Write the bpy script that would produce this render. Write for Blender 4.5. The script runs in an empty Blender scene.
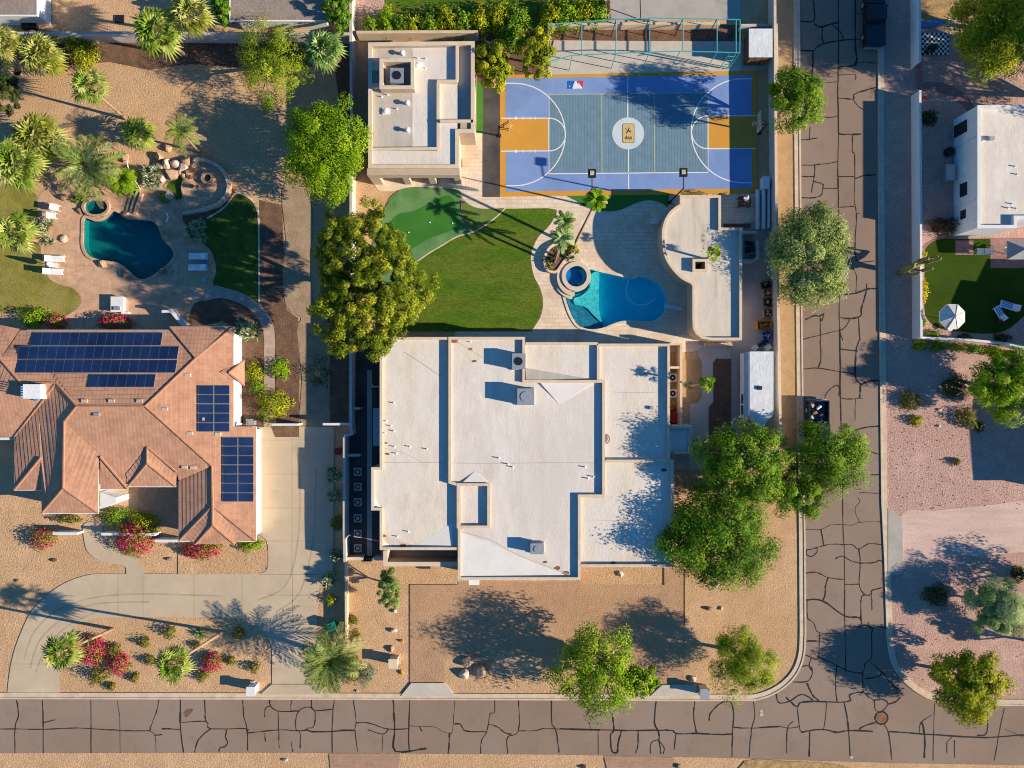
import bpy, bmesh, math, random
import numpy as np
from mathutils import Vector
from mathutils.geometry import tessellate_polygon

# ------------------------------------------------------------------ basics
random.seed(11)
RNG = np.random.default_rng(5)
SC = bpy.context.scene
COL = SC.collection
CAMH = 71.1           # height of the drone over the ground, metres
S = 0.1               # metres on the ground per survey unit
SUN_EL = math.radians(21.5)
SUN_S = math.radians(11.5)     # how far south of east the sun stands

def W(px, py, z=0.0):
    k = S * (1 - z / CAMH)
    return ((px - 512) * k, (384 - py) * k, z)

def WP(pts, z=0.0):
    return [W(p[0], p[1], z)[:2] for p in pts]

def cr(pts, n=5, closed=True):
    """Catmull-Rom smoothing of a polyline"""
    out = []
    m = len(pts)
    rng_ = range(m) if closed else range(m - 1)
    for i in rng_:
        if closed:
            p0, p1, p2, p3 = pts[(i-1) % m], pts[i], pts[(i+1) % m], pts[(i+2) % m]
        else:
            p0, p1, p2, p3 = pts[max(i-1, 0)], pts[i], pts[i+1], pts[min(i+2, m-1)]
        for k in range(n):
            t = k / n
            out.append(tuple(0.5 * ((2*p1[j]) + (-p0[j]+p2[j])*t + (2*p0[j]-5*p1[j]+4*p2[j]-p3[j])*t*t
                       + (-p0[j]+3*p1[j]-3*p2[j]+p3[j])*t**3) for j in (0, 1)))
    if not closed:
        out.append(tuple(pts[-1][:2]))
    return out

def circ(cx, cy, r, n=32, ry=None):
    ry = ry or r
    return [(cx + r*math.cos(2*math.pi*i/n), cy + ry*math.sin(2*math.pi*i/n)) for i in range(n)]

def offset(pts, d, closed=True):
    """offset a world polyline to its left by d, mitred"""
    m = len(pts)
    out = []
    for i in range(m):
        if closed:
            a, b, c = pts[(i-1) % m], pts[i], pts[(i+1) % m]
        else:
            a, b, c = pts[max(i-1, 0)], pts[i], pts[min(i+1, m-1)]
        d1 = Vector((b[0]-a[0], b[1]-a[1])); d2 = Vector((c[0]-b[0], c[1]-b[1]))
        if d1.length < 1e-7: d1 = d2.copy()
        if d2.length < 1e-7: d2 = d1.copy()
        d1.normalize(); d2.normalize()
        n1 = Vector((-d1.y, d1.x)); n2 = Vector((-d2.y, d2.x))
        nn = n1 + n2
        if nn.length < 1e-4: nn = n1.copy()
        nn.normalize()
        k = d / max(0.35, nn.dot(n1))
        out.append((b[0] + nn.x*k, b[1] + nn.y*k))
    return out

def area(pts):
    return 0.5*sum(pts[i][0]*pts[(i+1) % len(pts)][1]-pts[(i+1) % len(pts)][0]*pts[i][1] for i in range(len(pts)))

def ccw(pts):
    return list(pts) if area(pts) > 0 else list(reversed(pts))

def root_loc(o):
    v = Vector((0, 0, 0))
    while o is not None:
        v = v + o.location
        o = o.parent
    return v

# ------------------------------------------------------------------ mesh builder
class MB:
    def __init__(self):
        self.v = []; self.f = []; self.mi = []; self.t = []; self.uv = {}
        self.cur = 0; self.tint = 0.5
    def face(self, idx, m=None, tint=None, uv=None):
        self.f.append(tuple(idx)); self.mi.append(self.cur if m is None else m)
        self.t.append(self.tint if tint is None else tint)
        if uv: self.uv[len(self.f)-1] = uv
    def poly(self, pts, m=None, tint=None, uv=None):
        b = len(self.v); self.v += [tuple(p) for p in pts]
        self.face(range(b, b+len(pts)), m, tint, uv)
    def box(self, x0, y0, z0, x1, y1, z1, m=None):
        self.prism([(min(x0,x1), min(y0,y1)), (max(x0,x1), min(y0,y1)), (max(x0,x1), max(y0,y1)), (min(x0,x1), max(y0,y1))], z0, z1, m)
    def obox(self, cx, cy, sx, sy, z0, z1, rot=0, m=None, taper=1.0):
        c, s = math.cos(rot), math.sin(rot)
        q = [(-sx/2, -sy/2), (sx/2, -sy/2), (sx/2, sy/2), (-sx/2, sy/2)]
        lo = [(cx+x*c-y*s, cy+x*s+y*c) for x, y in q]
        hi = [(cx+taper*(x*c-y*s), cy+taper*(x*s+y*c)) for x, y in q]
        self.prism(lo, z0, z1, m, hi)
    def prism(self, pts, z0, z1, m=None, top=None):
        pts2 = list(pts); tp = list(top) if top else pts2
        if area(pts2) < 0: pts2.reverse(); tp = list(reversed(tp)) if top else pts2
        n = len(pts2); b = len(self.v)
        self.v += [(x, y, z0) for x, y in pts2] + [(x, y, z1) for x, y in tp]
        for i in range(n):
            j = (i+1) % n
            self.face((b+i, b+j, b+n+j, b+n+i), m)
        if n <= 4:
            self.face([b+n+i for i in range(n)], m); self.face([b+i for i in reversed(range(n))], m)
        else:
            tri = tessellate_polygon([[Vector((x, y, 0)) for x, y in pts2]])
            for a, c, d in tri:
                if area([pts2[a], pts2[c], pts2[d]]) < 0: c, d = d, c
                self.face((b+n+a, b+n+c, b+n+d), m); self.face((b+a, b+d, b+c), m)
    def sheet(self, pts, z, holes=(), m=None):
        loops = [ccw(pts)] + [ccw(h) for h in holes]
        flat = [p for l in loops for p in l]
        tri = tessellate_polygon([[Vector((x, y, 0)) for x, y in l] for l in loops])
        b = len(self.v); self.v += [(x, y, z) for x, y in flat]
        for a, c, d in tri:
            ar = area([flat[a], flat[c], flat[d]])
            if abs(ar) < 1e-9: continue
            if ar < 0: c, d = d, c
            self.face((b+a, b+c, b+d), m)
    def strip(self, pts, w, z0, z1, closed=False, side='c', m=None):
        """a wall or kerb of width w that follows a world polyline"""
        if side == 'c': L, R = offset(pts, w/2, closed), offset(pts, -w/2, closed)
        elif side == 'l': L, R = offset(pts, w, closed), list(pts)
        else: L, R = list(pts), offset(pts, -w, closed)
        n = len(pts); b = len(self.v)
        for i in range(n):
            self.v += [(L[i][0], L[i][1], z0), (L[i][0], L[i][1], z1), (R[i][0], R[i][1], z1), (R[i][0], R[i][1], z0)]
        for i in range(n if closed else n-1):
            a = b+4*i; c = b+4*((i+1) % n)
            self.face((a, a+1, c+1, c), m); self.face((a+1, a+2, c+2, c+1), m)
            self.face((a+2, a+3, c+3, c+2), m); self.face((a+3, a, c, c+3), m)
        if not closed:
            self.face((b+3, b+2, b+1, b), m); a = b+4*(n-1); self.face((a, a+1, a+2, a+3), m)
    def tube(self, pts, radii, n=8, m=None, cap=True):
        pts = [Vector(p) for p in pts]
        if not hasattr(radii, '__len__'): radii = [radii]*len(pts)
        b = len(self.v)
        for i, p in enumerate(pts):
            d = (pts[min(i+1, len(pts)-1)] - pts[max(i-1, 0)])
            if d.length < 1e-9: d = Vector((0, 0, 1))
            d.normalize()
            a = d.cross(Vector((0, 0, 1)) if abs(d.z) < 0.9 else Vector((1, 0, 0))).normalized()
            c = d.cross(a)
            for k in range(n):
                t = 2*math.pi*k/n
                q = p + (a*math.cos(t)+c*math.sin(t))*radii[i]
                self.v.append(tuple(q))
        for i in range(len(pts)-1):
            for k in range(n):
                k2 = (k+1) % n
                self.face((b+i*n+k, b+i*n+k2, b+(i+1)*n+k2, b+(i+1)*n+k), m)
        if cap:
            self.face([b+k for k in reversed(range(n))], m); self.face([b+(len(pts)-1)*n+k for k in range(n)], m)
    def dome(self, c, rx, ry, rz, n=16, k=6, m=None, jit=0.0, low=0.0):
        """closed dome (upper half ellipsoid), cap at low"""
        b = len(self.v)
        for i in range(k):
            a = (math.pi/2)*i/k
            for j in range(n):
                t = 2*math.pi*j/n
                q = 1 + random.uniform(-jit, jit)
                self.v.append((c[0]+rx*q*math.cos(a)*math.cos(t), c[1]+ry*q*math.cos(a)*math.sin(t), c[2]+low+rz*math.sin(a)*q))
        self.v.append((c[0], c[1], c[2]+low+rz))
        for i in range(k-1):
            for j in range(n):
                j2 = (j+1) % n
                self.face((b+i*n+j, b+i*n+j2, b+(i+1)*n+j2, b+(i+1)*n+j), m)
        t = b+k*n
        for j in range(n):
            self.face((b+(k-1)*n+j, b+(k-1)*n+(j+1) % n, t), m)
        self.face([b+j for j in reversed(range(n))], m)
    def rock(self, c, r, seed=0, squash=0.75, m=None):
        bm = bmesh.new(); bmesh.ops.create_icosphere(bm, subdivisions=3, radius=1.0)
        rd = random.Random(seed)
        ax = [(Vector((rd.gauss(0, 1), rd.gauss(0, 1), rd.gauss(0, 1))).normalized(), rd.uniform(0.45, 0.85)) for _ in range(14)]
        b = len(self.v)
        sx, sy = r[0], r[1]
        for v in bm.verts:
            p = v.co.copy()
            for d, k in ax:                       # chisel flat faces
                q = p.dot(d)
                if q > k: p -= d*(q-k)*0.85
            p *= 1+rd.uniform(-0.025, 0.025)
            self.v.append((c[0]+p.x*sx*1.2, c[1]+p.y*sy*1.2, c[2]+p.z*squash*0.5*(sx+sy)*1.2))
        for f in bm.faces:
            self.face([b+v.index for v in f.verts], m)
        bm.free()
    def build(self, name, mats, parent=None, smooth=False, loc=None, normals=False):
        if not isinstance(mats, (list, tuple)): mats = [mats]
        me = bpy.data.meshes.new(name)
        o = bpy.data.objects.new(name, me); COL.objects.link(o)
        off = Vector((0, 0, 0))
        if parent is not None:
            o.parent = parent; off = root_loc(parent)
        elif loc is not None:
            o.location = loc; off = Vector(loc)
        V = np.array(self.v, dtype=np.float64).reshape(-1, 3) - np.array(off)
        me.from_pydata(V.tolist(), [], self.f)
        for mt in mats: me.materials.append(mt)
        if len(mats) > 1: me.polygons.foreach_set('material_index', self.mi)
        at = me.attributes.new('tint', 'FLOAT', 'FACE'); at.data.foreach_set('value', self.t)
        if self.uv:
            ul = me.uv_layers.new(name='UVMap')
            for fi, uvs in self.uv.items():
                for li, uvp in zip(me.polygons[fi].loop_indices, uvs): ul.data[li].uv = uvp
        if smooth: me.polygons.foreach_set('use_smooth', [True]*len(me.polygons))
        if normals:
            bm = bmesh.new(); bm.from_mesh(me); bmesh.ops.recalc_face_normals(bm, faces=bm.faces); bm.to_mesh(me); bm.free()
        me.update()
        return o

def leafmesh(name, c, n, L, Wd, tint, mat, parent=None, loc=None, extra=None):
    """many rhombic leaf faces: centres c, normals n, lengths, widths, tint"""
    N = len(c)
    n = n/np.maximum(1e-6, np.linalg.norm(n, axis=1))[:, None]
    r = RNG.normal(size=(N, 3))
    if extra is not None: r = extra + 0.25*r
    t = r - n*np.sum(r*n, axis=1)[:, None]
    t /= np.maximum(1e-6, np.linalg.norm(t, axis=1))[:, None]
    b = np.cross(n, t)
    L = np.asarray(L)[:, None]; Wd = np.asarray(Wd)[:, None]
    V = np.stack([c-t*L/2, c+b*Wd/2+t*L*0.08, c+t*L/2, c-b*Wd/2+t*L*0.08], axis=1).reshape(-1, 3)
    me = bpy.data.meshes.new(name)
    o = bpy.data.objects.new(name, me); COL.objects.link(o)
    off = np.zeros(3)
    if parent is not None:
        o.parent = parent; off = np.array(root_loc(parent))
    elif loc is not None:
        o.location = loc; off = np.array(loc)
    V = V - off
    me.vertices.add(4*N); me.vertices.foreach_set('co', V.ravel())
    me.loops.add(4*N); me.loops.foreach_set('vertex_index', np.arange(4*N, dtype=np.int32))
    me.polygons.add(N); me.polygons.foreach_set('loop_start', np.arange(0, 4*N, 4, dtype=np.int32))
    me.update(calc_edges=True)
    at = me.attributes.new('tint', 'FLOAT', 'FACE'); at.data.foreach_set('value', np.clip(tint, 0, 1).astype(np.float32))
    me.materials.append(mat)
    return o

# ------------------------------------------------------------------ things
def tag(o, label=None, cat=None, group=None, kind=None):
    if label: o['label'] = label
    if cat: o['category'] = cat
    if group: o['group'] = group
    if kind: o['kind'] = kind
    return o

def thing(name, label, cat, loc=(0, 0, 0), group=None):
    o = bpy.data.objects.new(name, None); COL.objects.link(o)
    o.location = loc; o.empty_display_size = 0.3
    return tag(o, label, cat, group)

def struct(name, mb, mat, parent=None):
    o = mb.build(name, mat, parent)
    if parent is None: o['kind'] = 'structure'
    return o

def dup(root, loc, rotz, label):
    r = root.copy(); COL.objects.link(r); r.location = loc; r.rotation_euler = (0, 0, rotz); r['label'] = label
    for ch in list(root.children):
        c = ch.copy(); COL.objects.link(c); c.parent = r
        for g in list(ch.children):
            d = g.copy(); COL.objects.link(d); d.parent = c
    return r

# ------------------------------------------------------------------ materials
def newmat(name):
    m = bpy.data.materials.new(name); m.use_nodes = True
    nt = m.node_tree; nt.nodes.clear()
    out = nt.nodes.new('ShaderNodeOutputMaterial')
    return m, nt, out

def nd(nt, t, **kw):
    n = nt.nodes.new(t)
    for k, v in kw.items():
        if k in n.inputs: n.inputs[k].default_value = v
        else: setattr(n, k, v)
    return n

def rgba(c): return (c[0], c[1], c[2], 1.0)

def MAT(name, col, var=0.18, scale=1.2, rough=0.9, fine=6.0, fvar=0.12, bump=0.0, bscale=12.0, patch=None,
        pscale=0.25, pamt=0.5, spec=0.06, metal=0.0, stain=None, stscale=0.6, stamt=0.35, stretch=None):
    """general weathered surface: broad tone noise, fine speckle, optional patches of a second colour, optional bump"""
    m, nt, out = newmat(name)
    L = nt.links
    geo = nd(nt, 'ShaderNodeNewGeometry')
    pos = geo.outputs['Position']
    if stretch:
        mp = nd(nt, 'ShaderNodeMapping'); mp.inputs['Scale'].default_value = stretch
        L.new(pos, mp.inputs['Vector']); pos = mp.outputs['Vector']
    def noise(sc, det=5, rg=0.6):
        n = nd(nt, 'ShaderNodeTexNoise'); n.inputs['Scale'].default_value = sc; n.inputs['Detail'].default_value = det
        n.inputs['Roughness'].default_value = rg
        L.new(pos, n.inputs['Vector']); return n.outputs['Fac']
    def ramp(fac, a, b, p0=0.3, p1=0.7):
        r = nd(nt, 'ShaderNodeValToRGB'); e = r.color_ramp.elements
        e[0].position = p0; e[1].position = p1; e[0].color = rgba(a); e[1].color = rgba(b)
        L.new(fac, r.inputs['Fac']); return r.outputs['Color']
    def mix(fac, a, b, typ='MIX'):
        x = nd(nt, 'ShaderNodeMix'); x.data_type = 'RGBA'; x.blend_type = typ
        if isinstance(fac, float): x.inputs[0].default_value = fac
        else: L.new(fac, x.inputs[0])
        L.new(a, x.inputs[6])
        if isinstance(b, tuple): x.inputs[7].default_value = b
        else: L.new(b, x.inputs[7])
        return x.outputs[2]
    c = ramp(noise(scale), tuple(x*(1-var) for x in col), tuple(min(1, x*(1+var)) for x in col))
    if patch is not None:
        f = nd(nt, 'ShaderNodeMath'); f.operation = 'MULTIPLY'; f.inputs[1].default_value = pamt
        r = ramp(noise(pscale, 4, 0.55), (0, 0, 0), (1, 1, 1), 0.42, 0.62)
        L.new(r, f.inputs[0])
        c = mix(f.outputs[0], c, rgba(patch))
    if stain is not None:
        f = nd(nt, 'ShaderNodeMath'); f.operation = 'MULTIPLY'; f.inputs[1].default_value = stamt
        r = ramp(noise(stscale, 9, 0.7), (0, 0, 0), (1, 1, 1), 0.55, 0.75)
        L.new(r, f.inputs[0]); c = mix(f.outputs[0], c, rgba(stain))
    if fvar:
        sp = ramp(noise(fine, 3, 0.8), (1-fvar*2,)*3, (1+fvar,)*3, 0.3, 0.7)
        c = mix(1.0, c, sp, 'MULTIPLY')
    p = nd(nt, 'ShaderNodeBsdfPrincipled')
    p.inputs['Roughness'].default_value = rough; p.inputs['Metallic'].default_value = metal
    p.inputs['Specular IOR Level'].default_value = spec
    L.new(c, p.inputs['Base Color'])
    if bump:
        bp = nd(nt, 'ShaderNodeBump'); bp.inputs['Strength'].default_value = 1.0; bp.inputs['Distance'].default_value = bump
        L.new(noise(bscale, 4, 0.7), bp.inputs['Height']); L.new(bp.outputs['Normal'], p.inputs['Normal'])
    L.new(p.outputs[0], out.inputs[0])
    return m

def PLAIN(name, col, rough=0.6, metal=0.0, spec=0.3, var=0.08):
    return MAT(name, col, var=var, scale=3, rough=rough, fine=25, fvar=0.03, metal=metal, spec=spec)

def LEAF(name, dark, mid, light, trans=0.22, rough=0.65):
    m, nt, out = newmat(name); L = nt.links
    at = nd(nt, 'ShaderNodeAttribute'); at.attribute_name = 'tint'
    r = nd(nt, 'ShaderNodeValToRGB'); e = r.color_ramp.elements
    e[0].position = 0.0; e[0].color = rgba(dark); e[1].position = 1.0; e[1].color = rgba(light)
    x = e.new(0.5); x.color = rgba(mid)
    L.new(at.outputs['Fac'], r.inputs['Fac'])
    p = nd(nt, 'ShaderNodeBsdfPrincipled'); p.inputs['Roughness'].default_value = rough
    p.inputs['Specular IOR Level'].default_value = 0.06
    t = nd(nt, 'ShaderNodeBsdfTranslucent')
    mx = nd(nt, 'ShaderNodeMixShader'); mx.inputs[0].default_value = trans
    L.new(r.outputs['Color'], p.inputs['Base Color']); L.new(r.outputs['Color'], t.inputs['Color'])
    L.new(p.outputs[0], mx.inputs[1]); L.new(t.outputs[0], mx.inputs[2]); L.new(mx.outputs[0], out.inputs[0])
    return m

def WATER(name, tint, wave=0.03, wscale=1.5):
    m, nt, out = newmat(name); L = nt.links
    geo = nd(nt, 'ShaderNodeNewGeometry')
    n = nd(nt, 'ShaderNodeTexNoise'); n.inputs['Scale'].default_value = wscale; n.inputs['Detail'].default_value = 3
    L.new(geo.outputs['Position'], n.inputs['Vector'])
    bp = nd(nt, 'ShaderNodeBump'); bp.inputs['Distance'].default_value = wave; L.new(n.outputs['Fac'], bp.inputs['Height'])
    tr = nd(nt, 'ShaderNodeBsdfTransparent'); tr.inputs['Color'].default_value = rgba(tint)
    g = nd(nt, 'ShaderNodeBsdfGlossy'); g.inputs['Roughness'].default_value = 0.04
    L.new(bp.outputs['Normal'], g.inputs['Normal'])
    lw = nd(nt, 'ShaderNodeLayerWeight'); lw.inputs['Blend'].default_value = .5; L.new(bp.outputs['Normal'], lw.inputs['Normal'])
    pw = nd(nt, 'ShaderNodeMath'); pw.operation = 'POWER'; L.new(lw.outputs['Facing'], pw.inputs[0]); pw.inputs[1].default_value = 5.0
    fr = nd(nt, 'ShaderNodeMath'); fr.operation = 'MULTIPLY_ADD'; L.new(pw.outputs[0], fr.inputs[0]); fr.inputs[1].default_value = .9; fr.inputs[2].default_value = .03
    mx = nd(nt, 'ShaderNodeMixShader'); L.new(fr.outputs[0], mx.inputs[0]); L.new(tr.outputs[0], mx.inputs[1]); L.new(g.outputs[0], mx.inputs[2])
    L.new(mx.outputs[0], out.inputs[0])
    return m

def BRICK(name, c1, c2, mortar, bw, rh, ms=0.012, rough=0.85, offset_=0.5, nvar=0.25, rot=0.0, stain=None):
    """pavers, blocks or flags: brick pattern over world x,y (or x+y,z on walls) with noise over it"""
    m, nt, out = newmat(name); L = nt.links
    geo = nd(nt, 'ShaderNodeNewGeometry')
    mp = nd(nt, 'ShaderNodeMapping'); mp.inputs['Rotation'].default_value = (0, 0, rot)
    L.new(geo.outputs['Position'], mp.inputs['Vector'])
    b = nd(nt, 'ShaderNodeTexBrick'); b.offset = offset_
    b.inputs['Color1'].default_value = rgba(c1); b.inputs['Color2'].default_value = rgba(c2); b.inputs['Mortar'].default_value = rgba(mortar)
    b.inputs['Scale'].default_value = 1.0; b.inputs['Mortar Size'].default_value = ms; b.inputs['Brick Width'].default_value = bw; b.inputs['Row Height'].default_value = rh
    L.new(mp.outputs['Vector'], b.inputs['Vector'])
    n = nd(nt, 'ShaderNodeTexNoise'); n.inputs['Scale'].default_value = 1.3; n.inputs['Detail'].default_value = 8; n.inputs['Roughness'].default_value = 0.7
    L.new(geo.outputs['Position'], n.inputs['Vector'])
    r = nd(nt, 'ShaderNodeValToRGB'); e = r.color_ramp.elements
    e[0].position = 0.3; e[1].position = 0.7; e[0].color = rgba((1-nvar,)*3); e[1].color = rgba((1+nvar*0.6,)*3)
    L.new(n.outputs['Fac'], r.inputs['Fac'])
    x = nd(nt, 'ShaderNodeMix'); x.data_type = 'RGBA'; x.blend_type = 'MULTIPLY'; x.inputs[0].default_value = 1.0
    L.new(b.outputs['Color'], x.inputs[6]); L.new(r.outputs['Color'], x.inputs[7])
    col = x.outputs[2]
    if stain:
        n2 = nd(nt, 'ShaderNodeTexNoise'); n2.inputs['Scale'].default_value = 0.35; n2.inputs['Detail'].default_value = 6
        L.new(geo.outputs['Position'], n2.inputs['Vector'])
        r2 = nd(nt, 'ShaderNodeValToRGB'); e = r2.color_ramp.elements; e[0].position = 0.5; e[1].position = 0.68
        e[1].color = (0.6, 0.6, 0.6, 1)
        L.new(n2.outputs['Fac'], r2.inputs['Fac'])
        y = nd(nt, 'ShaderNodeMix'); y.data_type = 'RGBA'; L.new(r2.outputs['Color'], y.inputs[0]); L.new(col, y.inputs[6]); y.inputs[7].default_value = rgba(stain)
        col = y.outputs[2]
    p = nd(nt, 'ShaderNodeBsdfPrincipled'); p.inputs['Roughness'].default_value = rough; p.inputs['Specular IOR Level'].default_value = 0.06
    L.new(col, p.inputs['Base Color'])
    bp = nd(nt, 'ShaderNodeBump'); bp.inputs['Distance'].default_value = 0.01; bp.invert = True
    L.new(b.outputs['Fac'], bp.inputs['Height']); L.new(bp.outputs['Normal'], p.inputs['Normal'])
    L.new(p.outputs[0], out.inputs[0])
    return m

def TILE(name, col):
    """barrel roof tile: u runs along the eave, v up the slope (metres)"""
    m, nt, out = newmat(name); L = nt.links
    uv = nd(nt, 'ShaderNodeUVMap'); uv.uv_map = 'UVMap'
    geo = nd(nt, 'ShaderNodeNewGeometry')
    sep = nd(nt, 'ShaderNodeSeparateXYZ'); L.new(uv.outputs[0], sep.inputs[0])
    def mth(op, a, b=None):
        x = nd(nt, 'ShaderNodeMath'); x.operation = op
        for i, q in enumerate((a, b)):
            if q is None: continue
            if isinstance(q, float): x.inputs[i].default_value = q
            else: L.new(q, x.inputs[i])
        return x.outputs[0]
    u = mth('MULTIPLY', sep.outputs[0], 2*math.pi/0.36)
    barrel = mth('MULTIPLY', mth('ADD', mth('SINE', u), 1.0), 0.003)
    vv = mth('MULTIPLY', sep.outputs[1], 1/0.42)
    saw = mth('FRACT', vv)
    h = mth('SUBTRACT', barrel, mth('MULTIPLY', saw, 0.008))
    # tone per tile
    cu = mth('FLOOR', mth('MULTIPLY', sep.outputs[0], 1/0.36)); cv = mth('FLOOR', vv)
    cmb = nd(nt, 'ShaderNodeCombineXYZ'); L.new(cu, cmb.inputs[0]); L.new(cv, cmb.inputs[1])
    wn = nd(nt, 'ShaderNodeTexWhiteNoise'); wn.noise_dimensions = '3D'; L.new(cmb.outputs[0], wn.inputs['Vector'])
    n = nd(nt, 'ShaderNodeTexNoise'); n.inputs['Scale'].default_value = 0.7; n.inputs['Detail'].default_value = 7; n.inputs['Roughness'].default_value = 0.7
    L.new(geo.outputs['Position'], n.inputs['Vector'])
    f = mth('ADD', mth('MULTIPLY', wn.outputs['Value'], 0.14), mth('MULTIPLY', n.outputs['Fac'], 0.86))
    r = nd(nt, 'ShaderNodeValToRGB'); e = r.color_ramp.elements
    e[0].position = 0.25; e[1].position = 0.75
    e[0].color = rgba(tuple(c*0.72 for c in col)); e[1].color = rgba(tuple(min(1, c*1.25) for c in col))
    L.new(f, r.inputs['Fac'])
    p = nd(nt, 'ShaderNodeBsdfPrincipled'); p.inputs['Roughness'].default_value = 0.85; p.inputs['Specular IOR Level'].default_value = 0.15
    L.new(r.outputs['Color'], p.inputs['Base Color'])
    bp = nd(nt, 'ShaderNodeBump'); bp.inputs['Distance'].default_value = 0.7; L.new(h, bp.inputs['Height'])
    L.new(bp.outputs['Normal'], p.inputs['Normal'])
    L.new(p.outputs[0], out.inputs[0])
    return m

m = {}
m['gravel'] = MAT('tan_gravel', (.65, .41, .23), var=.14, scale=.8, fine=7, fvar=.2, bump=.08, bscale=6, patch=(.56, .35, .185), pscale=.14, pamt=.7, stain=(.40,.25,.14), stscale=.9, stamt=.35)
m['gravel_brown'] = MAT('brown_gravel', (.475, .29, .172), var=.12, scale=.9, fine=9, fvar=.16, bump=.05, bscale=9, patch=(.55, .345, .195), pscale=.15, pamt=.6, stain=(.36,.215,.12), stscale=.9, stamt=.4)
m['gravel_verge'] = MAT('orange_tan_gravel', (.50, .315, .16), var=.12, scale=1, fine=11, fvar=.14, bump=.03, bscale=11)
m['gravel_pink'] = MAT('pink_gravel', (.60, .385, .315), var=.14, scale=.9, fine=7, fvar=.24, bump=.09, bscale=6, patch=(.52, .32, .26), pscale=.15, pamt=.7, stain=(.40,.24,.195), stscale=.8, stamt=.4)
m['dirt_track'] = MAT('pale_pink_dirt', (.62, .44, .37), var=.14, scale=.7, fine=7, fvar=.08, bump=.02, bscale=9, stretch=(.35, 1.6, 1))
m['soil'] = MAT('dark_bark_soil', (.19, .11, .07), var=.25, scale=1.2, fine=10, fvar=.2, bump=.05, bscale=10)
m['path_grit'] = MAT('grey_tan_grit', (.37, .265, .17), var=.2, scale=.8, fine=9, fvar=.14, bump=.03, bscale=10)
m['dry_grass'] = MAT('dry_straw_grass', (.46, .30, .14), var=.3, scale=1.2, fine=7, fvar=.2, bump=.06, bscale=8)
m['asphalt'] = MAT('worn_asphalt', (.275, .194, .145), var=.07, scale=.3, fine=14, fvar=.06, bump=.01, bscale=30, patch=(.305, .232, .185), pscale=.08, pamt=.7, rough=.95, stain=(.16,.125,.105), stscale=.35, stamt=.45)
m['tar'] = MAT('tar_seal', (.03, .028, .028), var=.2, scale=3, fine=20, fvar=.05, rough=.6)
m['kerb'] = MAT('kerb_concrete', (.62, .485, .35), var=.15, scale=1.2, fine=12, fvar=.06)
m['concrete'] = MAT('driveway_concrete', (.54, .43, .30), var=.09, scale=.5, fine=14, fvar=.04, patch=(.48, .375, .26), pscale=.2, pamt=.6, stain=(.25, .2, .16), stscale=.45, stamt=.3)
m['concrete_pale'] = MAT('pale_concrete', (.54, .48, .40), var=.1, scale=.7, fine=14, fvar=.05, stain=(.35, .3, .25), stscale=.6, stamt=.35)
m['concrete_grey'] = MAT('grey_concrete', (.42, .385, .345), var=.12, scale=.6, fine=14, fvar=.05, stain=(.26, .22, .19), stscale=.5, stamt=.4)
m['lawn'] = MAT('mown_lawn', (.09, .172, .014), var=.2, scale=.6, fine=7, fvar=.26, bump=.06, bscale=12, patch=(.16, .185, .028), pscale=.22, pamt=.8, stain=(.22,.18,.05), stscale=.35, stamt=.5, stretch=(.45, 1.5, 1))
m['lawn_dry'] = MAT('yellowing_lawn', (.27, .24, .05), var=.25, scale=.8, fine=9, fvar=.2, bump=.05, bscale=14, patch=(.36, .29, .09), pscale=.3, pamt=.7)
m['lawn_deep'] = MAT('deep_green_lawn', (.07, .12, .02), var=.25, scale=.8, fine=9, fvar=.2, bump=.05, bscale=14, patch=(.13, .16, .03), pscale=.4, pamt=.6)
m['turf'] = MAT('artificial_turf', (.05, .19, .03), var=.12, scale=.5, fine=14, fvar=.1, bump=.015, bscale=20)
m['turf_fringe'] = MAT('fringe_turf', (.10, .24, .075), var=.2, scale=.5, fine=14, fvar=.1, bump=.02, bscale=20, patch=(.21, .33, .15), pscale=.3, pamt=.7)
m['turf_mid'] = MAT('mid_turf', (.13, .20, .04), var=.15, scale=.5, fine=14, fvar=.1, bump=.015, bscale=20)
m['turf_right'] = MAT('yard_turf', (.042, .078, .007), var=.15, scale=.5, fine=10, fvar=.16, bump=.02, bscale=20)
m['travertine'] = BRICK('travertine_pavers', (.72, .58, .43), (.78, .645, .495), (.54, .42, .31), .62, .41, .012, nvar=.18, stain=(.60, .39, .25))
m['flag'] = BRICK('pinkish_flagstones', (.55, .335, .21), (.61, .39, .255), (.46, .275, .175), .9, .7, .015, nvar=.3, stain=(.58, .38, .235))
m['path_paver'] = BRICK('pinkish_path_pavers', (.42, .30, .24), (.50, .36, .29), (.36, .25, .2), .6, .6, .012, nvar=.2)
m['brick_drive'] = BRICK('brick_driveway', (.38, .235, .16), (.44, .27, .185), (.33, .21, .15), .3, .15, .01, nvar=.15)
m['rubber'] = MAT('black_rubber', (.085, .078, .075), var=.35, scale=.5, fine=10, fvar=.1)
m['mat_green'] = MAT('green_strip_turf', (.07, .21, .035), var=.12, scale=1, fine=14, fvar=.1)
m['purple_brick'] = BRICK('plum_brick', (.30, .17, .16), (.36, .21, .20), (.25, .15, .14), .3, .15, .01)
m['roof_white'] = MAT('white_foam_roof', (.715, .65, .58), var=.09, scale=1.1, fine=7, fvar=.05, bump=.014, bscale=4, patch=(.64, .575, .505), pscale=.22, pamt=.8, stain=(.52, .42, .32), stscale=.4, stamt=.6, stretch=(1.5, .5, 1))
m['roof_warm'] = MAT('cream_foam_roof', (.71, .62, .51), var=.09, scale=1.1, fine=7, fvar=.05, bump=.014, bscale=4, patch=(.72, .67, .60), pscale=.22, pamt=.8, stain=(.54, .42, .30), stscale=.5, stamt=.5, stretch=(1.5, .5, 1))
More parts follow.
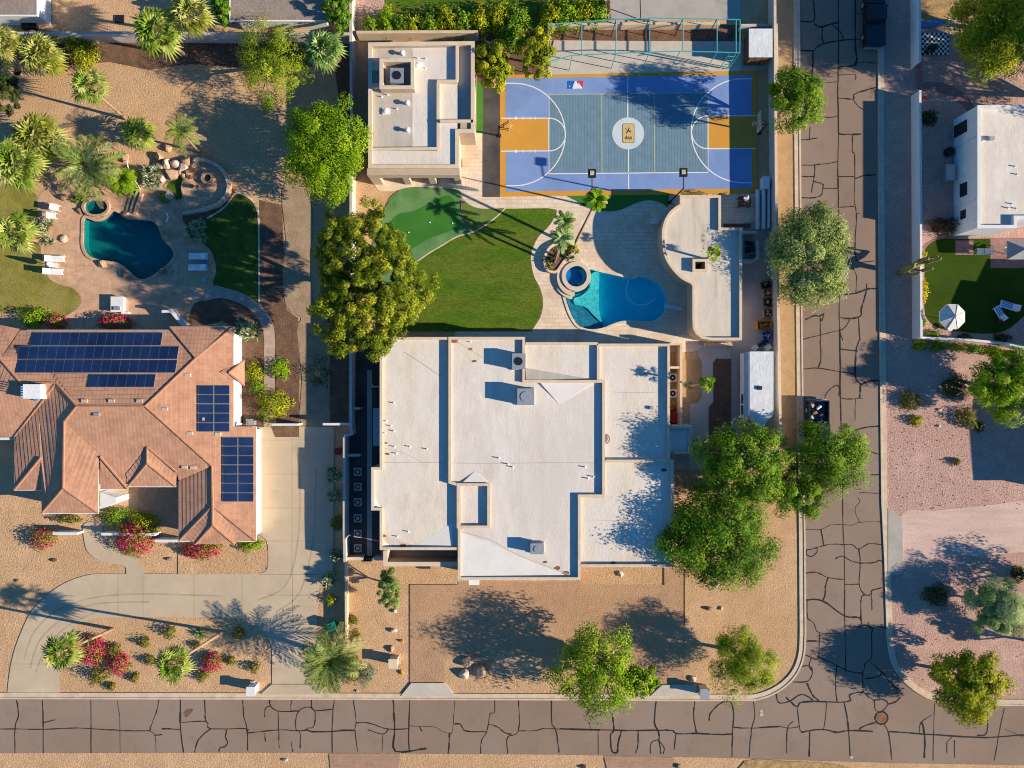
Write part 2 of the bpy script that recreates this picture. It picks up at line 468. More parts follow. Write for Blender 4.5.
m['roof_stained'] = MAT('stained_foam_roof', (.63, .555, .46), var=.08, scale=.8, fine=8, fvar=.04, bump=.012, bscale=6, stain=(.36, .24, .15), stscale=.5, stamt=.65, stretch=(2.2, .45, 1))
m['roof_grey'] = MAT('greyed_foam_roof', (.50, .45, .38), var=.1, scale=.6, fine=8, fvar=.05, bump=.012, bscale=6, stain=(.36, .29, .22), stscale=.4, stamt=.5, stretch=(2, .5, 1))
m['roof_bright'] = MAT('bright_white_coat', (.735, .695, .645), var=.05, scale=.8, fine=8, fvar=.03, stain=(.6, .52, .42), stscale=.3, stamt=.3)
m['stucco'] = MAT('tan_stucco', (.50, .39, .285), var=.08, scale=1.5, fine=20, fvar=.05, bump=.01, bscale=25)
m['cap'] = MAT('cream_parapet_cap', (.66, .53, .39), var=.1, scale=1.5, fine=15, fvar=.05)
m['white_wall'] = MAT('white_wall_paint', (.72, .71, .70), var=.06, scale=1.2, fine=15, fvar=.03)
m['block'] = MAT('grey_block_wall', (.52, .47, .42), var=.1, scale=1.2, fine=15, fvar=.05)
m['block_tan'] = MAT('tan_block_wall', (.62, .48, .33), var=.12, scale=1.2, fine=15, fvar=.06)
m['tile'] = TILE('terracotta_tile', (.49, .262, .165))
m['ridge_tile'] = MAT('ridge_tile', (.40, .21, .13), var=.2, scale=2.5, fine=14, fvar=.1)
m['panel'] = MAT('solar_cell', (.012, .028, .085), var=.35, scale=.35, rough=.25, fine=30, fvar=.02, spec=.5, stretch=(1, 1, 1))
m['panel_frame'] = PLAIN('silver_frame', (.34, .35, .37), rough=.4, metal=.3)
m['shingle'] = MAT('brown_grey_shingle', (.34, .27, .225), var=.14, scale=1.2, fine=9, fvar=.2, bump=.03, bscale=10)
m['dark_hole'] = PLAIN('dark_interior', (.02, .02, .022), rough=.9)
m['glass'] = PLAIN('dark_glass', (.02, .025, .03), rough=.1, spec=.5)
m['galv'] = PLAIN('galvanised_steel', (.42, .45, .47), rough=.45, metal=.5)
m['white_metal'] = PLAIN('white_metal', (.78, .78, .77), rough=.45)
m['white_cloth'] = PLAIN('white_fabric', (.80, .78, .75), rough=.9)
m['black_metal'] = PLAIN('black_metal', (.015, .015, .017), rough=.5)
m['turquoise'] = PLAIN('turquoise_paint', (.07, .36, .35), rough=.5)
m['wood'] = MAT('brown_wood', (.14, .075, .045), var=.25, scale=2, fine=12, fvar=.12, stretch=(1, 6, 1))
m['wood_tan'] = MAT('tan_wood', (.42, .27, .14), var=.2, scale=2, fine=12, fvar=.1)
m['rust'] = MAT('rusty_steel', (.28, .12, .055), var=.3, scale=2, fine=14, fvar=.15)
m['rock'] = MAT('tan_boulder', (.47, .31, .20), var=.22, scale=1.2, fine=7, fvar=.12, bump=.08, bscale=4)
m['rock_pale'] = MAT('pale_boulder', (.58, .47, .36), var=.2, scale=1.5, fine=7, fvar=.12, bump=.06, bscale=4)
m['rock_dark'] = MAT('dark_boulder', (.26, .17, .12), var=.25, scale=1.5, fine=7, fvar=.12, bump=.06, bscale=4)
m['court_orange'] = MAT('court_orange', (.62, .30, .055), var=.05, scale=.5, fine=20, fvar=.05, rough=.8)
m['court_blue'] = MAT('court_blue', (.19, .285, .53), var=.12, scale=.4, fine=20, fvar=.05, rough=.7, patch=(.24, .345, .60), stain=(.16,.23,.42), stscale=.6, stamt=.4, pscale=.3, pamt=.7)
m['court_slate'] = BRICK('court_slate_tiles', (.15, .245, .315), (.165, .26, .325), (.11, .19, .25), .3, 40.0, .02, nvar=.14, offset_=0, rough=.8)
m['line_white'] = PLAIN('court_line_white', (.74, .74, .72), rough=.8)
m['line_yellow'] = PLAIN('court_line_yellow', (.42, .44, .26), rough=.8)
m['circle_pale'] = MAT('court_circle_pale', (.55, .62, .63), var=.05, scale=1, fine=20, fvar=.04)
m['plaque'] = PLAIN('plaque_tan', (.62, .43, .17), rough=.8)
m['ink'] = PLAIN('dark_ink', (.04, .03, .03), rough=.8)
m['logo_blue'] = PLAIN('logo_blue', (.012, .12, .42), rough=.8)
m['logo_red'] = PLAIN('logo_red', (.62, .03, .04), rough=.8)
m['basin_blue'] = MAT('blue_pool_plaster', (.008, .64, .80), var=.12, scale=.6, fine=9, fvar=.08)
m['basin_mid'] = MAT('speckled_step_plaster', (.025, .22, .34), var=.3, scale=3, fine=5, fvar=.25)
m['basin_aqua'] = MAT('aqua_shelf_plaster', (.07, .62, .66), var=.22, scale=3, fine=5, fvar=.2)
m['basin_teal'] = MAT('teal_pool_plaster', (.002, .165, .175), var=.15, scale=.6, fine=9, fvar=.08)
m['basin_green'] = MAT('green_pond_floor', (.13, .19, .03), var=.3, scale=2, fine=9, fvar=.1)
m['basin_spa'] = MAT('spa_plaster', (.008, .19, .48), var=.25, scale=1, fine=9, fvar=.1)
m['water'] = WATER('pool_water', (.90, .97, .98), .02, 2.0)
m['water_teal'] = WATER('teal_water', (.86, .96, .95), .02, 1.2)
m['water_green'] = WATER('pond_water', (.75, .85, .6), .02, 2.0)
m['bark'] = MAT('grey_brown_bark', (.22, .155, .105), var=.25, scale=4, fine=16, fvar=.15, bump=.03, bscale=14)
m['palm_bark'] = MAT('palm_bark', (.36, .25, .165), var=.2, scale=4, fine=12, fvar=.15, bump=.03, bscale=14)
m['dead_frond'] = LEAF('dead_frond', (.26, .17, .08), (.38, .27, .14), (.50, .40, .24), .2)
m['lf_bright'] = LEAF('bright_foliage', (.075, .17, .004), (.20, .335, .010), (.42, .52, .035))
m['lf_green'] = LEAF('green_foliage', (.045, .11, .005), (.145, .265, .014), (.34, .45, .05))
m['lf_deep'] = LEAF('deep_green_foliage', (.025, .08, .005), (.095, .215, .012), (.26, .39, .035))
m['lf_olive'] = LEAF('olive_foliage', (.08, .13, .025), (.24, .32, .075), (.50, .55, .2))
m['lf_pine'] = LEAF('pine_foliage', (.02, .045, .003), (.125, .165, .008), (.47, .46, .035), .08)
m['lf_yellow'] = LEAF('yellow_green_foliage', (.08, .13, .005), (.28, .315, .012), (.58, .52, .03))
m['lf_feather'] = LEAF('feathery_foliage', (.08, .15, .004), (.24, .325, .014), (.44, .47, .05))
m['lf_pale'] = LEAF('pale_green_foliage', (.12, .22, .06), (.28, .40, .14), (.50, .58, .28))
m['lf_darkshrub'] = LEAF('dark_shrub_foliage', (.015, .03, .01), (.05, .07, .02), (.11, .12, .03))
m['lf_shrub'] = LEAF('shrub_foliage', (.08, .09, .015), (.19, .18, .035), (.30, .26, .07))
m['lf_greyshrub'] = LEAF('grey_green_foliage', (.07, .11, .06), (.15, .20, .12), (.26, .30, .2))
m['lf_fan'] = LEAF('fan_palm_frond', (.05, .13, .008), (.20, .29, .028), (.49, .50, .14), .16)
m['lf_fanpale'] = LEAF('pale_palm_frond', (.06, .14, .02), (.18, .30, .065), (.42, .50, .2), .16)
m['lf_fanyellow'] = LEAF('yellow_palm_frond', (.10, .135, .01), (.27, .295, .035), (.52, .50, .17), .16)
m['lf_date'] = LEAF('date_palm_frond', (.05, .10, .015), (.19, .25, .05), (.52, .53, .23), .12)
m['lf_agave'] = LEAF('variegated_blade', (.09, .14, .04), (.36, .40, .2), (.74, .72, .5), .12)
m['petal'] = LEAF('magenta_petal', (.42, .012, .07), (.62, .025, .13), (.80, .10, .24), .3)
m['petal_yellow'] = LEAF('yellow_petal', (.55, .38, .02), (.72, .5, .03), (.8, .6, .08), .3)
m['cactus'] = MAT('saguaro_skin', (.27, .25, .09), var=.2, scale=4, fine=16, fvar=.1)
m['carpaint_black'] = PLAIN('black_car_paint', (.012, .014, .02), rough=.15, spec=.6)
m['carpaint_blue'] = PLAIN('dark_blue_car_paint', (.012, .022, .05), rough=.2, spec=.6)
m['rubber_tyre'] = PLAIN('tyre_rubber', (.02, .02, .02), rough=.9)
m['lamp_red'] = PLAIN('red_lens', (.4, .01, .01), rough=.2)
m['lamp_white'] = PLAIN('clear_lens', (.7, .7, .7), rough=.15)
m['orange_plastic'] = PLAIN('orange_plastic', (.55, .24, .04), rough=.5)
m['blue_plastic'] = PLAIN('blue_plastic', (.08, .22, .45), rough=.5)
m['red_paint'] = PLAIN('red_paint', (.35, .02, .02), rough=.5)
m['green_plastic'] = PLAIN('green_plastic', (.02, .17, .10), rough=.5)
m['blue_stripe'] = PLAIN('blue_fabric', (.03, .16, .55), rough=.9)
m['cream'] = PLAIN('cream_canvas', (.74, .69, .60), rough=.9)
m['grey_canvas'] = PLAIN('grey_canvas', (.33, .31, .31), rough=.9)
m['tarp'] = MAT('white_tarp', (.66, .68, .70), var=.08, scale=1.2, fine=6, fvar=.05, bump=.05, bscale=2)

def ACRYL(name):
    mm, nt, out = newmat(name); L = nt.links
    tr = nd(nt, 'ShaderNodeBsdfTransparent'); p = nd(nt, 'ShaderNodeBsdfPrincipled'); p.inputs['Base Color'].default_value = (.6, .65, .68, 1); p.inputs['Roughness'].default_value = .15
    mx = nd(nt, 'ShaderNodeMixShader'); mx.inputs[0].default_value = .25
    L.new(tr.outputs[0], mx.inputs[1]); L.new(p.outputs[0], mx.inputs[2]); L.new(mx.outputs[0], out.inputs[0])
    return mm
m['acrylic'] = ACRYL('clear_acrylic')
m['joint'] = PLAIN('slab_joint', (.30, .235, .165), rough=.95, spec=.05)
m['tyre_mark'] = MAT('tyre_mark', (.43, .335, .235), var=.14, scale=1.5, fine=9, fvar=.12)
# ------------------------------------------------------------------ world, sun, camera
wd = bpy.data.worlds.new('World'); SC.world = wd; wd.use_nodes = True
nt = wd.node_tree; nt.nodes.clear()
sky = nt.nodes.new('ShaderNodeTexSky'); sky.sky_type = 'NISHITA'; sky.sun_disc = False
sky.sun_elevation = SUN_EL; sky.sun_rotation = math.radians(90)+SUN_S
sky.air_density = 1.0; sky.dust_density = 0.0; sky.ozone_density = 5.0
bg = nt.nodes.new('ShaderNodeBackground'); bg.inputs['Strength'].default_value = 0.085
wo = nt.nodes.new('ShaderNodeOutputWorld')
hs = nt.nodes.new('ShaderNodeHueSaturation'); hs.inputs['Saturation'].default_value = 1.2
nt.links.new(sky.outputs[0], hs.inputs['Color']); nt.links.new(hs.outputs[0], bg.inputs['Color']); nt.links.new(bg.outputs[0], wo.inputs['Surface'])
sl = bpy.data.lights.new('sun', 'SUN'); sl.energy = 5.0; sl.angle = math.radians(0.53); sl.color = (1.0, 0.865, 0.665)
so = bpy.data.objects.new('sun', sl); COL.objects.link(so)
d = Vector((-math.cos(SUN_EL)*math.cos(SUN_S), math.cos(SUN_EL)*math.sin(SUN_S), -math.sin(SUN_EL)))
so.rotation_euler = d.to_track_quat('-Z', 'Y').to_euler(); so.location = (60, -12, 60)
cam = bpy.data.cameras.new('camera'); co = bpy.data.objects.new('camera', cam); COL.objects.link(co)
co.location = (0, 0, CAMH); co.rotation_euler = (0, 0, 0)
cam.sensor_fit = 'HORIZONTAL'; cam.sensor_width = 36.0; cam.lens = 36.0*CAMH/(1024*S)
cam.clip_start = 0.5; cam.clip_end = 3000
SC.camera = co
SC.view_settings.view_transform = 'Standard'; SC.view_settings.look = 'None'
SC.view_settings.exposure = 0.84; SC.view_settings.gamma = 1.0
SC.cycles.filter_width = 1.05

# ------------------------------------------------------------------ pool outlines (cut out of the ground)
POOL_A = cr([(85,219),(84.2,231.6),(84.4,247),(90,256),(101.6,260),(117,262.5),(127,268.5),(136,277),(144.5,279),(154,274.5),(166,265.5),(173.2,257),(171.6,248.5),(162.5,239),(158.8,228),(152,221.5),(140.6,220),(127,218.8),(119,213.5),(113.5,211.5),(108.5,217),(102,221),(95.5,221.5),(90,219.5)], 4)
SPA_A = circ(97.2, 207.4, 11.6, 36, 7.6)
POND_A = cr([(165.4,186),(171,181),(179,177),(182.6,179.7),(181,187),(182.6,197),(178,200),(175,198),(173,191.6),(167.6,189)], 4)
POOL_B = cr([(590,269.5),(596,271),(604,273),(618,276),(628,278.5),(634,278.8),(640,277),(648,278.6),(656,283),(662,289),(666.2,298),(666.5,306),(663,314),(657,319),(650,321.5),(640,321),(628,320.5),(618,322),(610,325),(602,328),(592,329.3),(584,328),(577,324),(571,314),(567,303),(565.2,296),(566,290.5),(571,291),(577,291.5),(583,289),(588,283),(589.5,276)], 4)
SPA_B = circ(576, 276.8, 10.4, 40)
HOLES = [WP(h) for h in (POOL_A, SPA_A, POND_A, POOL_B, SPA_B)]

ZN = [0.0]
def nz():
    ZN[0] += 0.004
    return ZN[0]

def zone(name, pts, mat, smooth=0, holes=(), z=None, kind='structure'):
    z = nz() if z is None else z
    q = cr(pts, smooth) if smooth else pts
    mb = MB(); mb.sheet(WP(q, z), z, holes)
    o = mb.build(name, m[mat]); o['kind'] = kind
    return o

# base ground, one sheet to the horizon with the pools cut out
mb = MB(); mb.sheet([(-900, -900), (900, -900), (900, 900), (-900, 900)], 0.0, HOLES)
struct('ground', mb, m['gravel'])

# ---- tones of ground
zone('gravel_yard', [(887.5,344),(1100,346),(1100,703),(945,704),(921,695),(902,679),(892,662),(888,640),(885,560),(883,430)], 'gravel_pink')
zone('gravel_yard', [(882.5,-60),(1100,-60),(1100,345),(885.5,345),(883.5,200)], 'gravel_pink')
zone('dirt_track', cr([(902,514),(930,511),(960,508),(990,505),(1030,500),(1100,496),(1100,552),(1024,552),(985,556),(950,556),(902,560)], 4), 'dirt_track')
zone('dry_grass', [(919,-60),(1000,-60),(985,8),(976,20),(919.5,21)], 'dry_grass')
zone('gravel_verge', [(774,-60),(796,-60),(799.5,200),(802,330),(804,470),(798,480),(781,470),(777,300)], 'gravel_verge')
zone('gravel_driveway', [(410.3,584.5),(458,584.5),(458,582),(583,582),(583,585),(664,585),(664,569),(684.6,569),(684.6,684),(650,684),(640,668),(600,662),(560,655),(500,655),(443.5,659.6),(445,682),(410.3,682)], 'gravel_brown')
zone('soil_strip', [(548,25.5),(640,24.5),(741,25),(741,41),(640,41),(548,40)], 'soil')
zone('patio', [(608,-60),(741,-60),(741,19),(608,22)], 'concrete_grey')
zone('gravel_bed', [(345,-60),(384.5,-60),(384.5,15),(350,15)], 'gravel_pink')
zone('lawn', [(384.5,-60),(606,-60),(604,30),(470,34),(384.5,30)], 'lawn')
zone('soil_bed', [(18,42),(350,42),(350,130),(343,130),(335,70),(310,66),(250,68),(190,64),(150,70),(110,62),(60,66),(18,60)], 'soil')
zone('soil_bed', [(384,27),(470,30),(548,26),(606,22),(606,36),(550,40),(550,76),(500,74),(484,88),(476,84),(476,42),(384,34)], 'soil')
# left property
ZN[0] = .0125
zone('lawn_left', cr([(-70,178),(0,183),(25,187),(37,196),(38,216),(40,240),(44,266),(51,280),(62,285),(73,288.5),(80,297),(77,308),(65,317),(40,318),(18,312),(-70,306)], 5), 'lawn_dry')
zone('pool_deck', cr([(38,198),(48,186),(60,180),(75,192),(90,196),(110,194),(128,196),(140,186),(152,190),(160,182),(166,172),(178,160),(195,157),(213,160),(227,172),(231,186),(227,200),(216,209),(200,213),(190,218),(185,226),(190,238),(199,244),(208,247),(214,254),(216,264),(215.5,274),(211,282),(208,288),(200,300),(193,308),(184,316),(176,330),(60,330),(64,318),(78,308),(81,297),(74,288),(61,284.5),(50,279),(43,264),(40,240),(38.5,216)], 4), 'flag', holes=HOLES[:3])
zone('planter_bed', cr([(212.7,206.5),(224.5,198.5),(230,187),(236,193.5),(229,204),(217,214),(205,221),(192,226),(183.5,222),(184,214),(199,211)], 4), 'soil')
zone('lawn_side', cr([(236,193.5),(248,197),(255.7,206),(258.4,218),(258.8,250),(259,302),(248,295.5),(233,289.5),(219,286.5),(213,284),(216,272),(215,262),(211,251),(204,243),(204,232),(207,218),(224,208)], 4), 'lawn_deep')
zone('soil_bed', cr([(193,328),(192,307),(201.5,300.5),(219,298),(236.6,302),(252,311),(261,324.5),(264,338),(264,427),(234,427),(234,327)], 3), 'soil')
zone('planting_strip', [(260,200),(282,205),(284,250),(283.5,300),(287,310),(298,318),(300,340),(299,424),(276,424),(275.5,334),(270,318),(260.5,303)], 'soil')
zone('grit_path', cr([(282,190),(297,176),(309,196),(313,230),(309,262),(315,310),(327,332),(326,380),(330,424),(301,424),(302,380),(297,330),(301,318),(286,306),(283,270),(286,240)], 3), 'path_grit')
zone('soil_strip', [(329,300),(349,300),(349,424),(330,424)], 'soil')
zone('footpath', cr([(212,286),(229,289),(244.5,295),(260,305),(271,319),(275,336),(275,360),(275,395),(275,427),(264,427),(264,395),(264,360),(264,338),(261,324.5),(252,311),(236.6,302),(219,298),(203,300.5)], 4), 'path_paver')
# left driveway with two planted islands
DRV = cr([(7,697),(8.6,680),(11.5,662),(17.6,641),(31,612),(49,593.5),(68,581.5),(88,575),(100,574)], 4, False) + [(258,574)] + \
      cr([(258,574),(265,571.5),(268,565),(268,552),(266.5,541),(257,533)], 4, False) + [(257,427),(334,427),(333,580),(319,586),(317,630),(318,660),(322,697),(262,697),(272,684),(272,661)] + \
      cr([(272,661),(271,645),(262,630),(245,620),(228,617)], 4, False) + [(117,617)] + cr([(117,617),(96,618.5),(78,624),(65,638),(59.5,655),(59.5,672),(60.5,697)], 4, False)
drv = zone('driveway', DRV, 'concrete')
def gline(pts, w, mat, root, name):
    z = ZN[0]+.002; P = WP(cr(pts, 4, False), z); A, B = offset(P, w, False), offset(P, -w, False); mb = MB()
    for i in range(len(P)-1): mb.poly([(B[i][0], B[i][1], z), (B[i+1][0], B[i+1][1], z), (A[i+1][0], A[i+1][1], z), (A[i][0], A[i][1], z)])
    mb.build(name, m[mat], root)
for a, b in (((292,438),(292,574)),((292.4,574.4),(292.6,616)),((258,440),(333,440)),((258.4,474),(333,474)),((257.6,508),(332.6,508)),((267,541),(332,541)),((259,574.4),(319,574.6)),((242,575),(242,616.6)),((194,575),(194,616.4)),((143,575),(143,616.4)),((118,575.4),(118,616)),((268,595),(318,595.4)),((272,662),(318,662)),((11,664),(59,664))):
    gline([a, b], .022, 'joint', drv, 'slab_joint')
for ln in ([(24,660),(34,632),(58,610),(92,598),(140,594),(220,596)],[(30,668),(40,640),(64,618),(96,604),(150,602)],[(36,672),(46,648),(68,626),(98,611)],[(258,600),(286,585),(298,540),(300,480),(296,446)],[(276,612),(300,592),(313,540),(316,470)]):
    gline(ln, .07, 'tyre_mark', drv, 'tyre_mark')
zone('gravel_island', [(178,574.5),(258,574),(265,571),(267.6,565),(267.6,552),(266,541),(257.5,534),(178,534)], 'gravel')
zone('entry_walk', cr([(84,524),(84.5,542),(88,552),(97.6,559.5),(110,563),(120,564.5),(126,568),(127.5,575),(143.5,575),(142,565),(136,557),(124,554),(113,549),(104,541),(101,524)], 4), 'concrete')
zone('court_garden', [(138,487),(179,487),(179,541),(138,541)], 'gravel_brown')
zone('driveway_strip', [(271,426),(299,426),(299,437),(275,437)], 'soil')
# main lot
ZN[0] = .0135
zone('side_yard', [(352,338),(381,338),(381,558),(347,558),(347,436),(352,434)], 'rubber')
zone('paver_path', [(367,370),(372,370),(372,558),(367,558)], 'concrete_grey')
zone('terrace', cr([(372,160),(373,178),(377,188.6),(384,191.5),(397,190.5)], 3, False) + [(416,186.6),(459,189.6)] +
     cr([(462,198),(470,205),(481,208.3),(505,208.5)], 3, False) + [(548,208),(556.6,209.5)] +
     cr([(556.6,214),(549,226),(539,236),(532.5,248),(531,260),(534,276),(540,289),(543,303),(540,317),(531,331.5)], 3, False) +
     [(455,331.5),(455,352),(690,352),(744,348),(744,225),(757,222),(757,190),(484,190),(484,133),(460,133),(459,165)],
     'travertine', holes=[HOLES[3], HOLES[4]])
zone('concrete_yard', [(744,222),(776.5,222),(780.5,470),(731.5,470),(731.5,345),(698.5,345),(698.5,340),(742,340)], 'concrete_grey')
zone('concrete_yard', [(669,426),(709,426),(709,470),(669,470)], 'concrete_grey')
zone('concrete_yard', [(700,345.5),(731.4,345.5),(731.4,358.5),(716,358.5),(713,363),(713.2,402),(708.5,407),(708.5,470),(690,470),(690,404),(702,398),(702,362),(698,355)], 'concrete_pale')
zone('courtyard_gravel', [(682,359.3),(698.3,359.3),(702,364.5),(702,396),(697.5,403.5),(682,403.5)], 'gravel_verge')
zone('gravel_bed_dark', [(716.2,359),(731,359),(731,470),(708.8,470),(708.8,407),(713.6,402.5),(713.6,363)], 'soil')
zone('turf_fringe', cr([(386,206),(398.6,190.8),(416,187),(440,188),(459,190),(461,198),(459.5,207),(463,218),(470,228),(474.5,231),(466,234),(457,236.5),(441.6,245.5),(430,252),(418,261),(405,275),(390,285),(370,260)], 4), 'turf_fringe')
zone('putting_green', cr([(414,211),(434,200),(448,195.5),(454,200),(458,214),(461,224),(449,231.6),(428,239),(404,255),(390,268),(376,250),(394,217)], 4), 'turf')
zone('turf_chip', cr([(462.3,200.5),(470,205.5),(481,208.8),(492,209),(505,208.8),(494,219),(477,230.3),(470,226),(462.5,214)], 3), 'turf_mid')
zone('lawn', [(505.5,209),(548,208.4)] + cr([(548,208.4),(555.5,209.8),(556.2,214),(549,225.5),(538.6,235.7),(532,248),(530.6,260),(533.6,276),(539.6,289),(542.6,303),(539.5,317),(531,331)], 3, False) +
     [(455,331.3),(420,331.3),(400,331.3),(385,310),(392,286)] + cr([(405,276),(418,262),(430,253),(441.6,246),(457,237),(477,231)], 3, False), 'lawn')
zone('turf_strip', [(566,195.5),(669,194.5)] + cr([(668,207),(660,202.5),(650,200),(637,202.5),(628,206.5),(617,210.5),(600,210.5),(586,207),(577,201)], 4, False), 'turf')
zone('rubber_strip', [(483.3,88),(500,88),(500,197),(483.3,197)], 'rubber')
zone('turf_strip', [(474.5,82),(483.2,82),(483.2,133),(474.5,133)], 'mat_green')
zone('slab', [(554,40.5),(741,41.5),(741,71),(548,74.5),(548,62)], 'concrete_pale')
zone('slab', [(741,41.5),(778,25),(778,70),(741,71)], 'concrete_grey')
# right house garden
ZN[0] = .0145
zone('yard_turf', cr([(924.6,249),(933,241.6),(941,239)], 3, False) + [(990.4,238.5),(1100,238.5),(1100,300),(1024,316)] +
     cr([(1024,316),(1010,328),(996,333),(978,333.5),(961,331.7),(945,330),(933,325),(925.6,315),(924.4,299.5)], 3, False), 'turf_right')
zone('patio', [(990.4,238),(1100,238),(1100,268),(990.4,268)], 'purple_brick')
zone('stone_pad', [(955.4,240.6),(973.4,240.6),(973.4,254.8),(955.4,254.8)], 'purple_brick')
zone('brick_path', cr([(919.7,82),(932,81.7),(945,83.5),(955,88),(964.6,94),(971,101),(976,109)], 3, False) + cr([(967,111),(963,105.5),(957,101),(949,96),(941,92.8),(930,91.5),(919.7,91.8)], 3, False), 'purple_brick')
zone('brick_kerb', cr([(922,262),(922.3,248),(931,240.5),(941,237.5),(960,237),(960,238.4),(941,239),(933,241.6),(925.2,249),(924.6,262)], 3), 'purple_brick')

# ---- streets
ZN[0] = .0475
def lerp(a, b, t): return a+(b-a)*t
WESTK = [(799.4,-80),(799.9,100),(801.3,250),(803,400),(805,540),(805.7,632)]
CORN_W = cr([(805.7,632),(804.4,654),(798.4,671.5),(786.7,685.5),(771,695.3),(755,700.3)], 5, False)
SOUTHK = [(700,700.6),(540,699.8),(340,699.3),(20,698.6),(-120,698.3)]
EASTK = [(877.2,-80),(877.6,200),(879.4,380),(880.6,500),(883.6,560),(886,638)]
CORN_E = cr([(886,638),(890.4,661.6),(902,680),(921.7,695.5),(945,703.2),(962,705)], 5, False)
EASTS = [(1024,705.5),(1160,706.5)]
SK = [(-120,752.6),(0,753),(250,752.5),(340,752.8),(560,754.5),(700,757),(800,760),(900,763),(1024,765),(1160,768)]
road = WESTK[:-1] + CORN_W + SOUTHK + SK + list(reversed(EASTS)) + list(reversed(CORN_E)) + list(reversed(EASTK[:-1]))
ZR = nz()
ro = zone('street', road, 'asphalt', z=ZR)
# tar crack seal
CR = []
def cs(x0, y0, s, txt):
    for ln in txt.strip().split(';'):
        p = [tuple(float(q) for q in a.split(',')) for a in ln.split()]
        if len(p) > 1: CR.append([(x0+a/s, y0+b/s) for a, b in p])
cs(795, 0, 8.537, "155,-60 155,0 165,100 155,180 40,178; 165,205 220,230 340,195 370,200; 370,-200 370,0 372,350 370,540 365,790; 235,240 230,330 240,370 160,430 155,550 140,650; 40,430 160,435; 240,375 380,345 500,340 600,338; 320,210 400,290 410,350; 515,-100 515,40 515,400 530,500 515,540 500,560 375,570; 515,120 600,110; 515,540 600,530 700,540")
cs(790, 60, 5.482, "262,170 265,400 262,600 266,768; 265,85 355,78 357,110; 265,38 355,30 362,0; 125,90 170,125 265,118; 125,30 118,90; 170,125 175,145; 265,207 345,215 350,190 400,170 470,150; 345,215 370,250 405,275; 185,310 225,315 265,305; 265,402 300,408 388,406; 343,408 343,500 355,530 352,768; 60,438 105,435 150,427; 110,370 105,435; 60,576 135,576 262,558; 135,576 135,620 118,725; 60,638 130,640; 128,665 178,680 180,705 160,750 60,755; 180,705 262,703; 268,638 350,640; 355,650 410,632 470,630")
cs(790, 200, 5.482, "265,0 268,470 272,700 290,768; 352,0 365,80 358,200 365,330 462,335; 268,40 350,35; 365,75 380,72; 345,370 365,420 360,510; 275,520 360,510 420,490 475,485; 420,460 415,510 390,600 388,635 330,650 278,645; 330,650 300,700 275,712 165,740 65,765; 85,655 130,635 165,635 185,625 175,660 168,650; 165,635 168,768; 375,640 383,768; 310,260 355,262")
cs(790, 340, 5.482, "165,0 170,100 155,155; 68,160 155,155 275,175 360,185; 272,-60 275,100 275,250 280,440 286,640 288,780; 380,0 362,60 358,200 385,245 380,315; 280,50 370,60; 385,245 440,225 490,222; 190,330 200,290 250,250 268,260 280,318 400,320; 360,320 355,440; 350,500 400,482 490,472; 425,605 490,628; 440,740 490,738")
cs(790, 480, 5.482, "288,0 288,70 290,250 298,420 300,768; 380,70 495,72; 370,95 383,120 358,155 365,195 383,230; 83,270 170,272 220,248 290,245 340,248 383,232 500,228; 170,272 185,355; 90,385 150,370 220,352 290,355 340,355 378,378 430,350 500,355; 90,385 92,410 120,418 148,395 148,375; 250,432 285,418 330,440 380,455 460,452 490,440 505,450; 378,378 385,450 380,570 410,628 445,625 450,605 505,590; 445,625 450,710; 410,628 390,650 388,768; 83,512 140,505 210,535 298,545; 210,535 195,580 192,630 178,660; 90,660 178,660 300,745 390,755; 300,572 380,570; 92,660 95,745 110,768")
cs(760, 600, 4.571, "210,0 280,2 385,72 450,80 465,110; 385,0 392,330; 460,0 465,110; 512,0 512,45; 215,85 245,105 272,150 390,150; 272,150 268,260 240,265 205,250; 208,188 268,188; 268,260 350,300 420,330 470,330 480,290 510,260 515,130 575,128; 445,125 480,115 515,130; 190,305 220,300 240,325 220,370 150,375; 235,265 225,300 240,325; 215,380 240,435 270,462; 350,300 345,400 352,462; 470,330 475,420 520,460 525,495 540,512; 475,420 410,432 400,465 200,465 170,488 120,445; 75,430 85,468 130,465 190,432 240,455; 520,460 560,455 585,475 556,512; 585,475 620,465 640,445; 170,488 180,580 190,605; 0,583 80,577 130,585 180,578; 150,555 125,590 122,700; 190,605 225,598 290,592 350,605 400,597 515,600; 305,465 300,540 290,595; 385,470 395,520 405,600 412,715; 228,600 225,715; 527,560 480,575 455,590; 568,568 590,620 602,730; 585,603 640,603; 510,290 560,330 590,370 630,410; 480,360 540,350 560,330")
cs(130, 690, 4.655, "135,45 120,110 95,175 85,188 0,190 -100,185 -250,178 -420,183 -620,180; 85,188 115,210 122,285; 115,210 150,208; 235,45 235,180 250,290; 148,180 235,183; 238,150 355,148 375,180 540,180 550,200 690,185 800,190 830,178 855,170 862,110 845,85 820,80 785,100 770,150 775,185 792,200 792,270; 347,45 350,120 355,148; 375,180 320,230 300,290; 450,185 445,220 455,245 440,265 420,268 415,285; 525,45 530,120 545,185 548,280; 650,45 655,75 690,98 785,98; 655,75 630,85 627,125; 750,45 750,98; 690,98 692,185 695,270; 845,45 855,92 945,90; 950,45 942,150 942,290; 815,185 870,195 1024,188; 628,200 630,240; 750,240 758,285")
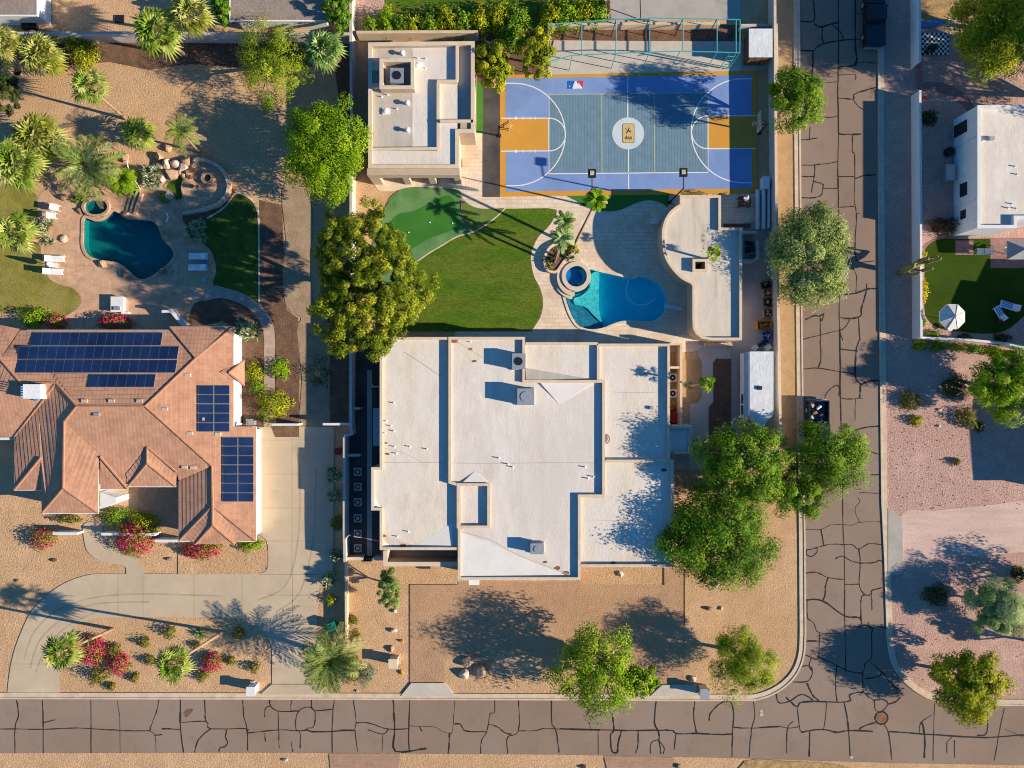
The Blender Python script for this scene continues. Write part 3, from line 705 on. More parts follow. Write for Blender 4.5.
cs(340, 690, 4.655, "62,45 75,150 70,188 82,285; 0,188 70,188; 78,152 140,155 225,182 320,180; 130,185 200,205 225,182; 200,205 195,288; 248,45 255,180 258,285 400,272; 325,45 320,180 322,290; 325,167 440,172 470,190 510,200 525,185 535,45; 370,170 380,190; 510,200 505,295; 535,158 560,160 585,190 680,195; 720,45 720,105 700,110 690,160 680,200 658,235 655,295; 690,160 730,170 770,200 800,205; 832,45 830,190 780,220 780,295; 830,190 900,190 950,180 1024,182; 985,45 985,150 1005,190 1020,290")
cs(560, 690, 4.655, "0,180 250,187 440,188 520,188 545,203 640,202 740,207 800,205; 135,150 145,190; 178,190 178,295; 245,110 250,185 235,210 240,280 255,292 268,285 272,240 287,190; 365,190 362,260 352,292; 447,55 440,150 460,200 462,240 470,297; 462,240 485,270 480,297; 420,295 425,245 460,230; 540,200 532,275; 628,55 622,120 635,200; 695,145 700,110 750,60 795,58 808,110 803,200 800,310; 810,175 900,178 1024,170; 900,55 908,120 892,180 880,310")
cs(0, 640, 2.0, "33,121 37,150 30,175 30,226; 85,121 87,226; 85,165 110,160; 182,121 182,226; 235,121 240,165 240,226")
cs(512, 640, 2.0, "815,185 818,165 840,150; 845,127 842,240; 755,183 850,190 950,195 1024,190 1080,192; 820,165 825,190 825,235; 880,195 870,205 870,225; 885,200 885,235; 950,130 950,185 930,190; 985,137 975,180 965,240; 985,178 1024,195")
CR.append([(881.4+6.2*math.cos(a*math.pi/12), 718+6.2*math.sin(a*math.pi/12)) for a in range(25)])
mb = MB(); zz = ZR+0.004
rs = random.Random(3)
for ln in CR:
    q = cr(ln, 4, False)
    w = [(p[0]+rs.uniform(-.25, .25), p[1]+rs.uniform(-.25, .25)) for p in q]
    P = WP(w, zz); hw = rs.uniform(.04, .08)
    if rs.random() < .25: hw *= .65
    for i in range(len(P)-1):
        a, b = P[i], P[i+1]
        dx, dy = b[0]-a[0], b[1]-a[1]; l = math.hypot(dx, dy)
        if l < 1e-4: continue
        ex, ey = dx/l*.03, dy/l*.03; nx, ny = -dy/l*hw*rs.uniform(.65, 1.35), dx/l*hw*rs.uniform(.65, 1.35)
        zz2 = zz + (i % 5)*0.0003+rs.random()*0.0002
        mb.poly([(a[0]-ex-nx, a[1]-ey-ny, zz2), (b[0]+ex-nx, b[1]+ey-ny, zz2), (b[0]+ex+nx, b[1]+ey+ny, zz2), (a[0]-ex+nx, a[1]-ey+ny, zz2)])
mb.build('crack_seal', m['tar'], ro)
# brown oil stain and pale patches worn into the street
mb = MB(); mb.sheet(WP(cr([(184,712),(188,709),(193,708.5),(192,712),(187,717),(185,716)], 4)), zz+.004); mb.build('stain', m['soil'], ro)

# kerbs and gutter pans
def kerb(name, line, w=.16, gut=.45):
    P = WP(line)
    mb = MB()
    mb.strip(P, w, 0.0, 0.13, side='r'); o = struct(name, mb, m['kerb'])
    mb = MB(); G2 = offset(P, -w-.01, False)
    mb.strip(G2, gut, 0.0, 0.085, side='r'); mb.build('gutter', m['kerb'], o)
    return o
kerb('kerb', list(WESTK[:-1])+CORN_W+SOUTHK)                        # runs down the west side and along the front
kerb('kerb', list(reversed(EASTS))+list(reversed(CORN_E))+list(reversed(EASTK[:-1])))
mb = MB(); mb.strip(WP(SK), .2, 0.0, .03, side='r'); struct('road_edge', mb, m['gravel'])
# drop kerb aprons
def apron(pts, mat='concrete_pale', z=.136):
    mb = MB(); mb.prism(WP(pts), 0.0, z); struct('apron', mb, m[mat])
apron([(401,695.5),(411.5,682.5),(444.5,682.5),(455.5,695.5)])
apron([(650,695.5),(662,684.5),(697,684.5),(697,695.5)])
apron([(887.6,575),(887.6,508),(891,511),(902,519),(902.5,568),(898,575)], 'concrete_grey', .11)
apron([(261,694),(272,684),(313,684),(323.5,694)], 'concrete', .125)
zone('brick_driveway', [(329,753.5),(400,754),(396,800),(333,800)], 'brick_drive')
zone('brick_driveway', [(604,756),(674,757.5),(668,800),(614,800)], 'brick_drive')
zone('dry_grass', cr([(745,761),(790,761.5),(830,764),(860,775),(800,800),(740,790)], 3), 'dry_grass')
# low edging
mb = MB(); mb.strip(WP(cr([(386,206),(398.6,190.8)], 2, False)), .08, 0, .05); struct('edging', mb, m['soil'])
mb = MB(); mb.strip(WP(cr([(418,261),(430,252.6),(441.6,245.8),(457,236.8),(476,230.9),(494,219),(505,208.8)], 4, False)), .14, 0, .07); struct('edging', mb, m['kerb'])
mb = MB(); mb.strip(WP(cr([(462,200),(462,214),(468,225),(476,230.6)], 4, False)), .1, 0, .06); struct('edging', mb, m['rock_dark'])
mb = MB(); mb.strip(WP(cr([(207,218.5),(224,208),(236,193.5),(248,197),(255.7,206),(258.6,218),(259,250),(259.2,303)], 4, False)), .16, 0, .07); struct('edging', mb, m['kerb'])
mb = MB(); mb.strip(WP([(684.6,569),(684.6,626)]), .06, 0, .06); mb.strip(WP([(664,568),(664,585)]), .08, 0, .06); mb.strip(WP([(410,584.5),(410,682)]), .06, 0, .05); mb.strip(WP([(410,584.5),(457,584.5)]), .05, 0, .05); struct('edging', mb, m['soil'])
mb = MB(); mb.strip(WP(cr([(537,238),(532,250),(530.7,260),(533.5,276),(540,289),(542.8,303),(540,317),(531,331)], 4, False)), .1, 0, .05); struct('edging', mb, m['rock_dark'])

# ---- sports court
def csheet(pts, mat, z, root, name):
    mb = MB(); mb.sheet(WP(pts), z); return mb.build(name, m[mat], root)
ct = thing('sports_court', 'orange and blue sports court with slate middle and white lines beside the terrace', 'sports court', W(628, 133))
zb = ZN[0]+.006
mb = MB(); mb.prism(WP([(500,75.2),(757,70.3),(757,193.6),(500,196.8)]), 0.0, zb); mb.build('border_pad', m['court_orange'], ct)
csheet([(505.4,78.5),(751.7,75.2),(751.7,188.6),(506,191.8)], 'court_blue', zb+.004, ct, 'blue_field')
csheet([(548.8,94.9),(707.8,93),(707.8,172.6),(549,174)], 'court_slate', zb+.008, ct, 'slate_field')
csheet([(501,118.6),(548.7,118.4),(548.8,151.2),(501,151.4)], 'court_orange', zb+.008, ct, 'key')
csheet([(707.9,116.2),(756,116),(756,148.8),(707.9,149)], 'court_orange', zb+.008, ct, 'key')
def line(pts, w=.055, mat='line_white', z=.014, name='court_line'):
    P = WP(pts); mb = MB()
    A, B = offset(P, w, False), offset(P, -w, False)
    for i in range(len(P)-1):
        mb.poly([(B[i][0], B[i][1], zb+z), (B[i+1][0], B[i+1][1], zb+z), (A[i+1][0], A[i+1][1], zb+z), (A[i][0], A[i][1], zb+z)])
    mb.build(name, m[mat], ct)
def arc(cx, cy, r, a0, a1, n=24):
    return [(cx+r*math.cos(math.radians(a0+(a1-a0)*i/n)), cy+r*math.sin(math.radians(a0+(a1-a0)*i/n))) for i in range(n+1)]
line([(505,83.6)]+arc(514,134.8,51.2,-90,90)+[(506,186)], name='three_point_line')
line([(752,79.2)]+arc(743,131,52,270,90)+[(752,183)], name='three_point_line')
line(arc(549,134.8,16.4,-90,90), z=.016, name='free_throw_arc'); line(arc(707.8,132.6,16.4,270,90), z=.016, name='free_throw_arc')
line([(501,118.5),(548.8,118.4),(548.8,151.2),(501,151.4)], .05, z=.012, name='key_line'); line([(756,116),(707.8,116.2),(707.8,149),(756,148.8)], .05, z=.012, name='key_line')
line([(548.8,94.9),(707.8,93)], .045, 'line_yellow', z=.012); line([(549,174),(707.8,172.6)], .045, z=.012)
line([(627.6,77),(627.6,118)], .055, z=.012); line([(628.4,149),(628.4,189.6)], .055, z=.012)
line([(601.6,94.4),(601.9,173.6)], .045, 'line_yellow', z=.0125); line([(653.8,93.7),(654.6,173.1)], .045, 'line_yellow', z=.0125)
line([(707.8,93.2),(707.8,116)], .03, z=.0125); line([(549,95),(549,118)], .03, z=.0125)
line([(548.9,151.5),(549,174)], .03, z=.0125); line([(707.8,149.2),(707.8,172.6)], .03, z=.0125)
for x in (516, 523, 530, 535.5):
    line([(x,117),(x,119.8)], .05 if x != 516 else .13, z=.013, name='key_mark'); line([(x,150),(x,152.8)], .05 if x != 516 else .13, z=.013, name='key_mark')
csheet(circ(628, 133.7, 16, 48), 'circle_pale', zb+.018, ct, 'centre_circle')
def rrect(x0, y0, x1, y1, r):
    o = []
    for cx, cy, a in ((x1-r, y0+r, -90), (x1-r, y1-r, 0), (x0+r, y1-r, 90), (x0+r, y0+r, 180)):
        o += [(cx+r*math.cos(math.radians(a+k*22.5)), cy+r*math.sin(math.radians(a+k*22.5))) for k in range(5)]
    return o
csheet(rrect(622.1,123.9,634.3,143.4,1.6), 'ink', zb+.022, ct, 'emblem_border')
csheet(rrect(622.6,124.4,633.8,142.9,1.3), 'plaque', zb+.026, ct, 'emblem_plaque')
mb = MB(); z1 = zb+.03
for pts in ([(628.6,127.6),(629.6,128.2),(628.6,130.8),(627.4,131.6),(626.6,131.2),(627.8,130.2)], [(625.2,128.6),(626.6,129.2),(626.3,130),(624.9,129.4)],
            [(628.4,130.6),(631,132.4),(630.6,133),(627.8,131.6)], [(627,131),(628,131.6),(626.6,134),(625.8,133.6)], [(629.4,131.2),(630.8,130.2),(631.1,130.7),(629.9,131.8)]):
    mb.sheet(WP(pts), z1)
mb.build('emblem_figure', m['ink'], ct)
def text_mesh(body, name, mat, root, px, py, z, size, rot=0):
    cu = bpy.data.curves.new(name, 'FONT'); cu.body = body; cu.size = size; cu.align_x = 'CENTER'; cu.align_y = 'CENTER'; cu.offset = .012
    tmp = bpy.data.objects.new(name, cu); COL.objects.link(tmp)
    dg = bpy.context.evaluated_depsgraph_get(); me = bpy.data.meshes.new_from_object(tmp.evaluated_get(dg))
    COL.objects.unlink(tmp); bpy.data.objects.remove(tmp)
    o = bpy.data.objects.new(name, me); COL.objects.link(o); me.materials.clear(); me.materials.append(mat)
    o.parent = root; o.location = Vector(W(px, py))*1.0 + Vector((0, 0, z)) - root_loc(root); o.rotation_euler = (0, 0, rot)
    return o
text_mesh('dvp', 'emblem_text', m['ink'], ct, 628.2, 138.6, z1, .52, math.pi)
# blue, white and red bat-and-ball sign on the north edge
csheet([(567.4,81.2),(576,81.1),(576,89),(567.4,89.1)], 'logo_blue', zb+.018, ct, 'sign_blue_half')
csheet([(576,81.1),(582.8,81.0),(582.8,88.9),(576,89)], 'logo_red', zb+.018, ct, 'sign_red_half')
csheet(cr([(572.6,89),(573.3,85.6),(574.2,83.2),(575,81.4),(576.6,81.3),(577.2,82.4),(578.6,83.2),(579.6,84.6),(581.2,86.6),(582.4,88.8),(578,88.9)], 3), 'line_white', zb+.022, ct, 'sign_figure')
csheet([(576.9,81.6),(578.8,84.6),(578.2,84.8),(576.4,82.2)], 'logo_blue', zb+.026, ct, 'sign_bat')
csheet(circ(569.6,86.6,.6,10), 'line_white', zb+.022, ct, 'sign_ball')
# ------------------------------------------------------------------ pools
def pool(label, name, outline, depth, basin, water, wz, coping=None, cw=.3, cz=.09, loc=None, copmat='travertine', shelves=()):
    c = outline[0]
    cx = sum(p[0] for p in outline)/len(outline); cy = sum(p[1] for p in outline)/len(outline)
    t = thing(name, label, 'swimming pool' if 'pool' in name else 'spa' if 'spa' in name else 'pond', W(cx, cy))
    P = ccw(WP(outline))
    mb = MB(); b = 0
    n = len(P)
    for i in range(n):
        j = (i+1) % n
        mb.poly([(P[i][0], P[i][1], .03), (P[i][0], P[i][1], -depth), (P[j][0], P[j][1], -depth), (P[j][0], P[j][1], .03)])
    mb.sheet(P, -depth)
    mb.build('basin', m[basin], t)
    for nm, pts, z, mt in shelves:
        mb = MB(); mb.prism(WP(pts), -depth+.01, z); mb.build(nm, m[mt], t)
    mb = MB(); mb.sheet(P, wz); mb.build('water', m[water], t)
    if cw:
        mb = MB(); mb.strip(offset(P, -.0, True), cw, -.06 if cz < .2 else 0.0, cz, closed=True, side='r'); mb.build('coping', m[copmat], t)
    return t
pl = pool('teal freeform swimming pool with curvy sides in the stone deck behind the tiled house', 'swimming_pool', POOL_A, .85, 'basin_teal', 'water_teal', -.08, cw=.28, copmat='flag')
pool('small oval spa at the north edge of the teal pool', 'spa', SPA_A, .35, 'basin_teal', 'water_teal', .0, cw=.24, cz=.3, copmat='rock')
pool('small green pond below the boulder waterfall', 'pond', POND_A, .22, 'basin_green', 'water_green', -.1, cw=.1, cz=.06, copmat='rock')
PB = POOL_B
sh1 = cr([(589.5,276.5),(595,271.5),(599.5,273),(599.3,290),(599.5,310),(602,321.5),(594,315),(588,308.5),(582,305.5),(575,304),(574.2,298),(580,296),(586,292),(590,286)], 3)
sh2 = [p for p in cr([(566.4,296.3),(567.4,292),(573,293.2),(579,293),(585,290),(589,285),(590.2,278),(594.5,272),(596,272.3),(596,290),(597,310),(602.6,321.8),(602.3,327),(592,328.6),(585,327.2),(577.8,323.2),(572,313.6),(568.2,302.5)], 3)]
pb = pool('bright blue freeform swimming pool with an aqua shelf on the travertine terrace', 'swimming_pool', PB, 1.0, 'basin_blue', 'water', -.08, cw=.26,
     shelves=(('step_shelf', sh2, -.42, 'basin_mid'), ('tanning_shelf', sh1, -.3, 'basin_aqua')))
# cleaner hose floating in the blue pool
mb = MB(); mb.tube([W(x, y, -.07) for x, y in cr([(628.5,280),(626.5,290),(628,298),(633,303),(640,305),(645,304.5),(650,302.5),(655,298.5)], 4, False)], .035, 6)
tag(mb.build('pool_hose', m['circle_pale'], loc=W(640, 300)), 'thin pale cleaner hose floating in a curve on the blue pool', 'hose')
mb = MB(); P0 = W(664.5, 306, .25); P1 = W(681, 309, .25)
mb.obox((P0[0]+P1[0])/2, (P0[1]+P1[1])/2, 1.7, .42, .42, .49, math.atan2(P1[1]-P0[1], P1[0]-P0[0]))
db = thing('diving_board', 'short pale diving board over the east end of the blue pool', 'diving board', W(680, 309))
mb.build('board', m['circle_pale'], db)
mb = MB(); q = W(678, 308.5); mb.obox(q[0], q[1], .5, .36, 0, .42, -.15); mb.build('stand', m['galv'], db)
# raised round spa beside the blue pool: ring wall, steps
sp = pool('round raised spa with a cream ring wall beside the blue pool', 'spa', SPA_B, .2, 'basin_spa', 'water', .22, cw=.42, cz=.42, copmat='cap')
mb = MB(); mb.strip(WP(arc(576, 277.5, 17, 95, 285, 22), .2), .42, 0, .32, side='c'); mb.build('step_ring', m['cap'], sp)
mb = MB(); mb.strip(WP(arc(576, 277.5, 20.5, 100, 150, 10), .1), .35, 0, .18, side='c'); mb.build('step', m['cap'], sp)
mb = MB(); mb.strip(WP(arc(576, 276.8, 8.2, -60, 75, 14), -.1), .3, -.5, .1, side='c'); mb.build('bench', m['basin_aqua'], sp)

# planter beside the spa
pt = thing('raised_planter', 'curved stone planter with two palms and low plants beside the round spa', 'planter', W(560, 258))
mb = MB(); mb.strip(WP(cr([(576,246),(573,253),(566,259),(561,266),(556,272),(549,271),(545,265),(545,257),(549,249),(556,244),(566,241)], 3), .2), .25, 0, .4, closed=True); mb.build('wall', m['travertine'], pt)
mb = MB(); mb.prism(WP(cr([(575,246.5),(572,252),(565,258),(560,265),(556,270.5),(549,270),(546,265),(546,257),(550,249.5),(556,245),(566,242)], 3), .2), 0, .3); mb.build('soil', m['soil'], pt)

# ------------------------------------------------------------------ flat-roofed buildings
def flat_house(root, blocks):
    """blocks: dict(pts, z, cap, mat, holes, edges) -> wall body, roof sheet, parapet for each block"""
    for k, b in enumerate(blocks):
        z, cz = b['z'], b['cap']
        P = ccw(WP(b['pts'], cz))
        holes = [ccw(WP(h, cz)) for h in b.get('holes', ())]
        w = MB()
        # outer walls as a thin shell up to the parapet cap
        t = b.get('t', .2)
        runs = b.get('runs')
        if runs is None:
            w.strip(P, t, 0.0, cz, closed=True, side='l')
            inner = offset(P, t*.5, True)
        else:
            for r in runs: w.strip(WP(r, cz), t, 0.0, cz, side='c')
            inner = P
        for h in holes: w.strip(h, t, b.get('hz', 0.0), cz+b.get('hup', 0.012), closed=True, side='r')
        w.build('wall', m[b.get('wall', 'stucco')], root)
        r = MB(); r.sheet(inner, z, [offset(h, -t*.5, True) for h in holes]); ro_ = r.build('roof', m[b['mat']], root)
        # cream cap on top of the parapet
        c = MB()
        if runs is None:
            c.strip(offset(P, -.03, True), t+.06, cz+.002, cz+.05, closed=True, side='l')
        else:
            for q in runs: c.strip(WP(q, cz), t+.06, cz+.002, cz+.05, side='c')
        for h in holes: c.strip(offset(h, .03, True), t+.06, cz+b.get('hup', .012)+.002, cz+b.get('hup', .012)+.05, closed=True, side='r')
        c.build('parapet_cap', m[b.get('capm', 'cap')], ro_)
        b['roof_obj'] = ro_

def vent(root, px, py, z, kind='pipe', s=1.0):
    x, y, _ = W(px, py, z); mb = MB()
    if kind == 'pipe':
        mb.tube([(x, y, z-.05), (x, y, z+.28*s)], .06*s, 8); mb.tube([(x, y, z-.04), (x, y, z+.03)], [.18*s, .1*s], 10)
        mb.build('vent_pipe', m['white_metal'], root)
    elif kind == 'dome':
        mb.tube([(x, y, z-.05), (x, y, z+.45*s)], .16*s, 12); mb.dome((x, y, z+.42*s), .26*s, .26*s, .16*s, 14, 4); mb.build('vent_dome', m['white_metal'], root, smooth=False)
    elif kind == 'box':
        mb.box(x-.25*s, y-.2*s, z-.05, x+.25*s, y+.2*s, z+.3*s); mb.build('vent_box', m['galv'], root)
    elif kind == 'skylight':
        mb.box(x-.4*s, y-.4*s, z-.05, x+.4*s, y+.4*s, z+.14); mb.dome((x, y, z+.14), .34*s, .34*s, .1, 16, 4); mb.build('skylight', m['white_metal'], root)

def rtu(root, px, py, z, sx, sy, h, fan=True):
    """packaged rooftop air conditioner: casing, fan grille, curb, louvres"""
    x, y, _ = W(px, py, z+h); mb = MB()
    mb.box(x-sx/2-.08, y-sy/2-.08, z-.05, x+sx/2+.08, y+sy/2+.08, z+.16); mb.box(x-sx/2, y-sy/2, z+.16, x+sx/2, y+sy/2, z+h)
    mb.box(x-sx/2-.02, y-sy/2-.02, z+h, x+sx/2+.02, y+sy/2+.02, z+h+.04)
    o = mb.build('air_conditioner', m['galv'], root)
    mb = MB(); r = min(sx, sy)*.32
    mb.tube([(x, y, z+h+.03), (x, y, z+h+.09)], r, 20)
    mb.build('fan_grille', m['black_metal'] if fan else m['galv'], o)
    mb = MB()
    for k in range(4): mb.box(x+sx/2, y-sy*.4, z+.3+k*.15, x+sx/2+.03, y+sy*.4, z+.38+k*.15)
    mb.build('louvre', m['black_metal'], o)

mh = thing('flat_roofed_house', 'large white flat-roofed house with stepped parapets and tan walls in the middle of the block', 'house', W(525, 460))
WELL = [(459.2,485.6),(487.6,485.6),(487.6,525.8),(459.2,525.8)]
B_ = [(448.8,337.2),(524.8,337.2),(524.8,380.3),(604.6,380.3),(604.6,496.8),(580.3,496.8),(580.3,579.6),(458.2,579.6),(458.2,486),(448.8,483)]
blocks = [
 dict(pts=[(381.2,338.4),(448.9,338.4),(448.9,482.9),(458.3,485.8),(458.3,548.6),(381.2,548.6),(381.2,509),(372.6,509),(372.6,468.6),(381.2,468.6)], z=2.92, cap=3.2, mat='roof_warm',
      runs=[[(449,338.4),(381.2,338.4),(381.2,468.6),(372.6,468.6),(372.6,509),(381.2,509),(381.2,548.6),(458,548.6)]]),
 dict(pts=B_, z=3.0, cap=3.25, mat='roof_white', holes=[WELL], hz=2.3),
 dict(pts=[(524.6,344.2),(598.4,344.2),(598.4,380.4),(524.6,380.4)], z=2.98, cap=3.22, mat='roof_warm', runs=[[(525.6,343.6),(598,343.6)]]),
 dict(pts=[(598.2,344.6),(668.6,344.6),(668.6,458.6),(604.5,458.6),(604.5,381),(598.2,381)], z=2.94, cap=3.22, mat='roof_warm',
      runs=[[(598.2,380),(598.2,345),(668.6,345),(668.6,459.4)]]),
 dict(pts=[(604.8,461.4),(672.3,461.4),(672.3,565.6),(580.5,565.6),(580.5,497.2),(604.8,497.2)], z=2.95, cap=3.27, mat='roof_warm',
      runs=[[(605.2,461.0),(672.3,461.0),(672.3,565.6),(581,565.6)]]),
 dict(pts=[(669.6,427.4),(690.2,427.4),(690.2,452.8),(669.6,452.8)], z=2.45, cap=2.62, mat='roof_white', runs=[[(669.8,427.6),(689.6,427.6),(689.6,452.6),(672.8,452.6)]]),
]
flat_house(mh, blocks)
# light well: sunken roof
mb = MB(); mb.sheet(ccw(WP(WELL, 3.3)), 2.95); mb.build('roof', m['roof_warm'], mh)
# cricket slopes: thin raised planes that turn the drainage
def wedge(root, tri, z0, hs, mat):
    P = [W(p[0], p[1], z0) for p in tri]
    mb = MB(); n = len(P)
    lo = [(p[0], p[1], z0-.02) for p in P]; hi = [(p[0], p[1], z0+h) for p, h in zip(P, hs)]
    mb.v += lo+hi
    mb.face([n+i for i in range(n)]); mb.face([i for i in reversed(range(n))])
    for i in range(n):
        j = (i+1) % n; mb.face((i, j, n+j, n+i))
    mb.build('roof_cricket', m[mat], root, normals=True)
wedge(mh, [(525.8,368),(594,379.6),(525.8,379.6)], 2.98, [.004,.004,1.35*.28], 'roof_grey')  # this grey and the next put the north slopes' shade into the colour
wedge(mh, [(606,457.4),(668,457.4),(668,460),(606,460)], 2.94, [.004,.004,.3,.3], 'roof_grey')
wedge(mh, [(540,382.5),(594,382.5),(559,404)], 3.0, [.16,.16,.004], 'roof_bright')
wedge(mh, [(463,482),(488,482),(475,471)], 3.0, [.14,.14,.004], 'roof_bright')
wedge(mh, [(459.6,577.6),(459.6,531),(572,577.6)], 3.0, [.14,.004,.004], 'roof_bright')
wedge(mh, [(383,546.8),(392,546.8),(383,540)], 2.92, [.12,.004,.004], 'roof_bright')
wedge(mh, [(415,546.8),(453,546.8),(452,523)], 2.92, [.004,.12,.004], 'roof_bright')
wedge(mh, [(374,507),(380,507),(374,495)], 2.92, [.1,.004,.004], 'roof_bright')
def seam(pts, z, w=.03, mat='roof_grey'):
    P = WP(cr(pts, 3, False), z); A, B = offset(P, w, False), offset(P, -w, False); mb = MB()
    for i in range(len(P)-1): mb.poly([(B[i][0], B[i][1], z), (B[i+1][0], B[i+1][1], z), (A[i+1][0], A[i+1][1], z), (A[i][0], A[i][1], z)])
    mb.build('roof_seam', m[mat], mh)
seam([(449.6,463),(500,463.4),(560,462.6),(596,463)], 3.006); seam([(383,448),(400,452),(425,463)], 2.927, .02); seam([(383,462.6),(420,462.4),(446,462.8)], 2.926)
seam([(404,352),(420,362),(440,376)], 2.928, .04); seam([(456,341),(470,350),(485,359)], 3.005, .03); seam([(461,532),(490,540),(520,556),(570,575)], 3.008, .04); seam([(584,497),(604,497.6)], 2.957, .03)
seam([(612,392),(640,392.5),(660,392)], 2.946, .025); seam([(612,420),(640,419.6),(660,420)], 2.946, .02); seam([(585,520),(620,520.4),(660,520)], 2.956, .02); seam([(560,337.5),(559,420)], 3.004, .015) if False else None
def rpatch(pts, z, mat):
    mb = MB(); mb.sheet(WP(cr(pts, 3), z), z); mb.build('roof_patch', m[mat], mh)
rpatch([(455,345),(478,343),(482,356),(462,366)], 3.0034, 'roof_warm'); rpatch([(384,536),(398,540),(414,546),(386,546.6)], 2.9232, 'roof_stained')
# patched line across roofs and drip stains
for (px, py, s_) in ((454,341,3.4),(470,349,2.2),(474,361,2),(387,454,2),(386,443,1.4),(403,545.5,3),(384,536,2),(461,528,1.4),(613,563,2.4),(663,348,1.2),(566,573,3),(557,568,3),(545,562,2),(658,449,2),(661,446,1.4),(664,470,2.6)):
    mb = MB(); q = W(px, py, 3.0)
    zt = 3.004 if (449 < px < 604 and py < 580 and not (px > 580 and py > 497)) else (2.924 if px < 449 else (2.934 if py < 459 else 2.954))
    mb.sheet([(q[0]+s_*.06*math.cos(a)*(1+.5*random.random())*1.5, q[1]+s_*.05*math.sin(a)*(1+.5*random.random())) for a in [k*.7 for k in range(9)]], zt)
    mb.build('rust_stain', m['rust'], mh)
for x, y in ((391,426),(394,431),(385,433),(386.5,421),(394.7,446.6),(396.6,453.4),(410,446.6),(427,449),(408.4,531.6),(397.6,536.4),(394,403)):
    vent(mh, x, y, 2.92, 'pipe', .8)
for x, y in ((508,464),(512.9,467),(499,458),(588,478.4),(593.4,476.5),(585,467),(533,541),(540,543)):
    vent(mh, x, y, 3.0, 'pipe', .9)
for x, y in ((645.5,374),(651.4,408)): vent(mh, x, y, 2.93, 'box', .7)
vent(mh, 470.5, 342, 3.0, 'pipe', .6)
mb = MB(); mb.tube([W(x, y, 3.05) for x, y in cr([(606,434),(609,437),(609,441),(606,444)], 4, False)], .05, 6); mb.build('cable', m['rust'], mh)
rtu(mh, 518.6, 361.3, 3.0, 1.2, 1.45, 1.05); rtu(mh, 525.6, 396.6, 3.0, 1.55, 1.5, 1.2, False); rtu(mh, 537, 549, 3.0, 1.2, .95, .85, False)
# front porch frame at the south-west corner
mb = MB(); zc = 2.55
mb.strip(WP([(457.5,564),(385.5,564),(385.5,550)], zc), .36, 0, zc, side='c'); mb.build('porch_wall', m['stucco'], mh)
mb = MB(); mb.strip(WP([(457.4,564),(385.5,564),(385.5,551)], zc), .42, zc+.002, zc+.05, side='c'); mb.build('porch_cap', m['cap'], mh)
zone('porch_floor', [(387.5,549),(458,549),(458,562),(387.5,562)], 'concrete_grey', z=.09)
# white vent hood on the south wall
mb = MB(); q = W(474, 581.5, 2.2); mb.box(q[0]-.5, q[1]-.35, 2.0, q[0]+.5, q[1]+.3, 2.2); mb.build('hood', m['white_metal'], mh)
# east side yard walls of the house (low tan walls)
ew = thing('courtyard_wall', 'low tan stucco wall round the equipment yard on the east side of the white house', 'wall', W(682, 385))
mb = MB(); mb.strip(WP([(670,344),(681.2,344),(681.2,426.5)], 1.9), .22, 0, 1.9); mb.strip(WP([(670.2,367.5),(680,367.5)], 1.8), .22, 0, 1.88); mb.build('wall', m['cap'], ew)
mb = MB(); mb.strip(WP([(671,426.8),(691,426.8),(691,434)], 2.75), .26, 0, 2.75); mb.build('end_wall', m['cap'], ew)
def condenser(px, py, label):
    t = thing('air_conditioner', label, 'air conditioner', W(px, py), 'condensers in the narrow equipment yard')
    x, y, _ = W(px, py, .8); mb = MB(); mb.box(x-.4, y-.4, 0, x+.4, y+.4, .8); mb.build('casing', m['white_metal'], t)
    mb = MB(); mb.tube([(x, y, .8), (x, y, .85)], .3, 18); mb.build('fan_grille', m['black_metal'], t)
    mb = MB(); mb.tube([(x, y, .85), (x, y, .89)], .08, 10); mb.build('hub', m['white_metal'], t)
condenser(672.6, 377.6, 'northern white air conditioner with a round black fan in the narrow equipment yard')
condenser(672.6, 393.4, 'southern white air conditioner with a round black fan in the narrow equipment yard')
mb = MB(); q = W(675, 417, .8); mb.box(q[0]-.35, q[1]-.5, .12, q[0]+.35, q[1]+.5, .8); mb.box(q[0]-.4, q[1]-.55, .8, q[0]+.4, q[1]+.55, .86)
gr = thing('grill', 'dark red metal grill at the south end of the narrow equipment yard', 'grill', W(675, 417)); mb.build('body', m['red_paint'], gr)
mb = MB(); mb.tube([(q[0]+.42, q[1]-.4, .7), (q[0]+.42, q[1]+.4, .7)], .025, 6)
for dx in (-.3, .3):
    for dy in (-.45, .45): mb.tube([(q[0]+dx, q[1]+dy, 0), (q[0]+dx, q[1]+dy, .13)], .04, 6)
mb.build('handle', m['black_metal'], gr)
mb = MB(); q = W(672.5, 408, .6); mb.tube([(q[0], q[1], 0), (q[0], q[1], .5), (q[0], q[1], .62)], [.28, .32, .25], 14)
tag(mb.build('pot', m['rust'], loc=W(672.5, 408)), 'rust brown pot beside the red grill in the equipment yard', 'pot')

# ---- pool house with the round west end
ph = thing('pool_house', 'low pool house with a half-round white roof east of the blue pool', 'pool house', W(705, 265))
arcp = cr([(680,204.5),(675,207.5),(669,213),(664.5,221.5),(662.2,232),(662.6,246),(665.3,257.5),(669.5,265.5),(675,272.5),(682,279),(691,283.6)], 4, False)
PH = [(720.6,195.6),(680,195.6)] + arcp + [(692.6,286),(692.6,318),(693,328),(696,334),(702,338.5),(712,340),(741.6,340),(741.6,228),(720.6,228)]
HOLE = [(694.6,261.6),(705,261.6),(705,269.6),(694.6,269.6)]
flat_house(ph, [dict(pts=PH, z=2.3, cap=2.55, mat='roof_stained', holes=[HOLE], hz=.0, hup=.1, capm='cap')])
mb = MB(); mb.box(*W(684,338.6,2.0)[:2], 0.0, *W(690,339.2,2.0)[:2], .02); mb.build('step', m['cap'], ph)
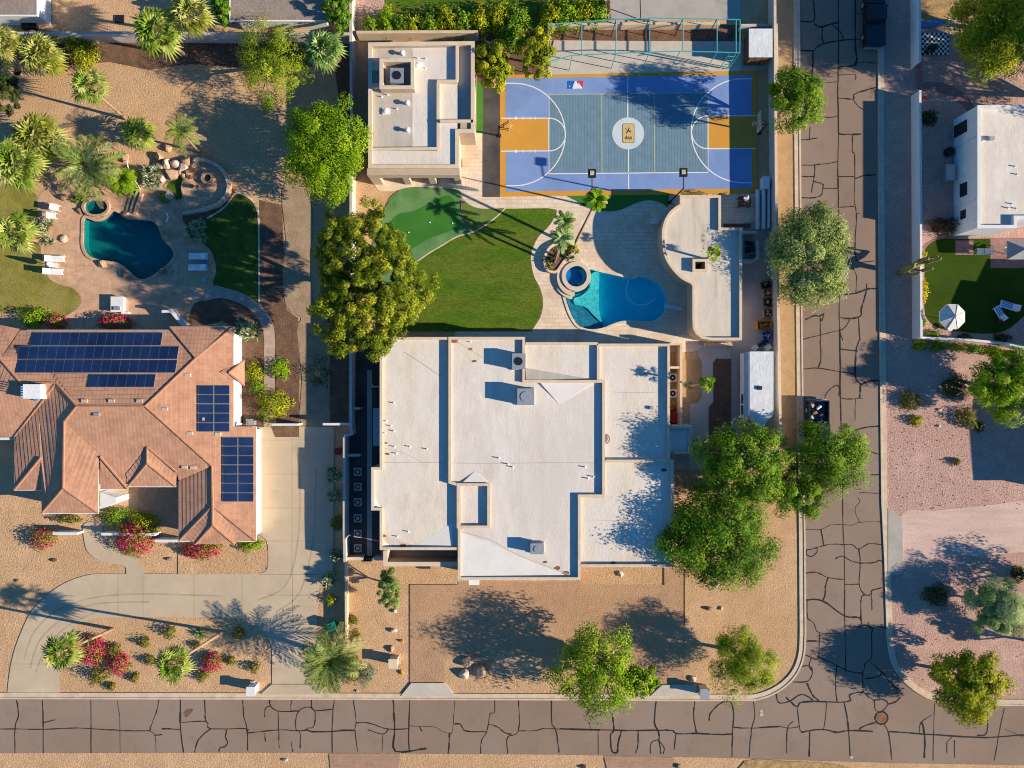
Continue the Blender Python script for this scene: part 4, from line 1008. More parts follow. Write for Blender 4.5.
# stone bench along its south side
mb = MB(); q0 = W(704,346.5); q1 = W(731,343); mb.box(q0[0], q0[1], .0, q1[0], q1[1], .42)
tag(mb.build('planter_box', m['rock_pale'], loc=W(717, 345)), 'narrow stone planter box along the south wall of the pool house', 'planter')

# ---- guest house
gh = thing('guest_house', 'small tan flat-roofed guest house with nested parapets beside the sports court', 'guest house', W(420, 120))
flat_house(gh, [
 dict(pts=[(368.6,43),(474.4,41.6),(474.4,132.6),(458.6,132.6),(458.6,168),(368.6,168)], z=3.0, cap=3.55, mat='roof_grey', t=.3),
])
zc = 3.45
mb = MB()
mb.strip(WP([(437.8,148.6),(371,149.2)], zc), .3, 2.6, zc); mb.strip(WP([(438.2,149.2),(438.2,82.2)], zc), .3, 2.6, zc-.006)
mb.strip(WP([(437,81.2),(457.4,81.2)], zc), .3, 2.6, zc-.003); mb.strip(WP([(457.2,80.4),(457.2,45)], zc), .3, 2.6, zc-.009)
mb.strip(WP([(440,121),(473,121)], 3.6), .28, 2.6, 3.6); mb.build('parapet', m['cap'], gh)
mb = MB(); mb.prism(WP([(460.4,122.6),(472.6,122.6),(472.6,131),(460.4,131)], 3.4), 2.6, 3.44); mb.build('roof', m['stucco'], gh)
mb = MB(); mb.sheet(WP([(371,45.2),(412,45.2),(412,147.2),(371,147.2)], 3.2), 3.06); mb.build('roof', m['roof_grey'], gh)
mb = MB(); mb.sheet(WP([(412.1,45.2),(455.6,45.2),(455.6,79.8),(436.6,79.8),(436.6,147.2),(412.1,147.2)], 3.2), 3.075); gx = 0; mb.build('roof', m['roof_white'], gh)
mb = MB(); mb.sheet(WP([(440,83),(457.8,83),(457.8,119.6),(440,119.6)], 3.2), 3.068); mb.build('roof', m['roof_warm'], gh)
mb = MB(); mb.sheet(WP([(370.6,151),(437,151),(440,122.6),(457.4,122.6),(457.4,166.6),(370.6,166.6)], 3.4), 3.4); mb.build('roof', m['roof_warm'], gh)
# raised well around the air handler
zw = 4.05
mb = MB(); mb.strip(WP([(381.4,60.4),(412.6,60.4),(412.6,87.4),(381.4,87.4)], zw), .28, 2.8, zw, closed=True); mb.build('equipment_well', m['stucco'], gh)
mb = MB(); mb.strip(WP([(381.4,60.4),(412.6,60.4),(412.6,87.4),(381.4,87.4)], zw), .34, zw+.002, zw+.05, closed=True); mb.build('well_cap', m['cap'], gh)
mb = MB(); mb.sheet(WP([(382.6,61.6),(411.4,61.6),(411.4,86),(382.6,86)], 3.2), 3.1); mb.build('well_floor', m['concrete_grey'], gh)
rtu(gh, 397, 75.5, 3.1, 1.25, 1.35, .9)
for x in (374.6, 374.6):
    pass
for y in (66.5, 84):
    mb = MB(); q0 = W(371.4, y-2.4, 3.6); q1 = W(379.6, y+2.4, 3.6); mb.box(q0[0], q0[1], 2.8, q1[0], q1[1], 3.3); mb.build('buttress', m['roof_warm'], gh)
for x, y in ((403,54.4),(408,104),(408.2,131)): vent(gh, x, y, 3.06, 'dome', .95)
for x, y in ((397,109),(382,97),(388,95)): vent(gh, x, y, 3.06, 'pipe', .8)
for x, y in ((418,58.4),(425.6,68.4),(426,59)): vent(gh, x, y, 3.075, 'pipe', .7)
vent(gh, 418.5, 66, 3.075, 'skylight', .9); vent(gh, 386, 111.5, 3.06, 'skylight', .75)
# south arcade: thick beam on piers standing clear of the wall
zb2 = 3.3
mb = MB()
y0 = W(0, 168.3, zb2)[1]; y1 = W(0, 172.0, 3.1)[1]
for a, b in ((368.8,378.9),(401.8,408.2),(427.8,434.2),(453.8,460)):
    pa, pb_ = W(a, 172, 2.6), W(b, 172, 2.6); mb.box(pa[0], y1-.35, 0, pb_[0], y0-.01, 3.1)
pa, pb_ = W(368.8, 168, 2.6), W(460, 168, 2.6); mb.box(pa[0]-.02, y1-.36, 2.35, pb_[0]+.02, y0-.012, 3.32)
mb.build('arcade', m['stucco'], gh)

# ---- white house on the right
rh = thing('white_house', 'white flat-roofed house with dark windows on the right behind the long white wall', 'house', W(1000, 170))
flat_house(rh, [dict(pts=[(977.4,105.6),(1090,105.6),(1090,218.6),(1016.4,218.6),(1016.4,228),(977.4,228)], z=3.3, cap=3.65, mat='roof_white', wall='white_wall', capm='white_wall', t=.25),
   dict(pts=[(1152,272),(1110,272),(1098,296),(1082,294),(1072,316),(1072,352),(1152,352)], z=3.3, cap=3.66, mat='roof_white', wall='white_wall', capm='white_wall', t=.25)])  # unseen wing added beyond the frame, outlined to cast the shade on the turf
def wallrect(root, x, y0, y1, z0, z1, mat, name, dx=-.03):
    mb = MB(); mb.box(x+dx, y0, z0, x+.05, y1, z1); return mb.build(name, m[mat], root)
xw = W(977.4, 0, 3.65)[0]
for (ya, yb, za, zb_) in ((182, 197, 1.0, 2.3), (209, 219.5, 1.1, 2.1), (120, 134, .1, 2.3)):
    yA = W(0, ya, 1.7)[1]; yB = W(0, yb, 1.7)[1]
    f = wallrect(rh, xw, yB, yA, za, zb_, 'white_metal', 'window', -.05)
    mb = MB(); mb.box(xw-.07, yB+.08, za+.08, xw-.02, yA-.08, zb_-.08); mb.build('pane', m['glass'], f)
for x, y in ((1015,166.5),(1017,174.5),(1008,208),(1016,208.5),(1012,204)): vent(rh, x, y, 3.3, 'pipe', .9)
vent(rh, 990.5, 139, 3.3, 'box', .9); vent(rh, 983, 141, 3.3, 'pipe', .7)
for y in (139.5, 202, 222):
    mb = MB(); q = W(966, y, 2.5); mb.tube([(xw-.06, q[1], .2), (xw-.06, q[1], 3.4)], .05, 6); mb.build('downpipe', m['white_metal'], rh)

# ---- hip-roofed tile house, left
th = thing('tile_roofed_house', 'house with a terracotta tiled hip roof and rows of solar panels', 'house', W(130, 430))
RV = dict(NWa=(27,330.4,2.8), NWb=(169.4,330.4,2.8), R1=(77,406,4.5), R2=(145.5,406,4.5), P3=(195.6,358.6,3.55), NEa=(169.4,326.6,2.86), NEb=(233.8,326.6,2.82),
     E1=(233.8,360.8,2.82), E2=(233.8,426.6,2.82), EW=(256.2,426.6,2.4), ES=(256.2,541,2.4), G=(212.2,466,3.23), G2=(212.8,506,3.23), GW=(179,541,2.45), GWn=(179,481,2.45))
def rv(k): return RV[k] if isinstance(k, str) else k
RF = MB()
def rface(keys, mbx=None, drop=.0):
    pts = [Vector(W(*rv(k))) for k in keys]
    n = Vector((0, 0, 0))
    for i in range(len(pts)):
        a, b = pts[i], pts[(i+1) % len(pts)]; n += a.cross(b)
    n.normalize()
    if n.z < 0: pts.reverse(); n = -n
    dn = Vector((n.x, n.y, 0))
    if dn.length < 1e-4: dn = Vector((0, -1, 0))
    dn.normalize()                              # plan direction down the slope
    u = Vector((-dn.y, dn.x, 0)); v = (n.cross(u)).normalized()
    uvs = [(p.dot(u), p.dot(v)) for p in pts]
    # lay the slope in overlapping courses of real tiles: each strip tilts up at its lower edge
    bm = bmesh.new(); bf = bm.faces.new([bm.verts.new(p) for p in pts]); bm.normal_update()
    v0 = min(q[1] for q in uvs); v1 = max(q[1] for q in uvs); CW = .43; k0 = math.floor(v0/CW); k1 = math.ceil(v1/CW)
    for k in range(k0+1, k1):
        bmesh.ops.bisect_plane(bm, geom=bm.verts[:]+bm.edges[:]+bm.faces[:], dist=1e-5, plane_co=v*(k*CW), plane_no=v)
    for f in bm.faces:
        vs = [x.co.copy() for x in f.verts]
        cv = sum((p.dot(v) for p in vs))/len(vs); lo_v = math.floor(f.calc_center_median().dot(v)/CW)*CW
        L_ = [  .012+.026*(1-max(0, min(1, (p.dot(v)-lo_v)/CW))) for p in vs]
        up = [p+n*l for p, l in zip(vs, L_)]
        RF.poly([tuple(p) for p in up], uv=[(p.dot(u), p.dot(v)) for p in vs])
        for i in range(len(vs)):
            j = (i+1) % len(vs)
            if abs(vs[i].dot(v)-lo_v) < .004 and abs(vs[j].dot(v)-lo_v) < .004:
                RF.poly([tuple(up[j]), tuple(up[i]), tuple(vs[i]-n*.01), tuple(vs[j]-n*.01)], uv=[(0, 0), (.3, 0), (.3, .05), (0, .05)])
    bm.free()
rface(['NWa', 'R1', 'R2', 'P3', (169.4,330.4,2.8)])                                        # north slope under the panels
rface(['NEa', 'NEb', (195.6,358.6,3.69)])                                                   # raised north hip
rface([(169.4,326.6,2.86), (195.6,358.6,3.69), (195.6,358.6,3.53), (169.4,330.4,2.6)])
rface(['R2', 'G', 'G2', 'ES', 'EW', 'E2', (233.8,327,2.82), 'P3'])                         # east slope
rface(['R1', 'R2', 'G', (179,480.5,2.9), (176.8,472,3.07), (147.5,447,3.6), (128,484,2.83), (100.6,484,2.83), (99,453,3.48), (64.5,421.5,4.05)])  # south slope
rface(['G', 'G2', 'GW', 'GWn'])                                                            # west slope of the garage wing
rface(['G2', 'GW', 'ES'])                                                                  # south hip of the garage wing
rface([(64.5,421.5,4.05), (99,453,3.45), (98.6,513,2.9), (63.6,488,3.85)])                  # SW wing east
rface([(63.6,488,3.85), (98.6,513,2.9), (42,513,2.75)])                                     # SW wing south hip
rface([(64.5,421.5,4.05), (63.6,488,3.85), (42,513,2.75), (41.5,489,2.75), (41,457.6,3.2), (14.6,489.8,2.55), (14.8,437,2.55), (44,399,3.5), (56.6,383,3.9), 'R1'])  # SW wing west
rface([(41,457.6,3.25), (14.6,490,2.5), (41.4,490,2.6)])                                   # little west gable
rface([(100.4,456.6,3.47), (128,489,2.75), (100.2,489,2.75)])                              # small lean-to
rface([(147.5,447,3.62), (147.5,463.5,3.62), (128,486.4,2.8), (126.5,474,3.1)])            # entry gable west
rface([(147.5,463.5,3.62), (128,486.4,2.8), (176,486.4,2.8)])                              # entry gable south hip
rface([(147.5,447,3.62), (147.5,463.5,3.62), (176,486.4,2.8), (177,472,3.05)])              # entry gable east
# small front hip on the garage wing
rface([(212.8,506,3.27), (212.8,525,3.2), (195.6,544,2.42), (186,536,2.62)]); rface([(212.8,525,3.2), (195.6,544,2.42), (235,544,2.42)]); rface([(212.8,506,3.27), (212.8,525,3.2), (235,544,2.42), (246,536,2.42)])
# west extension running out of the frame
rface([(44,399.5,3.5), (14.8,436.6,2.5), (-30,436.6,2.5), (-30,399.5,3.5)]); rface([(56.6,383,3.9), (44,399.5,3.5), (-30,399.5,3.5), (20.5,382,3.9)])
rface([(27,330.4,2.8), (56.6,383,3.9), (20.5,382,3.9), (0,358.6,3.6), (10,346,2.9), (20,330.4,2.8)])
rface(['R1', (56.6,383,3.9), (27,330.4,2.8)]); rface([(0,358.6,3.62), (20.5,382,3.92), (-30,399.5,3.5), (-30,358,3.4)])
rface([(-30,325,2.7), (2,325.4,2.75), (11,343,3.2), (0,358.6,3.62), (-30,358,3.6)]); rface([(2,325.4,2.75), (20,329,2.75), (11,343,3.2)])
# bay gable on the east side
rface([(220,372,3.2), (244.6,360.4,2.45), (229,372.6,3.1)]); rface([(229,372.6,3.12), (244.6,360.4,2.45), (244.6,385.6,2.45)]); rface([(220,372,3.2), (229,372.6,3.1), (244.6,385.6,2.45)])
roofo = RF.build('roof', m['tile'], th)
# fascia / thickness: ridge and hip tiles
RG = MB()
for a, b in (('R1','R2'),('R2','P3'),('P3','NEb'),('R2','G'),('G','G2'),('G2','GW'),('G2','ES'),('R1',(64.5,421.5,4.05)),((64.5,421.5,4.05),(63.6,488,3.85)),((63.6,488,3.85),(98.6,513,2.9)),((63.6,488,3.85),(42,513,2.75)),
             ((41,457.6,3.25),(14.6,490,2.5)),((147.5,447,3.62),(147.5,463.5,3.62)),((147.5,463.5,3.62),(128,486.4,2.8)),((147.5,463.5,3.62),(176,486.4,2.8)),((147.5,447,3.62),(177,472,3.1)),
             ((212.8,506,3.27),(212.8,525,3.2)),((212.8,525,3.2),(195.6,544,2.42)),((212.8,525,3.2),(235,544,2.42)),('R1',(56.6,383,3.9)),((56.6,383,3.9),(44,399.5,3.5)),((44,399.5,3.5),(14.8,436.6,2.5)),((20.5,382,3.92),(56.6,383,3.9)),
             ((0,358.6,3.62),(20.5,382,3.92)),((229,372.6,3.12),(244.6,360.4,2.45)),((229,372.6,3.12),(244.6,385.6,2.45)),((100.4,456.6,3.49),(128,489,2.77))):
    A, Bq = Vector(W(*rv(a))), Vector(W(*rv(b))); RG.tube([A+Vector((0,0,.03)), Bq+Vector((0,0,.03))], .11, 6)
RG.build('ridge_tiles', m['ridge_tile'], roofo)
WL = MB()
for pts, zt in (([(28,334),(233,334),(233,430),(253,430),(253,537),(182,537),(182,484),(130,482),(98,484),(96,509),(44,509),(44,485),(18,485),(18,440),(-40,440),(-40,334)], 2.3),):
    WL.strip(ccw(WP(pts, 2.3)), .25, 0, zt, closed=True, side='l')
WL.build('wall', m['white_wall'], th)
EV = MB()      # eave boards close the gap between wall top and tiles
for a, b in (((27,330.4,2.74),(169,330.4,2.74)),((169.4,326.8,2.78),(233.6,326.8,2.76)),((233.6,327,2.76),(233.6,426.4,2.76)),((256,426.8,2.19),(256,541,2.19)),((233.8,426.8,2.3),(256,426.8,2.19)),((179.2,541,2.34),(256,541,2.19)),((42,513,2.7),(98.6,513,2.84)),((98.4,461,3.2),(98.4,513,2.84)),((100,488.8,2.7),(128,488.8,2.7)),((128,486.4,2.74),(176,486.4,2.74)),((179.2,484,2.4),(179.2,541,2.34)),((14.8,437,2.44),(14.8,490,2.44)),((14.8,489.8,2.44),(41.4,489.8,2.54))):
    A, Bq = Vector(W(*a)), Vector(W(*b)); EV.tube([A, Bq], .07, 4)
EV.build('gutter', m['white_metal'], th)
mb = MB(); q = W(31.5, 391.5, 4.6); mb.box(q[0]-.8, q[1]-.68, 3.0, q[0]+.8, q[1]+.68, 4.6); ch = mb.build('roof_cooler', m['white_metal'], th)
mb = MB(); 
for k in range(5): mb.box(q[0]-.82, q[1]-.5+k*.22, 3.9, q[0]-.8, q[1]-.4+k*.22, 4.9)
mb.box(q[0]-.3, q[1]-.9, 3.2, q[0]+.1, q[1]-.68, 3.9); mb.build('louvre', m['blue_plastic'], ch)
def quadz(fpts, px, py):    # height of the plane through three survey points
    (x1,y1,z1),(x2,y2,z2),(x3,y3,z3) = fpts
    d_ = (y2-y3)*(x1-x3)+(x3-x2)*(y1-y3); a = ((y2-y3)*(px-x3)+(x3-x2)*(py-y3))/d_; b = ((y3-y1)*(px-x3)+(x1-x3)*(py-y3))/d_
    return a*z1+b*z2+(1-a-b)*z3
NPL = ((27,330.4,2.8),(169.4,330.4,2.8),(77,406,4.5)); EPL = ((145.5,406,4.5),(212.2,466,3.42),(256.2,541,2.25))
EPL = ((233.8,327,2.82),(233.8,426.6,2.82),(145.5,406,4.5))
def panel(pts, plane):
    P = [Vector(W(x, y, quadz(plane, x, y)+.14)) for x, y in pts]
    nrm = (P[1]-P[0]).cross(P[3]-P[0]).normalized()
    if nrm.z < 0: nrm = -nrm
    mb = MB(); lo = [p-nrm*.05 for p in P]; b = len(mb.v); mb.v += [tuple(p) for p in lo]+[tuple(p) for p in P]
    mb.face((b+4, b+5, b+6, b+7), 1); mb.face((b+3, b+2, b+1, b), 1)
    for i in range(4): mb.face((b+i, b+(i+1) % 4, b+4+(i+1) % 4, b+4+i), 1)
    c = sum(P, Vector())/4
    ins = [c+(p-c)*.0 + (p-c)-(p-c).normalized()*.035 + nrm*.012 for p in P]
    mb.poly([tuple(p) for p in ins], 0)
    mb.build('solar_panel', [m['panel'], m['panel_frame']], roofo, normals=True)
def prow(n, x0, x1, y0, y1, sl):
    w = (x1-x0)/n
    for k in range(n):
        a = x0+k*w; b = a+w
        panel([(a-sl, y1), (b-sl, y1), (b, y0), (a, y0)], NPL)
prow(14, 33.6, 163, 332.6, 345.6, 2.2); prow(17, 20.6, 179.2, 346.2, 359.2, 2.2); prow(17, 18.2, 177.4, 359.8, 372.8, 2.2); prow(7, 90, 156, 374.2, 387.2, 2.2)
def pblock(x0, x1, y0, y1, nc, nr):
    for i in range(nc):
        for j in range(nr):
            a = x0+(x1-x0)*i/nc+.3; b = x0+(x1-x0)*(i+1)/nc-.3; c = y0+(y1-y0)*j/nr+.3; d_ = y0+(y1-y0)*(j+1)/nr-.3
            panel([(a, d_), (b, d_), (b, c), (a, c)], EPL)
pblock(197.8, 230, 385.2, 432, 2, 5); pblock(222.4, 254, 437, 502, 2, 7)
for x, y, z in ((97,414.5,4.32),(165,409,4.13),(202,419,3.43),(185,467,3.19),(193.6,467.6,3.18),(85,401,4.4),(112,401,4.4),(140,401,4.4),(188,375,3.7),(190,433.5,3.66),(218,434,3.13)):
    mb = MB(); q = W(x, y, z); mb.obox(q[0], q[1], .55, .3, z-.1, z+.14); mb.build('roof_vent', m['rock_pale'] if x not in (97,) else m['galv'], roofo)
# front wing walls and gate pieces
def gwall(label, pts, h, mat='white_wall', w=.2, name='garden_wall', cap=None, cat='wall', group=None):
    P = WP(pts, h)
    t = thing(name, label, cat, (P[0][0], P[0][1], 0), group)
    mb = MB(); mb.strip(P, w, 0, h); mb.build('wall', m[mat], t)
    mb = MB(); mb.strip(P, w+.06, h+.002, h+.06); mb.build('cap', m[cap or mat], t)
    return t
gwall('short white wall in front of the tiled house beside the entry walk, west piece', [(53,533.5),(78,533.5)], 1.0)
gwall('white wall piece behind the large bougainvillea in front of the tiled house', [(101.5,534),(156,534.5)], 1.0)
gwall('low white wall closing the front courtyard beside the garage wing', [(155,540.8),(179,540.8)], 1.2)
mb = MB(); P = WP([(100,492),(116,497.5),(116,503),(100,509)], 2.3); mb.prism(P, 0, 2.3)
tag(mb.build('entry_pier', m['white_wall'], loc=W(108, 500)), 'angled white entry pier beside the front courtyard', 'pier')

# ---- houses cut by the top edge
def shed_house(label, pts, z, drop, mat, wallmat='white_wall', name='house'):
    t = thing(name, label, 'house', W(*pts[0]))
    P = ccw(WP(pts, z)); mb = MB(); mb.prism(P, z-.18, z); mb.build('roof', m[mat], t)
    Q = offset(P, .35, True); mb = MB(); mb.strip(Q, .2, 0, z-.18, closed=True, side='l'); mb.build('wall', m[wallmat], t)
    mb = MB(); mb.strip(offset(P, -.01, True), .12, z-.16, z+.03, closed=True, side='r'); mb.build('gutter', m['white_metal'], t)
    return t
shed_house('house corner with a grey-brown roof and white walls in the top left corner', [(-90,-90),(36.5,-90),(36.5,14.8),(-90,14.8)], 2.7, 0, 'shingle')
shed_house('wide grey-brown roof at the top edge between palms', [(230.5,-90),(327,-90),(327,20),(230.5,20)], 2.7, 0, 'shingle')
# neighbour on the right beyond the frame; its roof shades the pink gravel
nb = thing('house', 'low gabled house just beyond the right edge that shades the pink gravel', 'house', W(1120, 470))
mb = MB()
x0, x1, yN, yS = W(1050, 0)[0], W(1200, 0)[0], W(0, 418)[1], W(0, 490)[1]
mb.box(x0, yS, 0, x1, yN, 2.9); mb.build('wall', m['stucco'], nb)
mb = MB(); ym = (yN+yS)/2
mb.v += [(x0-.5, yN+.5, 2.9), (x0-.5, yS-.5, 2.9), (x1, yS-.5, 2.9), (x1, yN+.5, 2.9), (x0+2.6, ym, 4.3), (x1-2.6, ym, 4.3)]
mb.face((0, 1, 4)); mb.face((1, 2, 5, 4)); mb.face((2, 3, 5)); mb.face((3, 0, 4, 5)); mb.face((3, 2, 1, 0)); mb.build('roof', m['ridge_tile'], nb, normals=True)

# ------------------------------------------------------------------ boundary walls and fences
gwall('long white wall along the right side of the street from the plum brick opening south', [(920,90.5),(920.6,210),(921.2,338)], 1.45, w=.16)
gwall('north piece of the white wall beside the street above the plum brick opening', [(919.4,-40),(919.6,62)], 1.45, w=.16)
gwall('low white wall south of the patio umbrella on the right', [(922.4,337.8),(965,339.6),(1008,343.6)], .9, w=.16)
gwall('white wall end at the right edge past the striped loungers', [(1009.5,344),(1028,348),(1100,352)], 1.5, w=.2)
mb = MB(); P = WP([(919.4,63.5),(919.6,89)], .12); mb.strip(P, .6, 0, .13); tag(mb.build('threshold', m['purple_brick'], loc=W(919, 76)), 'plum brick threshold in the gap of the white street wall', 'threshold')
for i, y in enumerate((98.6, 125, 160.5, 197, 231, 305)): pass
def wall_h(label, pts, h, mat, w, cap, cat='wall', name='block_wall'): return gwall(label, pts, h, mat, w, name, cap, cat)
wall_h('pale grey block wall along the left side of the street verge', [(774.6,-40),(775.2,70),(776,180),(778,300),(780.6,442)], 1.6, 'block', .2, 'cap')
wall_h('grey block wall along the north side of the left garden behind the palms', [(18,33.4),(120,33),(235,33.6),(349,34)], 1.8, 'block', .2, 'block')
wall_h('grey block wall between the left garden and the guest house lot', [(350.6,-40),(351.2,110),(351,200),(350.6,425),(351.6,434),(344.6,436)], 1.7, 'block', .2, 'block')
wall_h('grey wall between the left driveway and the main lot with a short step in it', [(344.4,437.4),(344.2,530),(345,562)], 1.7, 'block', .2, 'block')
wall_h('thin tan wall beside the front gravel yard, east of the driveway planting strip', [(345.6,563.5),(346,600),(346.4,648)], .9, 'block_tan', .15, 'cap')
wall_h('tan block wall behind the guest house at the north lot line', [(356.5,32.5),(420,32),(478,32)], 1.6, 'block_tan', .22, 'block_tan')
wall_h('low block wall north of the batting cage', [(548,25),(640,23.6),(720,23.8)], 1.0, 'block_tan', .2, 'block_tan')
wall_h('short cross wall by the garden gate, east post side', [(323,424.2),(350,424.2)], 1.5, 'white_wall', .16, 'white_wall')
wall_h('short white wall beside the gate behind the tiled house garage', [(272,424.6),(298,424.6)], 1.5, 'white_wall', .16, 'white_wall')
wall_h('low front wall with dark gate mat between the side yard and front gravel', [(346.5,558.6),(363,558.6)], 1.2, 'stucco', .25, 'cap')
wall_h('low front wall piece joining the white house at its south west corner', [(374,558.8),(383,558.8)], 1.2, 'stucco', .25, 'cap')
wall_h('short side yard wall north of the ring stepping stones', [(347.5,455.4),(359.5,455.4)], 1.3, 'block', .16, 'block')
wall_h('short side yard wall under the overhanging pine', [(353,408.4),(360,408.4)], 1.3, 'block', .16, 'block')
wall_h('pale curb wall along the lower end of the terrace by the pine', [(349.6,165),(350.6,200)], .5, 'cap', .3, 'cap')
mb = MB(); P = WP([(363.4,557.4),(373.6,557.4)], .02); mb.strip(P, .3, .0, 1.1); tag(mb.build('gate', m['black_metal'], loc=W(368, 557)), 'black metal gate into the side yard of the white house', 'gate')
mb = MB(); mb.prism(WP([(373,408),(380.5,408),(380.5,446),(373,446)], .5), 0, .5); tag(mb.build('storage_bench', m['galv'], loc=W(377, 428)), 'long grey storage bench against the west wall of the white house', 'bench')
mb = MB(); mb.strip(WP([(371.6,384),(371.6,386.6),(380.6,386.6)], .6), .15, 0, .6); tag(mb.build('step_wall', m['block'], loc=W(376, 386)), 'small angled grey wall by the north west corner of the white house', 'wall')
# seat wall round the fire pit
sw = thing('seat_wall', 'curved pale stone seat wall round the fire pit terrace', 'wall', W(226, 185))
mb = MB(); mb.strip(WP(cr([(194,159.5),(203,159.5),(211,162),(219,167),(225,174),(228.6,186),(226,195),(220,202),(212,206.5),(199,210),(183.4,213)], 4, False), .45), .38, 0, .45); mb.build('wall', m['flag'], sw)
mb = MB(); mb.strip(WP(cr([(194,159.5),(203,159.5),(211,162),(219,167),(225,174),(228.6,186),(226,195),(220,202),(212,206.5),(199,210),(183.4,213)], 4, False), .45), .3, .452, .5); mb.build('cap', m['rock_pale'], sw)
fp = thing('fire_pit', 'round stone fire pit with a black bowl on the curved terrace', 'fire pit', W(207, 178))
mb = MB(); mb.strip(WP(circ(207.2, 177.8, 5, 20), .4), .28, 0, .4, closed=True); mb.build('ring', m['rock'], fp)
mb = MB(); q = W(207.2, 177.8, .3); mb.tube([(q[0], q[1], 0), (q[0], q[1], .3)], .4, 16); mb.build('bowl', m['black_metal'], fp)
gwall('low white wall at the north corner of the tiled house', [(162,311.5),(170,311.2)], 1.3)
gwall('slanting white wall between the stone deck and the tiled house', [(169.5,309),(184,327)], 1.3)
mb = MB(); mb.strip(WP(cr([(127,211),(130,200),(134,190)], 3, False), .1), .3, 0, .12); mb.strip(WP(cr([(131,212),(134,201),(138,191)], 3, False), .2), .3, 0, .24); mb.strip(WP(cr([(135,214),(138,203),(142,193)], 3, False), .3), .3, 0, .36)
tag(mb.build('garden_steps', m['flag'], loc=W(133, 201)), 'curved stone steps beside the oval spa', 'steps')
for lab, p in (('white curved handrail east of the oval spa', [(166,213),(168,217),(166,222)]), ('white handrail at the foot of the boulder slope', [(135,181),(138,185),(140,189)]), ('white handrail beside the feather palms north of the spa', [(127,161),(127.6,165),(128.4,169)])):
    t = thing('handrail', lab, 'handrail', W(*p[0])); mb = MB()
    mb.tube([W(x, y, .8) for x, y in cr(p, 3, False)], .05, 6); mb.build('rail', m['white_metal'], t)
    mb = MB(); mb.tube([W(*p[0]), W(p[0][0], p[0][1], .8)], .04, 6); mb.tube([W(*p[2]), W(p[2][0], p[2][1], .8)], .04, 6); mb.build('post', m['white_metal'], t)
# ------------------------------------------------------------------ trees and plants
def crown_leaves(c, R, style, seed):
    """leaf clumps spread through an uneven crown; returns leafmesh arrays"""
    g = np.random.default_rng(seed)
    rx, ry, rz = R
    ncl, nlf, L0, W0, crr, flat = style
    A = rx*ry
    ncl = int(max(44, ncl*2.1*A/16)); nlf = int(nlf*.62 if A > 8 else nlf*.5)
    crr *= .84
    ph = g.uniform(0, 6.28, 4)
    C = []; N = []; T = []; CT = []
    gap = (g.uniform(0, 6.28), g.uniform(0, 6.28))
    for q_ in range(ncl):
        az = q_*2.39996+g.uniform(-.35, .35); el = np.arcsin(np.clip(-.4+1.4*((q_+.5)/ncl)+g.uniform(-.12, .12), -.5, 1))
        lim = 1+.10*np.sin(3*az+ph[0])+.09*np.sin(5*az+ph[1])+.07*np.sin(9*az+ph[2])
        r = g.uniform(.62, .9)*lim if q_ % 4 else g.uniform(.2, .6)
        dvec = np.array([np.cos(el)*np.cos(az), np.cos(el)*np.sin(az), np.sin(el)])
        cc = dvec*r*np.array([rx, ry, rz])
        if q_ % 4 and (abs(np.angle(np.exp(1j*(az-gap[0])))) < .22 or abs(np.angle(np.exp(1j*(az-gap[1])))) < .16) and el < .9: r *= .62
        rc = crr*min(rx, ry)*g.uniform(.7, 1.35)
        q = g.normal(size=(nlf, 3)); q /= np.linalg.norm(q, axis=1)[:, None]
        rad = rc*g.uniform(.25, 1, nlf)**.6
        p = cc+q*rad[:, None]*np.array([1, 1, flat])
        C.append(p); N.append(q*.7+dvec*.5+np.array([0, 0, .55])+g.normal(size=(nlf, 3))*.35)
        T.append(np.clip(g.normal(g.uniform(.14, .82), .17, nlf), 0, 1))
    C = np.concatenate(C)+np.array(c); N = np.concatenate(N); T = np.concatenate(T)
    C[:, 2] = np.maximum(C[:, 2], .05)
    n = len(C)
    return C, N, L0*g.uniform(.6, 1.3, n), W0*g.uniform(.7, 1.3, n), T

STY = dict(fluffy=(34, 420, .30, .085, .30, .75), leafy=(42, 260, .24, .12, .25, .7), clumpy=(100, 150, .22, .09, .105, .9),
           citrus=(70, 230, .2, .13, .24, .8), feather=(26, 380, .38, .05, .32, .6), sparse=(20, 260, .24, .1, .24, .7))
def limbs(mb, base, c, R, seed, r0, n=7, fork=.45):
    g = random.Random(seed)
    f = Vector(base).lerp(Vector(c), fork)
    mb.tube([base, Vector(base)+Vector((g.uniform(-.1,.1), g.uniform(-.1,.1), (f.z-base[2])*.5)), f], [r0*1.25, r0, r0*.8], 9)
    for k in range(n):
        a = 2*math.pi*k/n+g.uniform(-.4, .4); rr = g.uniform(.5, .85)
        e = Vector((c[0]+R[0]*rr*math.cos(a), c[1]+R[1]*rr*math.sin(a), c[2]+R[2]*g.uniform(-.1, .6)))
        mid = f.lerp(e, .5)+Vector((g.uniform(-.3,.3), g.uniform(-.3,.3), g.uniform(.1,.5)))
        mb.tube([f, mid, e], [r0*.6, r0*.36, r0*.1], 6)
        for s_ in (-1, 1):
            e2 = mid.lerp(e, .8)+Vector((s_*R[0]*.18*math.sin(a), -s_*R[1]*.18*math.cos(a), .3)); mb.tube([mid, e2], [r0*.25, r0*.06], 5)

